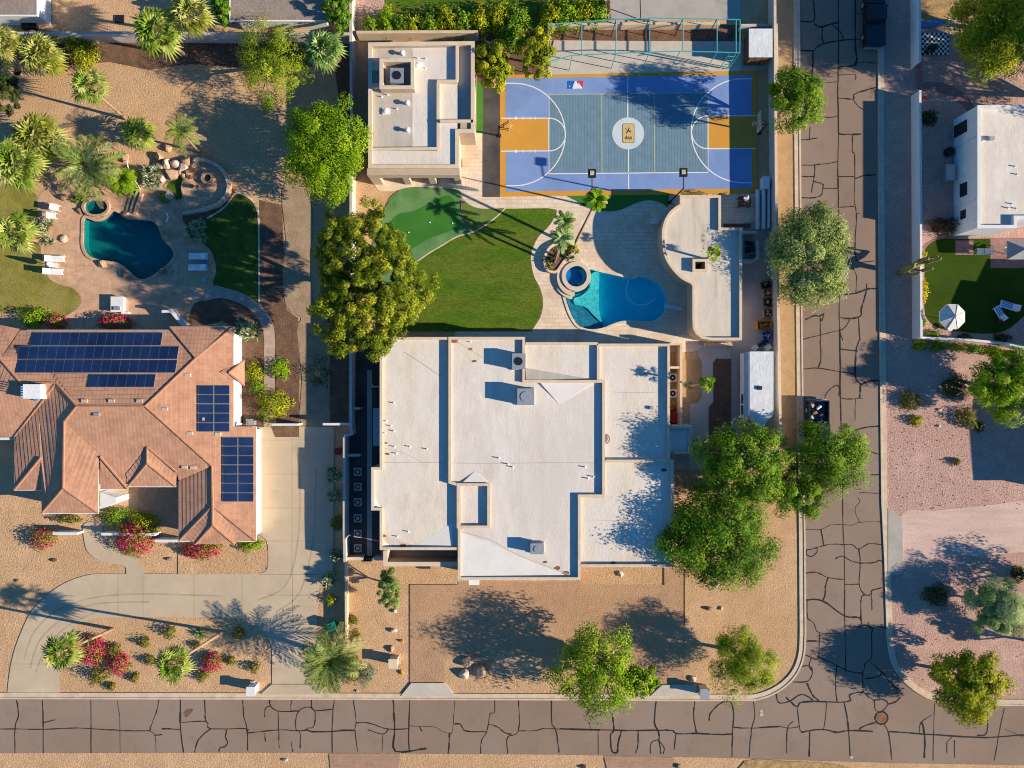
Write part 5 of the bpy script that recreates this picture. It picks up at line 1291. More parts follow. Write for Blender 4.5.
def tree(label, px, py, rx, ry, zc, rz, style, leaf, name='tree', seed=0, r0=.2, group=None, base=None, cat='tree', bark='bark', dens=1.0, leaf2=None):
    c = W(px, py, zc); k = S*(1-zc/CAMH); R = (rx*k*1.05, ry*k*1.05, rz)
    b = (c[0], c[1], 0) if base is None else W(base[0], base[1], 0)
    t = thing(name, label, cat, b, group)
    mb = MB(); limbs(mb, b, c, R, seed, r0); mb.build('trunk', m[bark], t, smooth=True)
    st = list(STY[style]); st[1] = st[1]*dens
    C, N, L, Wd, T = crown_leaves(c, R, st, seed+100)
    leafmesh('crown', C, N, L, Wd, T, m[leaf], t)
    return t

tree('bright green feathery tree west of the guest house beside the block wall', 325, 150, 42, 53, 3.5, 2.3, 'fluffy', 'lf_bright', 'shade_tree', 1)
tree('thin feathery palo verde with see-through branches under the grey roof at the top', 271, 62, 35, 42, 3.1, 1.8, 'feather', 'lf_feather', 'palo_verde_tree', 2, dens=.8)
tree('big dark olive pine with clumpy yellow-green tips by the corner of the white house', 366, 284, 60, 80, 6.7, 4.0, 'clumpy', 'lf_pine', 'pine_tree', 3, r0=.33, dens=1.75)
tree('round bright green tree overhanging the street beside the sports court corner', 796, 97, 30, 31, 4.4, 2.4, 'fluffy', 'lf_green', 'street_tree', 4, base=(775, 118))
tree('large grey-green olive tree over the street verge east of the pool house', 809, 256, 42, 56, 3.3, 2.1, 'fluffy', 'lf_olive', 'olive_tree', 5, dens=1.1)
tree('leafy green tree over the nose of the white trailer', 745, 464, 50, 42, 4.6, 2.4, 'leafy', 'lf_green', 'shade_tree', 6, dens=1.2)
tree('wide deep green tree against the east wall of the white house', 717, 536, 58, 53, 3.5, 2.2, 'leafy', 'lf_deep', 'shade_tree', 7, r0=.3, dens=1.2)
tree('bright green street tree hanging over the parked pickup truck', 830, 456, 38, 37, 4.6, 2.4, 'fluffy', 'lf_green', 'street_tree', 8)
tree('small fluffy green tree between the trailer tree and the street', 797, 492, 29, 27, 3.6, 1.8, 'fluffy', 'lf_green', 'street_tree', 9)
ftree = tree('broad yellow-green tree at the edge of the front street with a wide shadow', 597, 671, 44, 48, 3.6, 2.3, 'leafy', 'lf_bright', 'shade_tree', 40, r0=.26, base=(606, 655), dens=.62)
fc = W(638, 680, 3.2); C_, N_, L_, W_, T_ = crown_leaves(fc, (2.3, 1.7, 1.2), list(STY['leafy']), 417); leafmesh('crown', C_, N_, L_, W_, T_, m['lf_bright'], ftree)
mb = MB(); mb.tube([W(610, 660, 1.6), W(628, 672, 2.6), fc], [.12, .09, .04], 7); mb.build('limb', m['bark'], ftree, smooth=True)
tree('yellow-green loose tree by the rounded street corner', 743, 662, 34, 36, 2.9, 2.0, 'feather', 'lf_feather', 'mesquite_tree', 12, dens=1.2)
tree('olive green tree at the south east street corner', 969, 684, 36, 38, 3.0, 2.0, 'leafy', 'lf_yellow', 'mesquite_tree', 13, dens=1.5)
tree('pale blue-green feathery tree on the pink gravel at the right', 997, 608, 28, 27, 2.3, 1.5, 'feather', 'lf_pale', 'mesquite_tree', 14, r0=.13, dens=2.4)
tree('round bright yellow-green tree at the right edge below the umbrella garden', 1008, 386, 37, 33, 3.0, 2.1, 'fluffy', 'lf_bright', 'shade_tree', 15, dens=1.5)
tree('large yellow-green tree in the top right corner above the checkered mat', 998, 32, 50, 46, 4.8, 2.8, 'fluffy', 'lf_yellow', 'shade_tree', 16, r0=.25, dens=1.25)
tree('round olive citrus tree between the guest house and the court corner', 493, 65, 20, 27, 2.4, 1.7, 'citrus', 'lf_yellow', 'citrus_tree', 17, r0=.12, dens=1.5)
tree('yellow-green citrus tree at the west end of the batting cage', 536, 52, 20, 29, 2.6, 1.7, 'citrus', 'lf_yellow', 'citrus_tree', 18, r0=.12, dens=1.2)
tree('dark rounded tree at the top edge between two grey-brown roofs', 338, 12, 14, 24, 2.8, 1.6, 'leafy', 'lf_deep', 'shade_tree', 19, r0=.12)
tree('dark bushy tree at the left edge below the roof corner', 4, 88, 16, 26, 2.6, 1.6, 'leafy', 'lf_darkshrub', 'shade_tree', 20, r0=.12)
tree('dark tree by the west edge of the upper grey-brown roof', 222, 8, 10, 18, 2.8, 1.4, 'leafy', 'lf_deep', 'shade_tree', 21, r0=.1)
# trees standing just outside the frame whose shadows fall into it
tree('tall tree just beyond the upper right edge that shades the street', 1162, 22, 66, 54, 9.0, 5.0, 'leafy', 'lf_green', 'shade_tree', 22, r0=.4, dens=1.0)
tree('broad tree beyond the right edge north of the white house', 1150, 84, 52, 44, 6.0, 3.2, 'leafy', 'lf_green', 'shade_tree', 26, r0=.3, dens=.7)
tree('tall tree beyond the top right corner behind the white house', 1110, 0, 46, 46, 8.0, 4.0, 'leafy', 'lf_green', 'shade_tree', 23, r0=.3, dens=.8)
tree('shade tree beyond the right edge south of the pale dirt track', 1085, 592, 40, 28, 3.4, 2.0, 'leafy', 'lf_green', 'shade_tree', 24, r0=.2, dens=.35)
tree('shade tree beyond the right edge by the lower gravel yard', 1062, 655, 20, 14, 3.0, 1.2, 'leafy', 'lf_green', 'shade_tree', 25, r0=.15, dens=.7)

def shrub(label, px, py, r, h, leaf, name='shrub', seed=0, ry=None, flowers=None, group=None, nfl=0, cat='shrub', dens=1.0, L=.16, Wd=.09):
    zc = h*.5; c = W(px, py, zc); k = S*(1-zc/CAMH); rx = r*k; ry_ = (ry or r)*k
    g = np.random.default_rng(seed+900)
    n = int((140+720*rx*ry_)*dens)
    q = g.normal(size=(n, 3)); q /= np.linalg.norm(q, axis=1)[:, None]; q[:, 2] = np.abs(q[:, 2])*1.0
    az = np.arctan2(q[:, 1], q[:, 0]); ph = g.uniform(0, 6.3, 2)
    lim = 1+.2*np.sin(3*az+ph[0])+.14*np.sin(7*az+ph[1])
    rad = g.uniform(.3, 1.15, n)**.5*lim
    p = q*rad[:, None]*np.array([rx, ry_, h])
    C = p+np.array([c[0], c[1], 0.03])
    T = np.clip(g.normal(.5, .22, n)+.15*np.sin(q[:, 0]*6+ph[0])*np.sin(q[:, 1]*6), 0, 1)
    b = (c[0], c[1], 0)
    if flowers is None and name not in ('oleander', 'bougainvillea'):
        t = leafmesh(name, C, q+g.normal(size=(n, 3))*.35+np.array([0, 0, .3]), L*g.uniform(.7, 1.4, n), Wd*g.uniform(.7, 1.3, n), T, m[leaf], loc=b)
        tag(t, label, cat, group); return t
    t = thing(name, label, cat, b, group)
    leafmesh('foliage', C, q+g.normal(size=(n, 3))*.35+np.array([0, 0, .3]), L*g.uniform(.7, 1.4, n), Wd*g.uniform(.7, 1.3, n), T, m[leaf], t)
    nf = int(n*nfl)
    ctr = g.normal(size=(max(6, nf//14), 3)); ctr /= np.linalg.norm(ctr, axis=1)[:, None]; ctr[:, 2] = np.abs(ctr[:, 2])
    qi = ctr[g.integers(0, len(ctr), nf)]
    q2 = g.normal(size=(nf, 3)); q2 /= np.linalg.norm(q2, axis=1)[:, None]; q2[:, 2] = np.abs(q2[:, 2])
    qi = np.where((g.random(nf) < .92)[:, None], q2, qi)*g.uniform(.8, 1.08, nf)[:, None]
    F = qi*np.array([rx, ry_, h*1.04])+g.normal(size=(nf, 3))*.09+np.array([c[0], c[1], .06]); F[:, 2] = np.maximum(F[:, 2], .06)
    leafmesh('flowers', F, qi+g.normal(size=(nf, 3))*.5+np.array([0, 0, .4]), .15*g.uniform(.7, 1.3, nf), .13*g.uniform(.7, 1.3, nf), g.uniform(0, 1, nf), m[flowers], t)
    return t

# fronds ------------------------------------------------------------
def fan_fronds(mb, top, n, reach, fan, g, emin=-50, emax=75, w=.11, dead=0):
    for i in range(n):
        isdead = i < dead
        el = math.radians(g.uniform(-75, -35) if isdead else emin+(emax-emin)*((i-dead+.5)/max(1, n-dead))**.8)
        az = i*2.39996+g.uniform(-.3, .3)
        d_ = Vector((math.cos(el)*math.cos(az), math.cos(el)*math.sin(az), math.sin(el)))
        lp = reach*g.uniform(.75, 1.1)*(.75 if isdead else 1)*(1-.55*max(0, el)/1.31)
        p0 = Vector(top); p1 = p0+d_*lp
        p1.z -= .12*lp
        side = d_.cross(Vector((0, 0, 1))).normalized(); up = side.cross(d_).normalized()
        tn = .0 if isdead else g.uniform(.25, .9)
        mi = 1 if isdead else 0
        mb.poly([tuple(p0-side*.03), tuple(p0+side*.03), tuple(p1+side*.02), tuple(p1-side*.02)], mi, tn*.8+.1)
        nb_ = 13
        for k in range(nb_):
            a = math.radians(-105+210*k/(nb_-1))
            ln = fan*g.uniform(.8, 1.1)*(1-.25*abs(a)/1.9)
            dd = d_*math.cos(a)+side*math.sin(a)+up*g.uniform(-.05, .12)
            tip = p1+dd*ln; tip.z -= ln*g.uniform(.12, .4)
            mid = p1+dd*ln*.55
            ws = side*math.cos(a)-d_*math.sin(a)
            tt = min(1, max(0, tn+g.uniform(-.2, .2)))
            mb.poly([tuple(p1), tuple(mid+ws*w*.5), tuple(tip), tuple(mid-ws*w*.5)], mi, tt)

def fan_palm(label, px, py, r, h, leaf, seed, base=None, n=34, group=None, name='fan_palm', dead=6, trunk_r=.17):
    """crown seen at (px,py) at height h; trunk base given where the photo shows it"""
    g = random.Random(seed); top = W(px, py, h); k = S*(1-h/CAMH); R = r*k
    b = W(*base) if base else (top[0], top[1], 0)
    t = thing(name, label, 'palm tree', b, group)
    mb = MB(); v0, v1 = Vector(b), Vector(top); md = v0.lerp(v1, .5)+Vector((0, 0, .2))
    mb.tube([v0, v0.lerp(md, .5), md, md.lerp(v1, .5), v1], [trunk_r*1.35, trunk_r, trunk_r*.9, trunk_r*.9, trunk_r*1.1], 10); mb.build('trunk', m['palm_bark'], t, smooth=True)
    mb = MB(); fan_fronds(mb, top, int(n*.8), R*.52, R*.56, g, dead=dead, w=max(.09, R*.075))
    mb.build('crown', [m[leaf], m['dead_frond']], t)
    return t

def feather_palm(label, px, py, r, h, leaf, seed, base=None, n=54, group=None, name='date_palm', trunk_r=.22, droop=.55, wl=.06):
    g = random.Random(seed); top = W(px, py, h); k = S*(1-h/CAMH); R = r*k
    b = W(*base) if base else (top[0], top[1], 0)
    t = thing(name, label, 'palm tree', b, group)
    mb = MB(); mb.tube([b, Vector(b).lerp(Vector(top), .6), top], [trunk_r*1.3, trunk_r, trunk_r*1.15], 10); mb.build('trunk', m['palm_bark'], t, smooth=True)
    mb = MB()
    for i in range(n):
        el = math.radians(-25+105*((i+.5)/n)**.9); az = i*2.39996+g.uniform(-.25, .25)
        hd = Vector((math.cos(az), math.sin(az), 0)); ln = R*g.uniform(.88, 1.08)
        pts = []
        for s_ in range(13):
            u = s_/12
            pts.append(Vector(top)+hd*(ln*u*math.cos(el*(1-.4*u)))+Vector((0, 0, ln*(u*math.sin(el)-droop*u*u))))
        tn = g.uniform(.2, .75)
        dead = i < n*.07
        side = hd.cross(Vector((0, 0, 1)))
        for s_ in range(12):
            a_, b_ = pts[s_], pts[s_+1]; wd_ = .035*(1-s_/14)
            mb.poly([tuple(a_-side*wd_), tuple(b_-side*wd_), tuple(b_+side*wd_), tuple(a_+side*wd_)], 1 if dead else 0, min(1, tn+.3))
            if s_ < 1: continue
            for hf in (.0, .5):
                c_ = a_.lerp(b_, hf); fw = (b_-a_).normalized(); u = (s_+hf)/12
                ll = R*.21*math.sin(math.pi*min(1, .15+u*.85))**.6+.08
                for sg in (-1, 1):
                    dd = (fw*.75+side*sg*.8+Vector((0, 0, g.uniform(-.25, .2)))).normalized()
                    nn = fw.cross(dd).cross(dd); nn = nn.normalized() if nn.length > 1e-5 else fw
                    md = c_+dd*ll*.45; tp = c_+dd*ll
                    mb.poly([tuple(c_), tuple(md+nn*wl*.5), tuple(tp), tuple(md-nn*wl*.5)], 1 if dead else 0, min(1, max(0, tn+g.uniform(-.2, .2))))
    mb.build('crown', [m[leaf], m['dead_frond']], t)
    return t

def rosette(label, px, py, r, h, leaf, seed, n=60, name='agave', w=.1, group=None, heads=1, cat='plant', flat=0.0):
    g = random.Random(seed); c = W(px, py, h*.4); k = S*(1-h*.4/CAMH); R = r*k
    mb = MB()
    for hd_ in range(heads):
        ox = 0 if heads == 1 else g.uniform(-.6, .6)*R; oy = 0 if heads == 1 else g.uniform(-.6, .6)*R; RR = R if heads == 1 else R*g.uniform(.35, .55)
        z0 = .1 if heads == 1 else g.uniform(.2, h*.7)
        for i in range(n):
            el = math.radians(g.uniform(5, 80)); az = i*2.39996+g.uniform(-.3, .3)
            d_ = Vector((math.cos(el)*math.cos(az), math.cos(el)*math.sin(az), math.sin(el)*min(1.2, h/max(.2, RR))))
            p0 = Vector((c[0]+ox, c[1]+oy, z0)); ln = RR*g.uniform(.8, 1.1)
            side = Vector((-math.sin(az), math.cos(az), 0)); md = p0+d_*ln*.4; tp = p0+d_*ln; tp.z -= .1*ln
            mb.poly([tuple(p0-side*w*.25), tuple(md-side*w*.5), tuple(tp), tuple(md+side*w*.5), tuple(p0+side*w*.25)], 0, g.random())
    o = mb.build(name, m[leaf], loc=(c[0], c[1], 0)); return tag(o, label, cat, group)

G_FAN = 'fan palms round the left garden'
fan_palm('big fan palm at the top left whose crown hides the block wall', 155, 30, 29, 6.0, 'lf_fan', 1, base=(186, 56), n=46, group=G_FAN)
fan_palm('fan palm with tan dead fronds at the top edge right of the largest crown', 190, 12, 24, 6.5, 'lf_fanyellow', 2, base=(206, 38), n=40, group=G_FAN, dead=10)
fan_palm('light green fan palm just left of the guest house lot wall at the top', 323, 49, 25, 4.0, 'lf_fanpale', 3, base=(330, 62), n=44, group=G_FAN)
fan_palm('low round yellowish palm below the white-walled house corner', 40, 53, 25, 2.0, 'lf_fanyellow', 4, n=46, group=G_FAN, dead=3)
fan_palm('leaning fan palm with a long pale trunk on the brown gravel', 88, 86, 22, 5.4, 'lf_fan', 5, base=(126, 119), n=30, group=G_FAN, dead=8, trunk_r=.13)
fan_palm('low palm with dark green fronds beside the leaning palm base', 137, 132, 20, 1.8, 'lf_fan', 6, n=36, group=G_FAN, dead=2)
feather_palm('thin palm with sparse drooping fronds and a pale trunk above the boulders', 181, 132, 21, 4.6, 'lf_fan', 7, base=(199, 152), n=14, name='queen_palm', trunk_r=.11, group='feather palms of the left garden')
fan_palm('yellow-green fan palm at the left edge, upper of two touching crowns', 36, 136, 29, 3.6, 'lf_fanyellow', 8, base=(48, 150), n=46, group=G_FAN)
fan_palm('green fan palm at the left edge above the yellowing lawn', 16, 163, 30, 4.2, 'lf_fan', 9, base=(34, 178), n=46, group=G_FAN)
fan_palm('yellow-green palm cut by the left edge beside the roof corner', 3, 42, 20, 3.2, 'lf_fanyellow', 29, n=34, group=G_FAN)
feather_palm('large date palm with long arching fronds north of the oval spa', 89, 168, 35, 2.6, 'lf_date', 10, n=38, group='feather palms of the left garden', droop=.35, wl=.11)
feather_palm('bright green low palm tucked against the large date palm', 122, 180, 16, 1.2, 'lf_bright', 11, n=40, name='sago_palm', trunk_r=.15, wl=.08)
fan_palm('green palm with a leaning trunk on the yellowing lawn', 12, 232, 25, 3.6, 'lf_fan', 12, base=(42, 243), n=30, group=G_FAN, trunk_r=.14)
fan_palm('palm at the left end of the street garden with its trunk leaning to the right', 61, 652, 22, 6.2, 'lf_fan', 13, base=(113, 629), n=34, group='fan palms in the street garden', dead=9, trunk_r=.14)
fan_palm('palm in the middle of the street garden with a long pale trunk', 172, 664, 23, 7.2, 'lf_fan', 14, base=(223, 632), n=34, group='fan palms in the street garden', dead=10, trunk_r=.14)
feather_palm('big date palm with arching fronds beside the driveway exit', 331, 660, 34, 3.0, 'lf_date', 15, n=50, base=(322, 653), group='feather palms by the street', droop=.35, wl=.09)
feather_palm('tall thin palm with a long curved brown trunk leaning over the terrace', 597, 199, 13, 6.0, 'lf_bright', 16, base=(573, 247), n=15, name='queen_palm', trunk_r=.11, wl=.09)
feather_palm('pale feathery palm rising from the curved planter by the round spa', 562, 238, 14, 3.6, 'lf_pale', 17, base=(554, 264), n=16, name='queen_palm', trunk_r=.1, wl=.09)
feather_palm('second pale palm in the curved planter, its crown furthest north', 565, 221, 12, 4.8, 'lf_fanpale', 18, base=(557, 260), n=14, name='queen_palm', trunk_r=.09, wl=.08)
fan_palm('small palm growing up through the hole in the pool house roof', 714, 252, 10, 4.4, 'lf_bright', 19, base=(698, 266), n=12, dead=0, trunk_r=.12, name='courtyard_palm')
fan_palm('small palm with a hose-ringed trunk in the tan gravel courtyard', 706.5, 384, 10.5, 5.0, 'lf_bright', 20, base=(690, 386), n=13, dead=0, trunk_r=.1, name='courtyard_palm')
# planter plants
shrub('low dark plants filling the curved planter by the round spa', 566, 253, 12, .6, 'lf_darkshrub', 'ground_plant', 1, ry=9, cat='plant')
shrub('yellow-green low plants at the foot of the leaning palm in the curved planter', 573, 248, 6, .6, 'lf_yellow', 'ground_plant', 2, ry=6, cat='plant')
shrub('flowering low plants at the west end of the curved planter', 549, 262, 6, .5, 'lf_darkshrub', 'ground_plant', 3, ry=8, flowers='petal_yellow', nfl=.12, cat='plant')
mb = MB(); q = W(688.5, 385.2); mb.strip([(q[0]+.3*math.cos(a*.33), q[1]+.3*math.sin(a*.33)) for a in range(19)], .09, .03, .12, closed=True)
tag(mb.build('hose', m['green_plastic'], loc=W(688.5, 385.2)), 'dark green hose coiled round the courtyard palm trunk', 'hose')

# saguaro
sg = thing('saguaro_cactus', 'tall saguaro cactus with several arms beside the long white street wall', 'cactus', W(899, 273))
b = Vector(W(899, 273)); tpx = Vector(W(913, 266, 3.4))
mb = MB(); mb.tube([b, b.lerp(tpx, .5), tpx, tpx+Vector((0, 0, .25))], [.22, .27, .25, .1], 12); mb.build('trunk', m['cactus'], sg, smooth=True)
for (x, y, z, zb2) in ((940,258.5,4.2,2.0),(928,258,4.0,2.2),(932,268,3.6,1.8),(919,273,3.2,1.7),(937,257,3.0,1.9)):
    e = Vector(W(x, y, z)); s0 = b.lerp(tpx, zb2/3.4); md = Vector((e.x, e.y, zb2+.3))
    mb = MB(); mb.tube([s0, s0.lerp(md, .6)-Vector((0,0,.05)), md, e, e+Vector((0,0,.15))], [.13, .16, .17, .16, .06], 9); mb.build('arm', m['cactus'], sg, smooth=True)

# bougainvillea / oleander
G_B = 'magenta flowering shrubs'
def boug(label, px, py, r, h, seed, ry=None, nfl=.55): return shrub(label, px, py, r, h, 'lf_green', 'bougainvillea', seed, ry, 'petal', G_B, nfl)
boug('large magenta bougainvillea in front of the tiled house entry', 134, 539, 20, 1.5, 1, 17)
boug('magenta bougainvillea along the garage front of the tiled house', 199, 551, 20, .9, 2, 8)
boug('small magenta bougainvillea at the far left front corner of the tiled house', 41, 539, 12, 1.0, 3, 11, .4)
boug('magenta bougainvillea mass beside the left street garden palm', 90, 651, 15, 1.1, 4, 15)
boug('round magenta bougainvillea right of the palm and above the green balls', 117, 664, 11, .9, 5)
boug('round magenta bougainvillea near the middle palm of the street garden', 211, 663, 10, .9, 6)
boug('magenta bougainvillea against the north eave under the white grill island', 113, 322, 17, 1.2, 7, 8)
boug('small magenta bougainvillea beside the lime bush behind the tiled house', 55, 322, 10, 1.0, 8, 8, .35)
shrub('dark flowering bush with red spots at the corner of the white house wall', 946, 226, 16, 1.1, 'lf_darkshrub', 'bougainvillea', 9, 10, 'petal', G_B, .08)
shrub('yellow-green bush with yellow tips beside the large front bougainvillea', 142, 523, 15, 1.2, 'lf_yellow', 'shrub', 1, 13)
shrub('green bush at the foot of the white entry pier', 113, 516, 16, .9, 'lf_green', 'shrub', 2, 9)
shrub('low green bushes under the eave of the front wing', 67, 519, 14, .6, 'lf_shrub', 'shrub', 3, 5)
shrub('lime green bush at the north west corner of the tiled house', 32, 318, 15, 1.1, 'lf_bright', 'shrub', 4, 12)
shrub('bright green low bush at the garage corner beside the driveway', 249, 545, 13, .7, 'lf_bright', 'shrub', 5, 7)
shrub('yellow-green bush against the east bay of the tiled house', 253, 372, 9, 1.2, 'lf_yellow', 'shrub', 6, 10)
shrub('lime bush on the inner side of the curved footpath', 278, 369, 11, 1.3, 'lf_bright', 'shrub', 7, 11)
shrub('large straw-tipped yellow bush beside the footpath', 271, 405, 17, 1.6, 'lf_yellow', 'shrub', 8, 18)
shrub('small green bush between the bay and the straw-tipped bush', 256, 387, 7, .9, 'lf_green', 'shrub', 9, 8)
shrub('bare sandy-olive bush on the grit path', 318, 372, 15, .8, 'lf_darkshrub', 'shrub', 10, 16, dens=.25)
rosette('round silver-leaved shrub by the north east corner of the tiled house', 248, 329, 15, 1.2, 'lf_agave', 11, 30, 'shrub', .16, heads=22, cat='shrub')
# street garden balls
balls = [(169,633,6.5,'right of the bougainvillea and below the driveway edge'),(144,643,5.5,'between the driveway edge and the middle palm'),(113,649.5,6.5,'touching the right side of the largest street bougainvillea'),
 (149,661,5.5,'just left of the middle palm crown'),(97,677,9.5,'largest of the clipped balls, below the bougainvilleas'),(111,687,4.5,'nearest the street below the largest ball'),
 (134,678.5,5,'between the round bougainvillea and the palm fronds'),(237.5,634,6.5,'near the upper right corner of the street garden'),(230.5,661,5,'right of the right-hand bougainvillea'),(254,668,5.5,'at the right end of the street garden'),
 (201.5,676.5,6.5,'just below the right-hand bougainvillea'),(197,646,4.5,'against the long palm trunk')]
for i, (x, y, r, wh) in enumerate(balls):
    shrub('olive ball shrub in the street garden '+wh, x, y, r, .75*r/6, 'lf_shrub', 'ball_shrub', 20+i, group='ball shrubs in the street garden')
rosette('small spiky green cactus clump left of the long palm trunk', 200, 634, 9, .7, 'lf_fanpale', 1, 40)
# drive strip
G_V = 'variegated shrubs along the driveway wall'
for x, y, r, lab in ((335, 474, 9.5, 'white-leaved shrub at the top of the driveway planting strip'), (335.5, 496, 8.5, 'white-leaved shrub second from the top of the driveway planting strip'), (337, 554, 8.5, 'white-leaved shrub where the driveway meets the front gravel'), (329.5, 579.5, 9.5, 'sunlit variegated ball beside the lower driveway')):
    rosette(lab, x, y, r, .9, 'lf_agave', int(x*y) % 97, 34, 'variegated_shrub', .12, G_V, heads=18, cat='shrub')
shrub('olive shrub in the shade of the driveway wall', 337, 523, 7.5, .8, 'lf_shrub', 'shrub', 40, 8)
shrub('small lime ball below the sunlit variegated ball', 330.5, 600.5, 5.5, .8, 'lf_yellow', 'ball_shrub', 41)
shrub('small brown-green shrub east of the thin tan wall', 352.5, 620.5, 5.5, .5, 'lf_shrub', 'shrub', 42)
shrub('olive ball against the date palm fronds, upper one', 354.5, 637, 6.5, .8, 'lf_shrub', 'ball_shrub', 43, 7.5)
shrub('dark olive shrub between the date palm and the grey ball', 350, 670, 10, 1.0, 'lf_shrub', 'shrub', 44, 12)
shrub('smooth grey-green ball beside the date palm', 365, 675, 9.5, 1.1, 'lf_greyshrub', 'ball_shrub', 45, 12, dens=1.5, L=.1, Wd=.07)
tree('small leaning grey-green tree in the front gravel by the side yard gate', 389, 589, 11, 23, 2.2, 1.2, 'feather', 'lf_olive', 'young_tree', 31, r0=.09)
# left garden
rosette('cream-striped agave cluster beside the boulder waterfall', 155, 177, 15, 1.0, 'lf_agave', 5, 44, heads=16, w=.14)
rosette('green-and-cream rosette plant between the deck and the side lawn', 195.5, 230, 15, .8, 'lf_agave', 6, 44, heads=14, w=.14)
rosette('pale spiky yucca beside the white loungers', 47, 232, 17, 1.4, 'lf_agave', 7, 44, 'yucca', .11, heads=11)
shrub('yellow-leaved bush by the north garden wall', 82, 55, 15, 1.3, 'lf_yellow', 'shrub', 50, 16)
shrub('dark green vine on the north garden wall above the yellow bush', 74, 41, 13, 1.5, 'lf_green', 'shrub', 51, 6)
shrub('low fern beside the yellowing lawn under the palms', 78, 198, 8, .4, 'lf_green', 'ground_plant', 52, 5, cat='plant')
shrub('small green plant beside the green pond', 164, 197, 6, .5, 'lf_green', 'ground_plant', 53, 6, cat='plant')
# hedge along the north lot line, plant by plant
hd = [(386,20,9,15,'lf_bright'),(370,24,8,10,'lf_green'),(400,24,9,10,'lf_green'),(414,25,9,10,'lf_yellow'),(429,24,9,11,'lf_green'),(446,19,11,14,'lf_yellow'),(462,22,9,15,'lf_green'),(479,20,11,16,'lf_yellow'),(497,16,12,15,'lf_yellow'),(516,18,13,17,'lf_green'),(508,34,11,12,'lf_green'),(550,15,11,15,'lf_yellow'),(566,14,12,17,'lf_bright'),(583,12,12,16,'lf_yellow'),(598,14,9,12,'lf_green')]
wh = ['second from the west end', 'at the west end', 'third from the west end', 'just west of the wall buttress', 'above the guest house air handler', 'above the guest house inner parapet, yellowish', 'above the guest house east part', 'north of the citrus tree, left one', 'north of the citrus tree, right one', 'behind the gap between two citrus trees', 'low between two citrus trees', 'just right of the second citrus tree', 'bright one above the batting cage corner', 'above the first bay of the batting cage', 'at the east end beside the tan patio']
for i, ((x, y, rx, ry, lf), w_) in enumerate(zip(hd, wh)):
    shrub('leafy hedge bush along the north lot line, '+w_, x, y, rx, 1.9, lf, 'hedge_bush', 60+i, ry, group='hedge bushes along the north lot line', L=.22, Wd=.13)
shrub('round dark shrub on the patio behind the batting cage', 603, 3.5, 4, .6, 'lf_darkshrub', 'ball_shrub', 80)
# right side
for i, (x, y, r, ry, h, lf, lab) in enumerate([
 (912,401,12,10,1.0,'lf_shrub','olive shrub on the pink gravel half in shade'), (957,387,14,13,1.2,'lf_darkshrub','dark round shrub beside the bright right edge tree'),
 (968,418,11,11,.9,'lf_shrub','olive shrub just below the bright right edge tree'), (980,427,5,5,.5,'lf_darkshrub','tiny dark shrub touching the olive one below the right edge tree'), (917,421,6.5,5.5,.6,'lf_yellow','small yellow-green shrub on the pink gravel by the street'),
 (957,462,4,4,.5,'lf_shrub','tiny lone shrub in the middle of the pink gravel'), (938.5,596,13,12,1.0,'lf_darkshrub','dark shrub in tree shade on the lower pink gravel'), (1020,575,8,9,.9,'lf_darkshrub','dark shrub at the right edge below the dirt track'),
 (930.5,117,9,8,.9,'lf_darkshrub','dark shrub behind the white street wall'), (1003,338,9,5,.6,'lf_darkshrub','dark low shrub inside the south wall of the umbrella garden'), (934,334,8,4,.6,'lf_green','green shrub inside the corner of the umbrella garden'), (966,337,7,4,.5,'lf_darkshrub','brown shrub inside the low white wall'),
 (922,345,9,6,.9,'lf_bright','bright green bush outside the corner of the white wall'), (940,346,10,6,.9,'lf_green','second green bush outside the low white wall'), (958,347,9,5,.7,'lf_yellow','yellow-green bush along the outside of the low white wall'), (975,349,9,5,.7,'lf_green','thin bush along the outside of the low white wall, third from the right'), (993,351,10,5,.7,'lf_yellow','yellowish bush along the outside of the low white wall near the right edge tree'), (1010,354,7,4,.6,'lf_green','last green bush at the right end of the low white wall')]):
    shrub(lab, x, y, r, h, lf, 'shrub', 100+i, ry)
shrub('yellow flowering plant inside the white wall beside the artificial lawn', 923.6, 291, 4, .5, 'lf_yellow', 'flower_bed', 130, 12, 'petal_yellow', None, .6, 'plant')
shrub('small yellow flowering plant by the saguaro', 922.6, 256, 3.5, .5, 'lf_yellow', 'flower_bed', 131, 5, 'petal_yellow', None, .5, 'plant')
shrub('dry green plant at the lower left end of the white wall garden', 923, 322, 3, .4, 'lf_green', 'shrub', 132, 6)

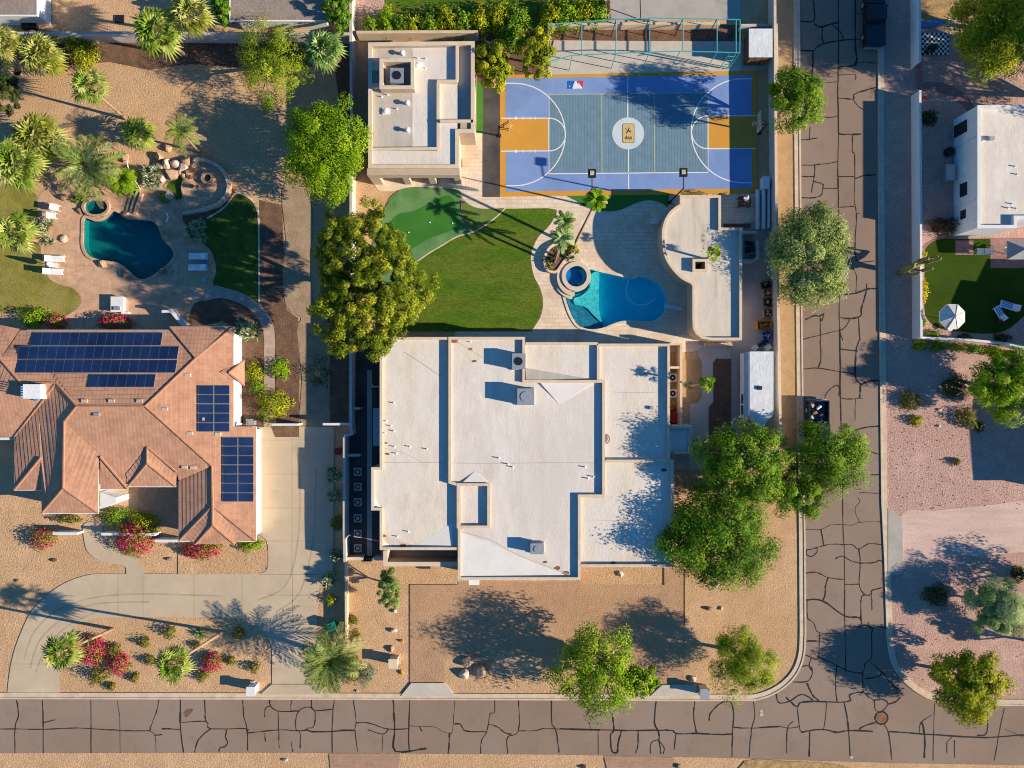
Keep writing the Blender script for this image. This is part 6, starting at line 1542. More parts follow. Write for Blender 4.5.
# boulders
def rock(label, px, py, r, mat='rock', seed=0, sq=.75, ry=None, name='boulder', group=None):
    h = r*S*sq; c = W(px, py, h*.4); mb = MB(); mb.rock((c[0], c[1], h*.35), (r*S*.85, (ry or r)*S*.85), seed, sq)
    return tag(mb.build(name, m[mat], loc=(c[0], c[1], 0)), label, 'boulder', group)
G_R = 'boulders of the small waterfall'
for i, (x, y, r, ry, mt, lab) in enumerate([
 (151,168,4,4,'rock','small boulder left of the agaves in the waterfall pile'),(176,163.5,5.5,5,'rock_pale','pale boulder in the middle of the waterfall pile'),(179.5,173.5,4.5,4,'rock','boulder touching the top of the green pond'),(193,166,4,3.6,'rock','low boulder by the dark bench table'),(160.6,166.5,5,4.6,'rock','boulder just above the agave cluster'),
 (158.6,157.5,6,6,'rock','round boulder at the top left of the waterfall pile'),(166,164,6,7,'rock_pale','pale boulder right of the round one in the waterfall pile'),(172,173.5,8,7,'rock','large flat boulder directly above the green pond'),
 (183,168,7,6,'rock_pale','boulder at the top centre of the waterfall pile'),(187,160,6,6,'rock','boulder behind the seat wall end'),(196,161,5,5,'rock_pale','small pale boulder at the end of the curved seat wall'),
 (169,196,5,5,'rock_pale','pale grey boulder at the foot of the agaves'),(184,177,4,4,'rock','small boulder on the right lip of the green pond'),(168.5,148,4,5,'rock','upright boulder under the thin palm'),(163,178,5,6,'rock_pale','pale boulder between the agaves and the pond'),(188,172,4,5,'rock_dark','dark boulder between waterfall and fire pit')]):
    rock(lab, x, y, r, mt, i+1, .9, ry, group=G_R)
G_D = 'boulders set round the teal pool deck'
for i, (x, y, r, mt, lab) in enumerate([(124,157.5,5,'rock','boulder beside the big date palm'),(54,178,5,'rock','boulder on the west edge of the deck under the palms'),(60,187,4.5,'rock_dark','dark boulder along the west deck edge'),(64,197,4.5,'rock_dark','brown boulder near the low fern'),
 (102,264.5,5,'rock','tan boulder with a dark hollow on the south deck'),(124.6,274,5,'rock_dark','dark boulder in shade at the south tip of the teal pool'),(162.6,270.6,5,'rock_dark','shaded boulder at the south east pool edge'),(166.6,236.6,5,'rock','boulder at the east edge of the teal pool'),
 (79.6,211,4,'rock_dark','dark flat boulder left of the oval spa'),(126.5,214,4.5,'rock','boulder right of the oval spa'),(64.2,238.6,4,'rock_pale','round pale boulder beside the yucca')]):
    rock(lab, x, y, r, mt, i+30, .7, group=G_D)
G_F = 'boulders in the front gravel yard'
for i, (x, y, r, ry, mt, lab) in enumerate([(468.5,661.5,7.5,6.5,'rock','upper boulder of the pile of four in the tree shadow'),(479.5,670,9,8,'rock','largest boulder of the pile in the tree shadow'),(465,673.5,6.5,7,'rock_pale','lower left boulder of the pile in the tree shadow'),(489,666,6,6,'rock','right boulder of the pile in the tree shadow'),
 (394,630.5,3.6,3.6,'rock_pale','small round boulder in the narrow gravel strip, upper'),(391.5,648.5,3.4,4,'rock','small boulder above the stone mailbox'),(402,641,2.6,2.2,'court_orange','small orange stone left of the brown gravel drive'),(402,672.4,2.6,2.6,'court_orange','small orange stone right of the stone mailbox'),(395,611.5,2.6,2.6,'rock_pale','pale stone under the leaning grey-green tree'),
 (559,668,5,7,'rock','boulder half under the broad front tree'),(620.5,574,3.2,3.2,'rock_pale','pale rock near the south wall of the white house'),(693.5,678.5,4,3.6,'rock_pale','pale boulder above the grey utility box'),(717.5,585,4,3.6,'rock_pale','boulder below the deep green tree'),(710,609,3.6,3.2,'rock_dark','dark red-brown rock in the open gravel'),(721.5,608.5,2.4,2.2,'rock_pale','little pale rock right of the red-brown rock'),
 (737,692.4,4,2.6,'rock_pale','flat pale rock beneath the corner tree'),(720,676.5,2,1.8,'rock_dark','tiny dark rock left of the corner tree'),(55,560.4,3.4,2.4,'rock_dark','dark rock on the gravel at the lower left'),(17,581,2.6,2,'rock_dark','small dark rock near the palm shadow at the left'),(169,559,3.2,1.8,'rock_dark','dark flat rock in the garage front gravel'),
 (285,760,3,2.4,'rock_pale','pale rock across the street left of the brick drive'),(584,767,3.6,2.8,'rock_dark','dark rock at the bottom edge left of the second brick drive'),(679,766,3.6,2.8,'rock_dark','dark rock at the bottom edge right of the second brick drive'),(357,691,2,2,'rock_pale','little pale stone by the street near the date palm'),(940,410,2.6,1.8,'rock_pale','pale stone on the pink gravel below the shaded shrub'),(939,426,2.4,1.6,'rock_pale','pale stone on the pink gravel above the lone shrub')]):
    rock(lab, x, y, r, mt, i+60, .7, ry, group=G_F)
# scatter of loose stones too many to count on the pink gravel and the dry ground
mb = MB(); g = random.Random(8)
for _ in range(700):
    z_ = g.random()
    if z_ < .55: x, y = g.uniform(888, 1030), g.uniform(400, 510)
    elif z_ < .8: x, y = g.uniform(895, 1030), g.uniform(560, 690)
    else: x, y = g.uniform(0, 50), g.uniform(500, 690)
    if x < 51 and y > 575 and (x > 7): continue
    q = W(x, y); s_ = g.uniform(.02, .055); b = len(mb.v)
    mb.v += [(q[0]-s_, q[1]-s_*.6, .02), (q[0]+s_, q[1]-s_*.8, .02), (q[0]+s_*.7, q[1]+s_, .02), (q[0]-s_*.8, q[1]+s_*.7, .02), (q[0], q[1], .03+s_)]
    for i in range(4): mb.face((b+i, b+(i+1) % 4, b+4))
ob = mb.build('loose_stones', m['gravel_pink']); ob['kind'] = 'stuff'; tag(ob, 'small loose stones scattered over the gravel', 'stones')
# ------------------------------------------------------------------ court fixtures
def lamp_post(label, bx, by, tx, ty, hx, hy, h):
    t = thing('court_lamp', label, 'lamp post', W(bx, by), 'flood lamps of the sports court')
    b, p = Vector(W(bx, by)), Vector(W(tx, ty, h)); hd = Vector(W(hx, hy, h+.1))
    mb = MB(); mb.tube([b, p], [.09, .06], 8); mb.tube([b, b+Vector((0, 0, .2))], [.2, .16], 10); mb.build('pole', m['black_metal'], t)
    mb = MB(); mb.tube([p, hd], .045, 6); mb.build('arm', m['black_metal'], t)
    mb = MB(); mb.obox(hd.x, hd.y, .72, .78, hd.z-.12, hd.z+.1); o = mb.build('lamp_head', m['black_metal'], t)
    mb = MB(); mb.obox(hd.x, hd.y, .36, .4, hd.z+.1, hd.z+.16); mb.build('ballast_cover', m['rock_pale'], o)
lamp_post('flood lamp on a dark pole beside the pool house roof', 669.5, 202.5, 683.5, 188.5, 683.4, 172.4, 5.2)
lamp_post('flood lamp on a thin pole behind the leaning palm crown', 585, 205, 592, 188, 592, 173.4, 5.2)
def hoop(label, bx, by, sgn):
    t = thing('basketball_hoop', label, 'basketball hoop', W(bx, by), 'basketball hoops of the court')
    x, y, _ = W(bx, by)
    mb = MB(); mb.tube([(x, y, 0), (x, y, 2.6)], [.09, .08], 8); mb.obox(x, y, .35, .35, 0, .12); mb.build('post', m['black_metal'], t)
    mb = MB()
    for dy in (-.4, .4): mb.tube([(x, y, 2.5), (x+sgn*1.0, y+dy, 3.1)], .035, 6); mb.tube([(x, y, 2.0), (x+sgn*1.0, y+dy, 2.7)], .035, 6)
    mb.tube([(x+sgn*.5, y-.25, 2.8), (x+sgn*.5, y+.25, 2.8)], .03, 6); mb.build('bracket', m['black_metal'], t)
    mb = MB(); mb.box(x+sgn*1.02, y-.9, 2.55, x+sgn*1.07, y+.9, 3.6); mb.build('backboard', m['acrylic'], t)
    mb = MB(); c = (x+sgn*1.34, y)
    mb.strip([(c[0]+.23*math.cos(a*math.pi/10), c[1]+.23*math.sin(a*math.pi/10)) for a in range(20)], .03, 2.68, 2.71, closed=True); mb.build('rim', m['court_orange'], t)
    mb = MB(); 
    for a in range(10):
        an = a*math.pi/5; mb.tube([(c[0]+.22*math.cos(an), c[1]+.22*math.sin(an), 2.68), (c[0]+.13*math.cos(an+.3), c[1]+.13*math.sin(an+.3), 2.28)], .012, 4)
    mb.build('net', m['white_cloth'], t)
hoop('black basketball hoop at the west end of the court by the guest house', 499, 136, 1)
hoop('black basketball hoop at the east end of the court near the block wall', 759, 133, -1)

# batting cage frame
cg = thing('batting_cage', 'long turquoise tube frame of a batting cage along the north edge of the court', 'batting cage', W(645, 55))
zt = 3.3
top = [(548.4,24.4),(581.6,22),(616,19.6),(649.5,18),(683,18.6),(717,19.2),(740,19.6)]
bot = [(548.4,62),(572,55.4),(616,53.4),(649.5,52.2),(680,51.2),(717,52),(739.6,52.8)]
mb = MB(); mb.tube([W(x, y, zt) for x, y in top], .055, 6); mb.tube([W(x, y, zt) for x, y in bot], .055, 6); mb.build('top_rail', m['turquoise'], cg)
for (a, b) in ((top[0],bot[0]),(top[1],(581.6,54.8)),(top[2],bot[2]),(top[3],bot[3]),(top[4],(683,51.2)),(top[5],bot[5]),((736,19.6),(736,52.7)),(top[6],bot[6])):
    mb = MB(); mb.tube([W(a[0], a[1], zt), W(b[0], b[1], zt)], .05, 6); mb.build('cross_bar', m['turquoise'], cg)
for (a, b) in list(zip(top, bot))[::1]:
    for p in (a, b):
        q = W(p[0], p[1], zt); mb = MB(); mb.tube([(q[0], q[1], 0), (q[0], q[1], zt)], .04, 6); mb.build('post', m['black_metal'] if p in top else m['turquoise'], cg)
mb = MB()
for k in range(4): mb.tube([W(735-k*2, 56+k*4, zt-.7*k), W(728-k*2, 57+k*4, zt-.7*k)], .035, 5)
mb.tube([W(736,53,zt), W(727,69,.1)], .04, 6); mb.tube([W(729,54,zt), W(720,68,.1)], .04, 6); mb.build('ladder_brace', m['turquoise'], cg)
# swing frame beyond
sf = thing('swing_frame', 'dark metal swing frame on the tan patio at the top edge', 'swing frame', W(625, 8))
mb = MB(); zz_ = 2.4
mb.tube([W(608.6,-6,zz_), W(640,-4,zz_)], .06, 6)
for x, y in ((608.6,-6),(640,-4)):
    q = W(x, y, zz_); mb.tube([q, (q[0]-.5, q[1]+1.1, 0)], .05, 6); mb.tube([q, (q[0]+.5, q[1]-1.1, 0)], .05, 6)
mb.build('frame', m['black_metal'], sf)
mb = MB(); mb.tube([W(609,12,0), W(608.6,2,3.2)], .16, 8); tag(mb.build('post', m['wood'], loc=W(609, 12)), 'dark wooden post at the corner of the tan patio by the hedge', 'post')

# shed in the north east corner
sd = thing('storage_shed', 'small shed with a pale flat roof on a slab in the court corner', 'shed', W(757, 50))
hz_ = 2.1; P = ccw(WP([(749,28.6),(772.6,28.6),(772.6,57),(749,57)], hz_))
mb = MB(); mb.prism(offset(P, .12, True), .02, hz_-.1); mb.build('wall', m['wood'], sd)
mb = MB(); mb.prism(P, hz_-.1, hz_); mb.build('roof', m['tarp'], sd)
xs = sorted(p[0] for p in P); ys = sorted(p[1] for p in P)
for k in range(3):
    w_ = (xs[-1]-xs[0]-.4)/3; mb = MB(); mb.box(xs[0]+.2+k*w_+.04, ys[0]+.09, .1, xs[0]+.2+(k+1)*w_-.04, ys[0]+.14, 1.9); o = mb.build('door', m['rust'], sd)
    mb = MB(); mb.box(xs[0]+.2+k*w_+.5, ys[0]+.07, .9, xs[0]+.2+k*w_+.55, ys[0]+.1, 1.1); mb.build('handle', m['galv'], o)
gwall('pale low wall framing the shed corner on the north and east', [(741,25.6),(776.4,25.2),(776.8,66)], 1.0, 'block', .2)
# long white rolls beside the wall
G_P = 'long pale covers lying beside the boundary wall'
for x0, x1, y0, y1, lab in ((755.6,759.6,190,229.5,'long pale rolled cover nearest the pool house yard'),(761.6,765.6,189,229.5,'long pale rolled cover in the middle of the three by the wall'),(767.2,770.2,189,228,'long pale rolled cover right against the block wall')):
    mb = MB(); a = W((x0+x1)/2, y0, .5); b = W((x0+x1)/2, y1, .5); r = (x1-x0)*S/2
    mb.tube([(a[0], a[1], .5), (b[0], b[1], .5)], r, 14); mb.box(a[0]-r*.6, b[1]+.2, 0, a[0]+r*.6, b[1]+.5, .42); mb.box(a[0]-r*.6, a[1]-.5, 0, a[0]+r*.6, a[1]-.2, .42)
    tag(mb.build('rolled_cover', m['circle_pale'], loc=(a[0], (a[1]+b[1])/2, 0)), lab, 'pool cover', G_P)
mb = MB(); q = W(766, 182.5, .9); mb.box(q[0]-.3, q[1]-.55, 0, q[0]+.3, q[1]+.55, .86); mb.box(q[0]-.34, q[1]-.6, .86, q[0]+.34, q[1]+.6, .95)
tag(mb.build('utility_cabinet', m['white_metal'], loc=W(766, 182)), 'white utility cabinet north of the rolled covers', 'cabinet')
def table(label, px, py, sx, sy, h, mat, name='table', cat='table', rot=0, group=None):
    x, y, _ = W(px, py, h); t = thing(name, label, cat, (x, y, 0), group); c, s = math.cos(rot), math.sin(rot)
    mb = MB(); mb.obox(x, y, sx, sy, h-.05, h, rot); mb.build('table_top', m[mat], t)
    for i in (-1, 1):
        for j in (-1, 1):
            lx, ly = i*(sx/2-.1), j*(sy/2-.1); mb = MB(); mb.obox(x+lx*c-ly*s, y+lx*s+ly*c, .08, .08, 0, h-.05, rot); mb.build('leg', m[mat], t)
    return t
table('dark brown slatted table in the yard behind the pool house', 744.6, 201.6, 1.25, 1.05, .75, 'wood')
mb = MB(); q = W(746.6, 198, 1.0); mb.obox(q[0], q[1], .45, .35, .76, 1.0, .4); mb.rock((q[0]+.1, q[1]+.12, 1.02), (.14, .14), 4)
tag(mb.build('bag', m['white_cloth'], loc=(q[0], q[1], .76)), 'white bag lying on the dark slatted table', 'bag')
mb = MB(); q0 = W(723.5, 227.2, .5); q1 = W(751, 223.6, .5); mb.box(q0[0], q0[1], .42, q1[0], q1[1], .5)
for k in range(4): mb.box(q0[0]+.15+k*.8, q0[1]+.05, 0, q0[0]+.25+k*.8, q1[1]-.05, .42)
tag(mb.build('bench', m['wood'], loc=W(737, 226)), 'long dark brown bench against the north wall of the pool house', 'bench')
# equipment bay of the pool house
eb = thing('equipment_bay', 'half-open concrete bay with dark pumps east of the pool house', 'equipment bay', W(751, 247))
mb = MB(); mb.strip(WP([(742.5,232.2),(757,232.2)], 1.2), .25, 0, 1.2); mb.strip(WP([(757.6,240),(758,257.5),(754,260.6),(742.4,260.6)], 1.2), .25, 0, 1.19); mb.build('wall', m['block'], eb)
mb = MB(); q = W(748, 250); mb.tube([(q[0], q[1], 0), (q[0], q[1], .9)], .35, 14); mb.dome((q[0], q[1], .9), .35, .35, .2, 14, 4); mb.tube([(q[0]+.4, q[1]+.6, .3), (q[0]-.4, q[1]+.7, .3)], .16, 10); mb.build('filter_tank', m['black_metal'], eb)
mb = MB(); mb.box(q[0]-.1, q[1]-.5, 0, q[0]+.35, q[1]-.15, .5); mb.build('pump_box', m['galv'], eb)

# clutter along the wall
def crate(label, px, py, sx, sy, h, mat, rot=0, name='crate', cat='crate'):
    x, y, _ = W(px, py, h); t = thing(name, label, cat, (x, y, 0)); mb = MB(); c, s = math.cos(rot), math.sin(rot)
    mb.obox(x, y, sx, sy, 0, .06, rot)
    for (dx, dy, a, b) in ((0, sy/2-.02, sx, .04), (0, -sy/2+.02, sx, .04)): mb.obox(x+dx*c-dy*s, y+dx*s+dy*c, a, b, .06, h, rot)
    for (dx, dy, a, b) in ((sx/2-.02, 0, .04, sy-.085), (-sx/2+.02, 0, .04, sy-.085)): mb.obox(x+dx*c-dy*s, y+dx*s+dy*c, a, b, .06, h-.004, rot)
    mb.build('box', m[mat], t)
    mb = MB()
    for k in range(5): mb.rock((x+random.uniform(-.3, .3)*sx, y+random.uniform(-.3, .3)*sy, .12+h*.5), (.12, .1), k+int(px))
    mb.build('contents', m[random.choice(['wood_tan', 'rust', 'rock_pale', 'orange_plastic'])], t)
crate('black bin with red bits by the wall, northernmost of the clutter', 766.5, 284.5, .75, .6, .6, 'black_metal', .2)
crate('tan wooden crate in the clutter along the wall, second from the north', 768, 293, .9, .8, .5, 'wood_tan', .05)
crate('dark purple-brown crate in the middle of the wall clutter', 769, 302.5, .9, .7, .5, 'wood', -.1)
crate('orange-brown wooden crate in the wall clutter above the yellow box', 768.5, 313, .9, .75, .5, 'wood_tan', .1)
crate('yellow-orange box sticking out into the concrete yard', 764.5, 325, 1.4, .8, .6, 'orange_plastic', .06, 'storage_box', 'box')
crate('pale blue tub below the yellow-orange box', 767, 335.5, .9, .8, .55, 'blue_plastic', .2, 'tub', 'tub')
mb = MB(); a, b = W(757, 347, .3), W(768, 340, .5)
mb.tube([(a[0], a[1], .25), (b[0], b[1], .35)], [.16, .2], 10); tag(mb.build('pipe', m['black_metal'], loc=a), 'short black pipe leaning north of the white trailer', 'pipe')
mb = MB(); q = W(756, 347.6, .5); mb.obox(q[0], q[1], .5, .4, 0, .5, .7); tag(mb.build('box', m['white_metal'], loc=(q[0], q[1], 0)), 'small white box on the left north of the white trailer', 'box')
mb = MB(); q = W(768.4, 347.4, .5); mb.obox(q[0], q[1], .6, .5, 0, .5, .6); tag(mb.build('box', m['white_cloth'], loc=(q[0], q[1], 0)), 'white tilted box by the wall north of the white trailer', 'box')

# ------------------------------------------------------------------ vehicles
def wheel(root, x, y, r, w, axis_y=False):
    mb = MB(); mb.tube([(x-w/2, y, r), (x+w/2, y, r)], r, 18); o = mb.build('wheel', m['rubber_tyre'], root)
    mb = MB(); mb.tube([(x-w/2-.01, y, r), (x+w/2+.01, y, r)], r*.55, 14); mb.build('rim', m['galv'], o)
tr = thing('travel_trailer', 'long white trailer with a pointed nose parked along the boundary wall', 'trailer', W(757, 388))
ht = 2.3
body = WP([(750.4,352),(773,352),(773,414),(762,427.5),(750.4,415)], ht)
mb = MB(); mb.prism(ccw(body), .45, ht-.05); mb.build('body', m['white_metal'], tr)
mb = MB(); mb.prism(ccw(offset(ccw(body), -.05, True)), ht-.05, ht); rfo = mb.build('roof', m['tarp'], tr)
q = W(759.6, 388, ht); mb = MB(); mb.box(q[0]-.2, q[1]-.18, ht, q[0]+.2, q[1]+.18, ht+.14); mb.build('roof_vent', m['black_metal'], rfo)
side = WP([(744.2,353),(750.2,353),(750.2,414),(748.6,419),(744.2,418)], ht-.5)
sl_ = ccw(side); mb = MB(); mb.prism(sl_, .5, ht-.62); mb.build('side_awning', m['tarp'], tr)
xl = min(p[0] for p in side)
for y in (375, 383): wheel(tr, xl+.2, W(0, y, .3)[1], .34, .24); wheel(tr, max(p[0] for p in body)-.2, W(0, y, .3)[1], .34, .24)
for y in (399, 410):
    mb = MB(); yy = W(0, y, 1.5)[1]; mb.box(xl-.02, yy-.45, .95, xl+.03, yy+.45, 1.55); mb.build('window', m['glass'], tr)
mb = MB(); q = W(762, 431, .5); mb.tube([W(756,420,.5), q], .05, 6); mb.tube([W(767,420,.5), q], .05, 6); mb.tube([(q[0], q[1], 0), q], .05, 6); mb.build('hitch', m['black_metal'], tr)

def pickup(label, px, py, L, Wd, mat, south=True, bedcover=None, junk=False):
    """pickup truck seen from above; nose points south (down the street) when south"""
    x, y, _ = W(px, py, .9); s = -1 if south else 1
    t = thing('pickup_truck', label, 'pickup truck', (x, y, 0)); yb = y-s*L/2   # tail
    def Y(u): return yb+s*u
    hw = Wd/2
    mb = MB()
    mb.box(x-hw, Y(0), .4, x+hw, Y(2.0), .58)                              # bed floor
    for sx in (-1, 1): mb.box(x+sx*hw, Y(.08), .5, x+sx*(hw-.09), Y(2.0), 1.05)
    mb.box(x-hw, Y(0), .5, x+hw, Y(.08), 1.04); mb.box(x-hw, Y(2.0), .4, x+hw, Y(2.1), 1.12)
    P = [(x-hw, Y(2.1)), (x+hw, Y(2.1)), (x+hw, Y(L-.35)), (x+hw*.8, Y(L)), (x-hw*.8, Y(L)), (x-hw, Y(L-.35))]
    mb.prism(ccw(P), .4, .98); body_ = mb.build('body', m[mat], t)
    mb = MB(); lo = ccw([(x-hw*.94, Y(2.12)), (x+hw*.94, Y(2.12)), (x+hw*.94, Y(4.1)), (x-hw*.94, Y(4.1))])
    hi = ccw([(x-hw*.8, Y(2.25)), (x+hw*.8, Y(2.25)), (x+hw*.8, Y(3.55)), (x-hw*.8, Y(3.55))])
    mb.prism(lo, .98, 1.62, top=hi); mb.build('cab_glass', m['glass'], t)
    mb = MB(); mb.prism(hi, 1.62, 1.68); mb.build('cab_roof', m[mat], t)
    mb = MB(); mb.prism(ccw([(x-hw*.9, Y(4.12)), (x+hw*.9, Y(4.12)), (x+hw*.82, Y(L-.2)), (x-hw*.82, Y(L-.2))]), .98, 1.03); mb.build('bonnet', m[mat], t)
    for u in (1.0, L-1.0):
        for sx in (-1, 1): wheel(t, x+sx*(hw-.1), Y(u), .38, .25)
    for sx in (-1, 1):
        mb = MB(); mb.box(x+sx*hw*.95, Y(-.03), .65, x+sx*hw*.75, Y(.05), .95); mb.build('tail_light', m['lamp_red'], t)
        mb = MB(); mb.box(x+sx*hw*.9, Y(L-.28), .65, x+sx*hw*.6, Y(L-.05), .86); mb.build('headlight', m['lamp_white'], t)
        mb = MB(); mb.box(x+sx*hw, Y(3.75), 1.0, x+sx*(hw+.22), Y(3.9), 1.15); mb.build('mirror', m[mat], t)
    mb = MB(); mb.box(x-hw*.95, Y(-.16), .4, x+hw*.95, Y(-.02), .58); mb.build('bumper', m['galv'], t)
    if bedcover: mb = MB(); mb.box(x-hw+.06, Y(.06), 1.05, x+hw-.06, Y(2.0), 1.09); mb.build('bed_cover', m[bedcover], t)
    return t, Y, x
tk, Y, tx = pickup('dark blue pickup truck with things in its open bed, half under the street tree', 818.8, 428, 5.4, 1.98, 'carpaint_blue')
for nm, lab, mt, dx, u, s_ in (('tool_bag', 'tan bag in the back corner of the pickup bed', 'wood_tan', -.6, .45, .22), ('bucket', 'white bucket lying in the pickup bed', 'white_metal', .05, .75, .2), ('toolbox', 'orange toolbox in the pickup bed', 'orange_plastic', -.3, 1.2, .2), ('rag', 'pale cloth heap in the pickup bed', 'cream', -.62, 1.65, .2), ('jerrycan', 'rust coloured can in the pickup bed', 'rust', .35, 1.4, .18)):
    mb = MB(); z0 = .58
    if nm == 'bucket': mb.tube([(tx+dx-.2, Y(u)-.1, z0+.16), (tx+dx+.2, Y(u)+.25, z0+.16)], [.13, .17], 12)
    elif nm in ('rag', 'tool_bag'): mb.rock((tx+dx, Y(u), z0+s_*.5), (s_, s_*1.2), len(nm))
    else: mb.obox(tx+dx, Y(u), s_*1.9, s_*1.2, z0, z0+.25, .3); mb.obox(tx+dx, Y(u), s_*.9, .05, z0+.25, z0+.3, .3)
    tag(mb.build(nm, m[mt], loc=(tx+dx, Y(u), z0)), lab, nm.replace('_', ' '))
pickup('black pickup truck with a covered bed parked in deep shade at the top', 875.2, 19, 5.2, 1.95, 'carpaint_black', south=False, bedcover='carpaint_black')

# ------------------------------------------------------------------ boxes by the street
def pillar(label, px, py, sx, sy, h, mat, cap, name, cat):
    x, y, _ = W(px, py, h); t = thing(name, label, cat, (x, y, 0))
    mb = MB(); mb.obox(x, y, sx, sy, 0, h-.08, 0, taper=.94); mb.build('pillar', m[mat], t)
    mb = MB(); mb.obox(x, y, sx+.1, sy+.1, h-.078, h); mb.build('cap', m[cap], t)
    mb = MB(); mb.box(x-.18, y-sy/2-.03, h*.5, x+.18, y-sy/2+.02, h*.75); mb.build('mail_door', m['black_metal'], t)
    return t
pillar('white mailbox pillar at the driveway exit of the tiled house', 250.6, 691.6, .75, .8, 1.25, 'white_wall', 'white_wall', 'mailbox_pillar', 'mailbox')
pillar('tan stone mailbox pillar in the front gravel left of the brown drive', 393, 664, .8, .85, 1.15, 'rock_pale', 'cap', 'mailbox_pillar', 'mailbox')
pillar('grey mailbox pillar by the front street near the rounded corner', 705, 694, .8, .85, 1.25, 'galv', 'galv', 'mailbox_pillar', 'mailbox')
mb = MB(); q = W(252, 683, .3); mb.obox(q[0], q[1], .42, .24, 0, .3); tag(mb.build('marker_block', m['white_wall'], loc=(q[0], q[1], 0)), 'little white block just north of the white mailbox', 'block')
mb = MB(); q = W(331, 627, .9); mb.obox(q[0], q[1], .75, .7, 0, .82, .35); mb.obox(q[0], q[1], .82, .78, .82, .92, .35); tag(mb.build('utility_box', m['green_plastic'], loc=(q[0], q[1], 0)), 'green utility box above the date palm beside the driveway', 'utility box')
mb = MB(); q = W(338, 451.5, .9); mb.obox(q[0], q[1], .6, .6, 0, .85); mb.obox(q[0], q[1], .68, .66, .852, .93); tag(mb.build('bin', m['red_paint'], loc=(q[0], q[1], 0)), 'small red-lidded bin beside the driveway wall', 'bin')
mb = MB(); q = W(250, 422, .7); mb.obox(q[0], q[1], .8, .6, 0, .7); mb.tube([(q[0], q[1], .7), (q[0], q[1], .75)], .24, 14); tag(mb.build('air_conditioner', m['galv'], loc=(q[0], q[1], 0)), 'grey air conditioner at the corner behind the tiled garage wing', 'air conditioner')
mb = MB(); q = W(951, 172, 1.0); mb.obox(q[0], q[1], .8, 1.5, 0, .9); mb.obox(q[0], q[1], .86, 1.56, .902, .96); tag(mb.build('air_conditioner', m['galv'], loc=(q[0], q[1], 0)), 'pale box air conditioner against the west wall of the white house', 'air conditioner')
mb = MB(); q = W(951, 151, .6); mb.tube([(q[0], q[1], 0), (q[0], q[1], .5)], [.4, .46], 16); tag(mb.build('pot', m['black_metal'], loc=(q[0], q[1], 0)), 'round dark pot north of the pale box beside the white house', 'pot')
mb = MB(); q = W(881.4, 718); z_ = ZR+.012; mb.tube([(q[0], q[1], ZR-.02), (q[0], q[1], z_)], .45, 28); o = mb.build('manhole_cover', m['rust'], loc=q); tag(o, 'round rust brown manhole cover ringed with tar at the street corner', 'manhole cover')
mb = MB(); q = W(761.3, 714); mb.tube([(q[0], q[1], ZR-.02), (q[0], q[1], ZR+.012)], .2, 14); mb.tube([(q[0], q[1]+.32, ZR-.02), (q[0], q[1]+.32, ZR+.012)], .14, 14); tag(mb.build('valve_cover', m['rock_pale'], loc=q), 'small pale valve covers set in the street near the corner', 'valve cover')
mb = MB(); q = W(851.4, 757); mb.tube([(q[0], q[1], 0), (q[0], q[1], ZR+.012)], .16, 12); tag(mb.build('valve_cover', m['rock_pale'], loc=q), 'single pale valve cover at the south edge of the street', 'valve cover')
# ring stones in the side yard
def ringstone(px, py):
    t = thing('stepping_stone', 'square grey stepping stone with a dark ring in the row along the side yard', 'stepping stone', W(px, py), 'ring stepping stones in the side yard')
    q = W(px, py); mb = MB(); mb.obox(q[0], q[1], .78, .8, .05, .14); mb.build('slab', m['block'], t)
    mb = MB(); mb.strip([(q[0]+.24*math.cos(a*math.pi/10), q[1]+.24*math.sin(a*math.pi/10)) for a in range(20)], .1, .13, .17, closed=True); mb.build('ring', m['black_metal'], t)
    return t
r0 = ringstone(358, 471.6)
r0['label'] = 'northernmost square stepping stone with a dark ring in the side yard'
for y, l in ((486.6,'second square ring stone from the north in the side yard'),(502,'third square ring stone from the north in the side yard'),(518,'fourth square ring stone from the north in the side yard'),(533.5,'fifth square ring stone from the north in the side yard'),(548,'southernmost square ring stone in the side yard by the gate')):
    dup(r0, W(358, y), 0, l)

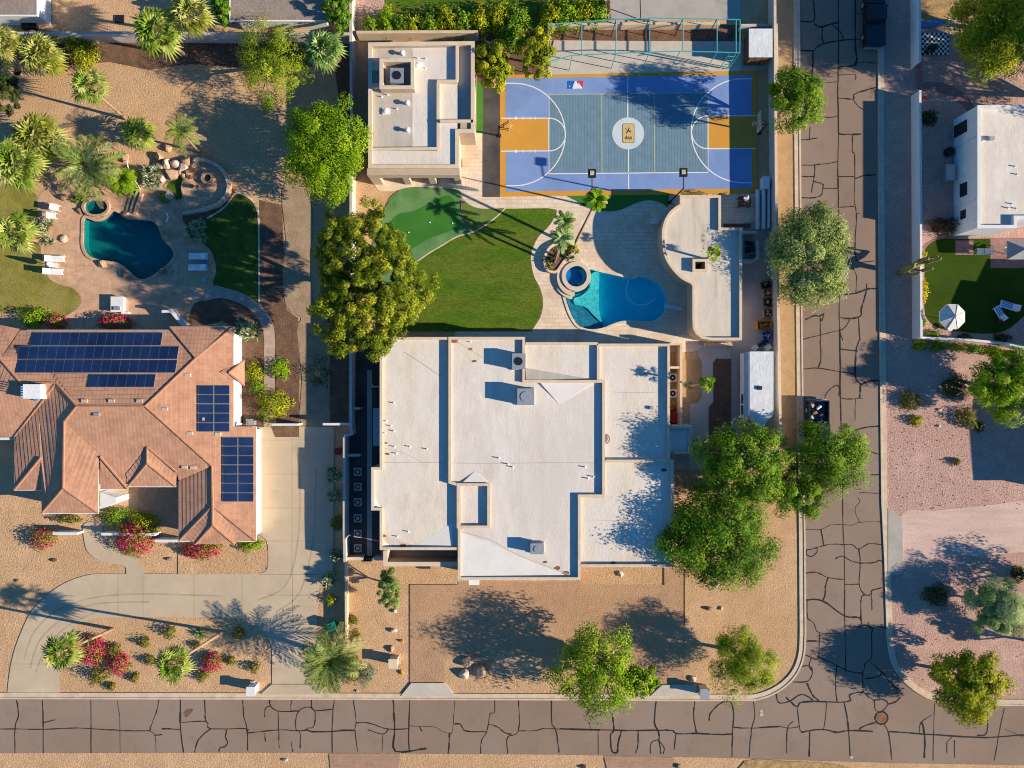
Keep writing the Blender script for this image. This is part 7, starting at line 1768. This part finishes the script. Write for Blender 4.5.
# ------------------------------------------------------------------ garden furniture
def lounger(label, px, py, rot, frame='white_metal', cloth='white_cloth', L=1.85, Wd=.62, group='sun loungers', stripe=None):
    q = W(px, py, .35); t = thing('sun_lounger', label, 'sun lounger', (0, 0, 0), group)
    mb = MB(); mb.box(-L/2, -Wd/2, .26, L/2, Wd/2, .31); mb.build('frame', m[frame], t)
    for i in (-1, 1):
        for j in (-1, 1): mb = MB(); mb.box(i*(L/2-.12)-.03, j*(Wd/2-.06)-.03, 0, i*(L/2-.12)+.03, j*(Wd/2-.06)+.03, .26); mb.build('leg', m[frame], t)
    mb = MB(); mb.box(-L*.14, -Wd/2+.03, .312, L/2-.03, Wd/2-.03, .38); mb.build('seat', m[cloth], t)
    mb = MB()
    a = math.radians(28); x0 = -L*.15
    ln = L*.35; mb.poly([(x0, -Wd/2+.03, .33), (x0, Wd/2-.03, .33), (x0-ln*math.cos(a), Wd/2-.03, .33+ln*math.sin(a)), (x0-ln*math.cos(a), -Wd/2+.03, .33+ln*math.sin(a))])
    mb.poly([(x0, Wd/2-.03, .39), (x0, -Wd/2+.03, .39), (x0-ln*math.cos(a), -Wd/2+.03, .39+ln*math.sin(a)), (x0-ln*math.cos(a), Wd/2-.03, .39+ln*math.sin(a))])
    b = 0
    for i in range(4):
        j = (i+1) % 4; o_ = (1, 0, 3, 2); mb.face((i, j, 4+o_[j], 4+o_[i]))
    bo = mb.build('backrest', m[cloth], t, normals=True)
    if stripe:
        for k in range(3):
            mb = MB(); y0 = -Wd/2+.08+k*.19; mb.box(-L*.13, y0, .381, L/2-.05, y0+.09, .386); mb.build('stripe', m[stripe], t)
    t.location = (q[0], q[1], 0); t.rotation_euler = (0, 0, rot)
    return t
l0 = lounger('upper white sun lounger of the pair on the west deck by the yellowing lawn', 55, 258.6, 0)
dup(l0, W(55.4, 272, .35), -.04, 'lower white sun lounger of the pair on the west deck by the yellowing lawn')
dup(l0, W(199.4, 256.8, .35), math.pi, 'upper sun lounger in the round bay on the east deck, in shade')
dup(l0, W(199, 268, .35), math.pi, 'lower sun lounger in the round bay on the east deck, in shade')
lounger('blue striped sun lounger on the dark turf, the one lying flat to the right', 1010, 306, math.pi-.3, 'white_metal', 'white_cloth', 1.9, .7, 'striped loungers', 'blue_stripe')
lounger('blue striped sun lounger on the dark turf with a red cushion, angled down', 1000.5, 313.5, math.pi-1.05, 'white_metal', 'white_cloth', 1.6, .65, 'striped loungers', 'blue_stripe')
mb = MB(); q = W(1003.6, 320.4, .6); mb.obox(q[0], q[1], .5, .35, .42, .56, .5); tag(mb.build('cushion', m['red_paint'], loc=(q[0], q[1], .42)), 'red cushion at the foot of the angled striped lounger', 'cushion')
def chair(label, px, py, rot, mat='white_metal', group='white deck chairs'):
    q = W(px, py, .4); t = thing('deck_chair', label, 'chair', (0, 0, 0), group)
    mb = MB(); mb.box(-.3, -.3, .36, .3, .3, .42); mb.build('seat', m[mat], t)
    mb = MB(); mb.box(-.36, -.3, .42, -.29, .3, .85); mb.build('backrest', m[mat], t)
    for i in (-1, 1):
        for j in (-1, 1): mb = MB(); mb.box(i*.26-.025, j*.26-.025, 0, i*.26+.025, j*.26+.025, .36); mb.build('leg', m[mat], t)
    for j in (-1, 1): mb = MB(); mb.box(-.28, j*.33-.03, .56, .28, j*.33+.03, .6); mb.build('armrest', m[mat], t)
    t.location = (q[0], q[1], 0); t.rotation_euler = (0, 0, rot); return t
c0 = chair('upper white chair of the pair on the west deck under the palms', 55.6, 207.6, -.15)
dup(c0, W(55, 216.6, .4), .05, 'lower white chair of the pair on the west deck above the yucca')
dup(c0, W(978, 252, .4), 1.57, 'left small pale chair of the two on the turf by the purple patio')
dup(c0, W(985.2, 252, .4), 1.57, 'right small pale chair of the two on the turf by the purple patio')
dup(c0, W(1004.6, 251, .4), .4, 'white chair beside the grey square umbrella on the purple patio')
# closed parasol and small table between the west loungers
um = thing('closed_parasol', 'closed white parasol standing between the two white loungers', 'parasol', W(52, 264.4))
b = Vector(W(53, 265.5)); tp = Vector(W(41, 263.4, 2.3))+Vector((.55, 0, 0))
mb = MB(); mb.tube([b, tp], .03, 6); mb.build('pole', m['white_metal'], um)
mb = MB(); mb.tube([b.lerp(tp, .42), b.lerp(tp, .5), b.lerp(tp, .9), tp], [.26, .3, .14, .03], 10); mb.build('canopy', m['white_cloth'], um)
mb = MB(); mb.tube([b, b+Vector((0, 0, .1))], .25, 14); mb.build('base', m['galv'], um)
table('small pale table between the shaded east loungers', 203.6, 262.6, .5, .5, .45, 'blue_plastic', 'side_table')
table('tiny white table between the two white west loungers', 54.5, 265.2, .45, .45, .42, 'white_metal', 'side_table')
table('small metal side table below the shaded east loungers', 204, 280, .4, .45, .45, 'galv', 'side_table', rot=.6)
for x, y, l in ((188.4,177,'left of the two dark stools nearest the waterfall'),(194.4,177,'right of the two dark stools nearest the waterfall'),(192,186,'left of the two dark stools on the lower fire pit terrace'),(197.4,186.6,'right of the two dark stools on the lower fire pit terrace')):
    q = W(x, y, .4); t = thing('stool', l, 'stool', (q[0], q[1], 0), 'dark stools round the fire pit')
    mb = MB(); mb.tube([(q[0], q[1], .34), (q[0], q[1], .42)], .19, 12); mb.build('seat', m['wood'], t)
    for k in range(3): a = k*2.1; mb = MB(); mb.tube([(q[0]+.13*math.cos(a), q[1]+.13*math.sin(a), .34), (q[0]+.18*math.cos(a), q[1]+.18*math.sin(a), 0)], .025, 5); mb.build('leg', m['wood'], t)
table('low dark bench table by the boulders and the fire pit', 190.6, 170.6, 1.0, .4, .42, 'wood', 'low_table')
# grill island
gi = thing('grill_island', 'white tiled grill island on the stone deck behind the solar roof', 'grill', W(117, 305)); q = W(117, 304, .6)
mb = MB(); mb.box(q[0]-.56, q[1]-.75, 0, q[0]+.56, q[1]+.7, .54); mb.box(q[0]+.3, q[1]-.95, 0, q[0]+1.0, q[1]-.755, .4); mb.build('base', m['white_wall'], gi)
mb = MB(); mb.box(q[0]-.62, q[1]-.8, .542, q[0]+.62, q[1]+.74, .62); mb.build('counter', m['white_wall'], gi)
mb = MB(); mb.box(q[0]-.28, q[1]-.62, .622, q[0]+.36, q[1]-.28, .74); mb.build('grill_lid', m['galv'], gi)
mb = MB(); mb.tube([(q[0]-.36, q[1]-.4, .622), (q[0]-.36, q[1]-.4, .66)], .09, 10); mb.build('burner', m['black_metal'], gi)
# octagonal patio umbrella
pu = thing('patio_umbrella', 'open octagonal cream umbrella on the artificial lawn behind the white wall', 'umbrella', W(952, 317)); c = W(954, 316.4, 2.3)
mb = MB(); R = 1.32
ring_ = [(c[0]+R*math.cos(math.pi/8+k*math.pi/4), c[1]+R*math.sin(math.pi/8+k*math.pi/4), 2.05) for k in range(8)]
mid_ = [(c[0]+R*.5*math.cos(math.pi/8+k*math.pi/4), c[1]+R*.5*math.sin(math.pi/8+k*math.pi/4), 2.33) for k in range(8)]
ap = (c[0], c[1], 2.56)
for k in range(8):
    j = (k+1) % 8; mb.poly([ring_[k], ring_[j], mid_[j], mid_[k]]); mb.poly([mid_[k], mid_[j], ap])
    mb.poly([ring_[j], ring_[k], (ring_[k][0], ring_[k][1], 1.93), (ring_[j][0], ring_[j][1], 1.93)])
cn = mb.build('canopy', m['cream'], pu)
for k in range(8):
    mb = MB(); mb.tube([Vector(ring_[k])+Vector((0,0,.015)), Vector(mid_[k])+Vector((0,0,.015)), Vector(ap)+Vector((0,0,.015))], .018, 4); mb.build('rib', m['galv'], cn)
mb = MB(); mb.tube([(c[0], c[1], 0), (c[0], c[1], 2.65)], .03, 8); mb.build('pole', m['white_metal'], pu)
q = W(950.4, 328, .5); t = thing('side_table', 'round white side table under the edge of the cream umbrella', 'table', (q[0], q[1], 0))
mb = MB(); mb.tube([(q[0], q[1], .46), (q[0], q[1], .5)], .3, 18); mb.build('table_top', m['white_metal'], t); mb = MB(); mb.tube([(q[0], q[1], 0), (q[0], q[1], .46)], .05, 8); mb.build('leg', m['white_metal'], t)
# square grey umbrella at the right edge
su = thing('patio_umbrella', 'grey square umbrella over the purple patio at the right edge', 'umbrella', W(1022, 250)); c = W(1023, 249.6, 2.4)
mb = MB(); sx, sy = 1.35, .9
cs_ = [(c[0]-sx, c[1]-sy, 2.2), (c[0]+sx, c[1]-sy, 2.2), (c[0]+sx, c[1]+sy, 2.2), (c[0]-sx, c[1]+sy, 2.2)]; ap = (c[0], c[1], 2.85)
for k in range(4): mb.poly([cs_[k], cs_[(k+1) % 4], ap]); a, b = cs_[k], cs_[(k+1) % 4]; mb.poly([b, a, (a[0], a[1], 2.05), (b[0], b[1], 2.05)])
mb.build('canopy', m['grey_canvas'], su); mb = MB(); mb.tube([(c[0], c[1], 0), (c[0], c[1], 2.95)], .035, 8); mb.build('pole', m['white_metal'], su)
# checkered mat and things in the upper right garden
cm = thing('checkered_mat', 'black and white checkered mat on the ground under the top right tree', 'mat', W(935, 44))
mw, mbk = MB(), MB(); nx, ny = 12, 9
for i in range(nx):
    for j in range(ny):
        x0, x1 = 921.5+i*27/nx, 921.5+(i+1)*27/nx; y0, y1 = 33.2+j*22/ny, 33.2+(j+1)*22/ny
        P = WP([(x0, y1), (x1, y1), (x1, y0), (x0, y0)])
        (mw if (i+j) % 2 else mbk).poly([(p[0], p[1], .06) for p in P])
mw.build('white_squares', m['white_cloth'], cm); mbk.build('black_squares', m['black_metal'], cm)
mb = MB(); q = W(933.6, 47.5, .5); mb.rock((q[0], q[1], .35), (.62, .42), 9, .7); mb.rock((q[0]-.5, q[1]-.2, .25), (.35, .25), 10, .7)
tag(mb.build('covered_heap', m['black_metal'], loc=(q[0], q[1], .06)), 'black covered heap standing on the checkered mat', 'heap')
mb = MB(); P = WP([(920.4,21.4),(947.4,19.4),(941,26.4),(920.4,27.4)], .1); mb.prism(P, .06, .16); tag(mb.build('tarp', m['blue_plastic'], loc=W(934, 23)), 'blue and turquoise tarp on the ground above the checkered mat', 'tarp')
mb = MB(); P = WP([(948.6,19.4),(956,19.6),(948,26.2),(942.4,26.4)], .1); mb.prism(P, .06, .14); tag(mb.build('tarp', m['white_cloth'], loc=W(950, 23)), 'white tarp corner beside the blue tarp', 'tarp')
mb = MB(); q = W(923.4, 98.4, .8); mb.tube([(q[0], q[1], 0), (q[0], q[1], .9)], .04, 6); mb.box(q[0]-.28, q[1]-.02, .5, q[0]+.28, q[1]+.02, .9); mb.box(q[0]-.1, q[1]-.2, .86, q[0]+.2, q[1]+.22, .92)
tag(mb.build('small_flag', m['red_paint'], loc=(q[0], q[1], 0)), 'small red flag on a stick behind the white street wall', 'flag')
mb = MB(); q = W(66, 18.6, .02)
mb = MB(); q = W(119.4, 18.8, .06); mb.obox(q[0], q[1], .9, .75, 0, .1); tag(mb.build('drain_cover', m['black_metal'], loc=(q[0], q[1], 0)), 'dark square cover on the brown ground above the north garden wall', 'cover')
mb = MB(); q = W(31.5, 28, 0); mb.obox(q[0], q[1], 1.4, .5, 0, .5); tag(mb.build('hvac_unit', m['black_metal'], loc=(q[0], q[1], 0)), 'dark unit under the eave of the top left house corner', 'air conditioner')
# red mats by the front walk and white little things on the terrace
mb = MB(); q0 = W(655, 221.5, .4); mb.box(q0[0]-.35, q0[1]-.18, .0, q0[0]+.35, q0[1]+.18, .42); mb.box(q0[0]-.35, q0[1]+.14, .42, q0[0]+.35, q0[1]+.2, .8); tag(mb.build('bench', m['white_metal'], loc=(q0[0], q0[1], 0)), 'small white bench in the shade at the west curve of the pool house', 'bench')
for i, (x, y) in enumerate(((434,204.6),(430,222.6),(409,232.6),(452.6,223.4))):
    mb = MB(); q = W(x, y); mb.tube([(q[0], q[1], .0), (q[0], q[1], .12)], .07, 10)
    tag(mb.build('golf_cup', m['white_metal'], loc=(q[0], q[1], 0)), ['white golf cup near the north tip of the putting green', 'white golf cup in the middle of the putting green', 'white golf cup at the south west of the putting green', 'white golf cup by the east side of the putting green'][i], 'golf cup', 'golf cups on the putting green')
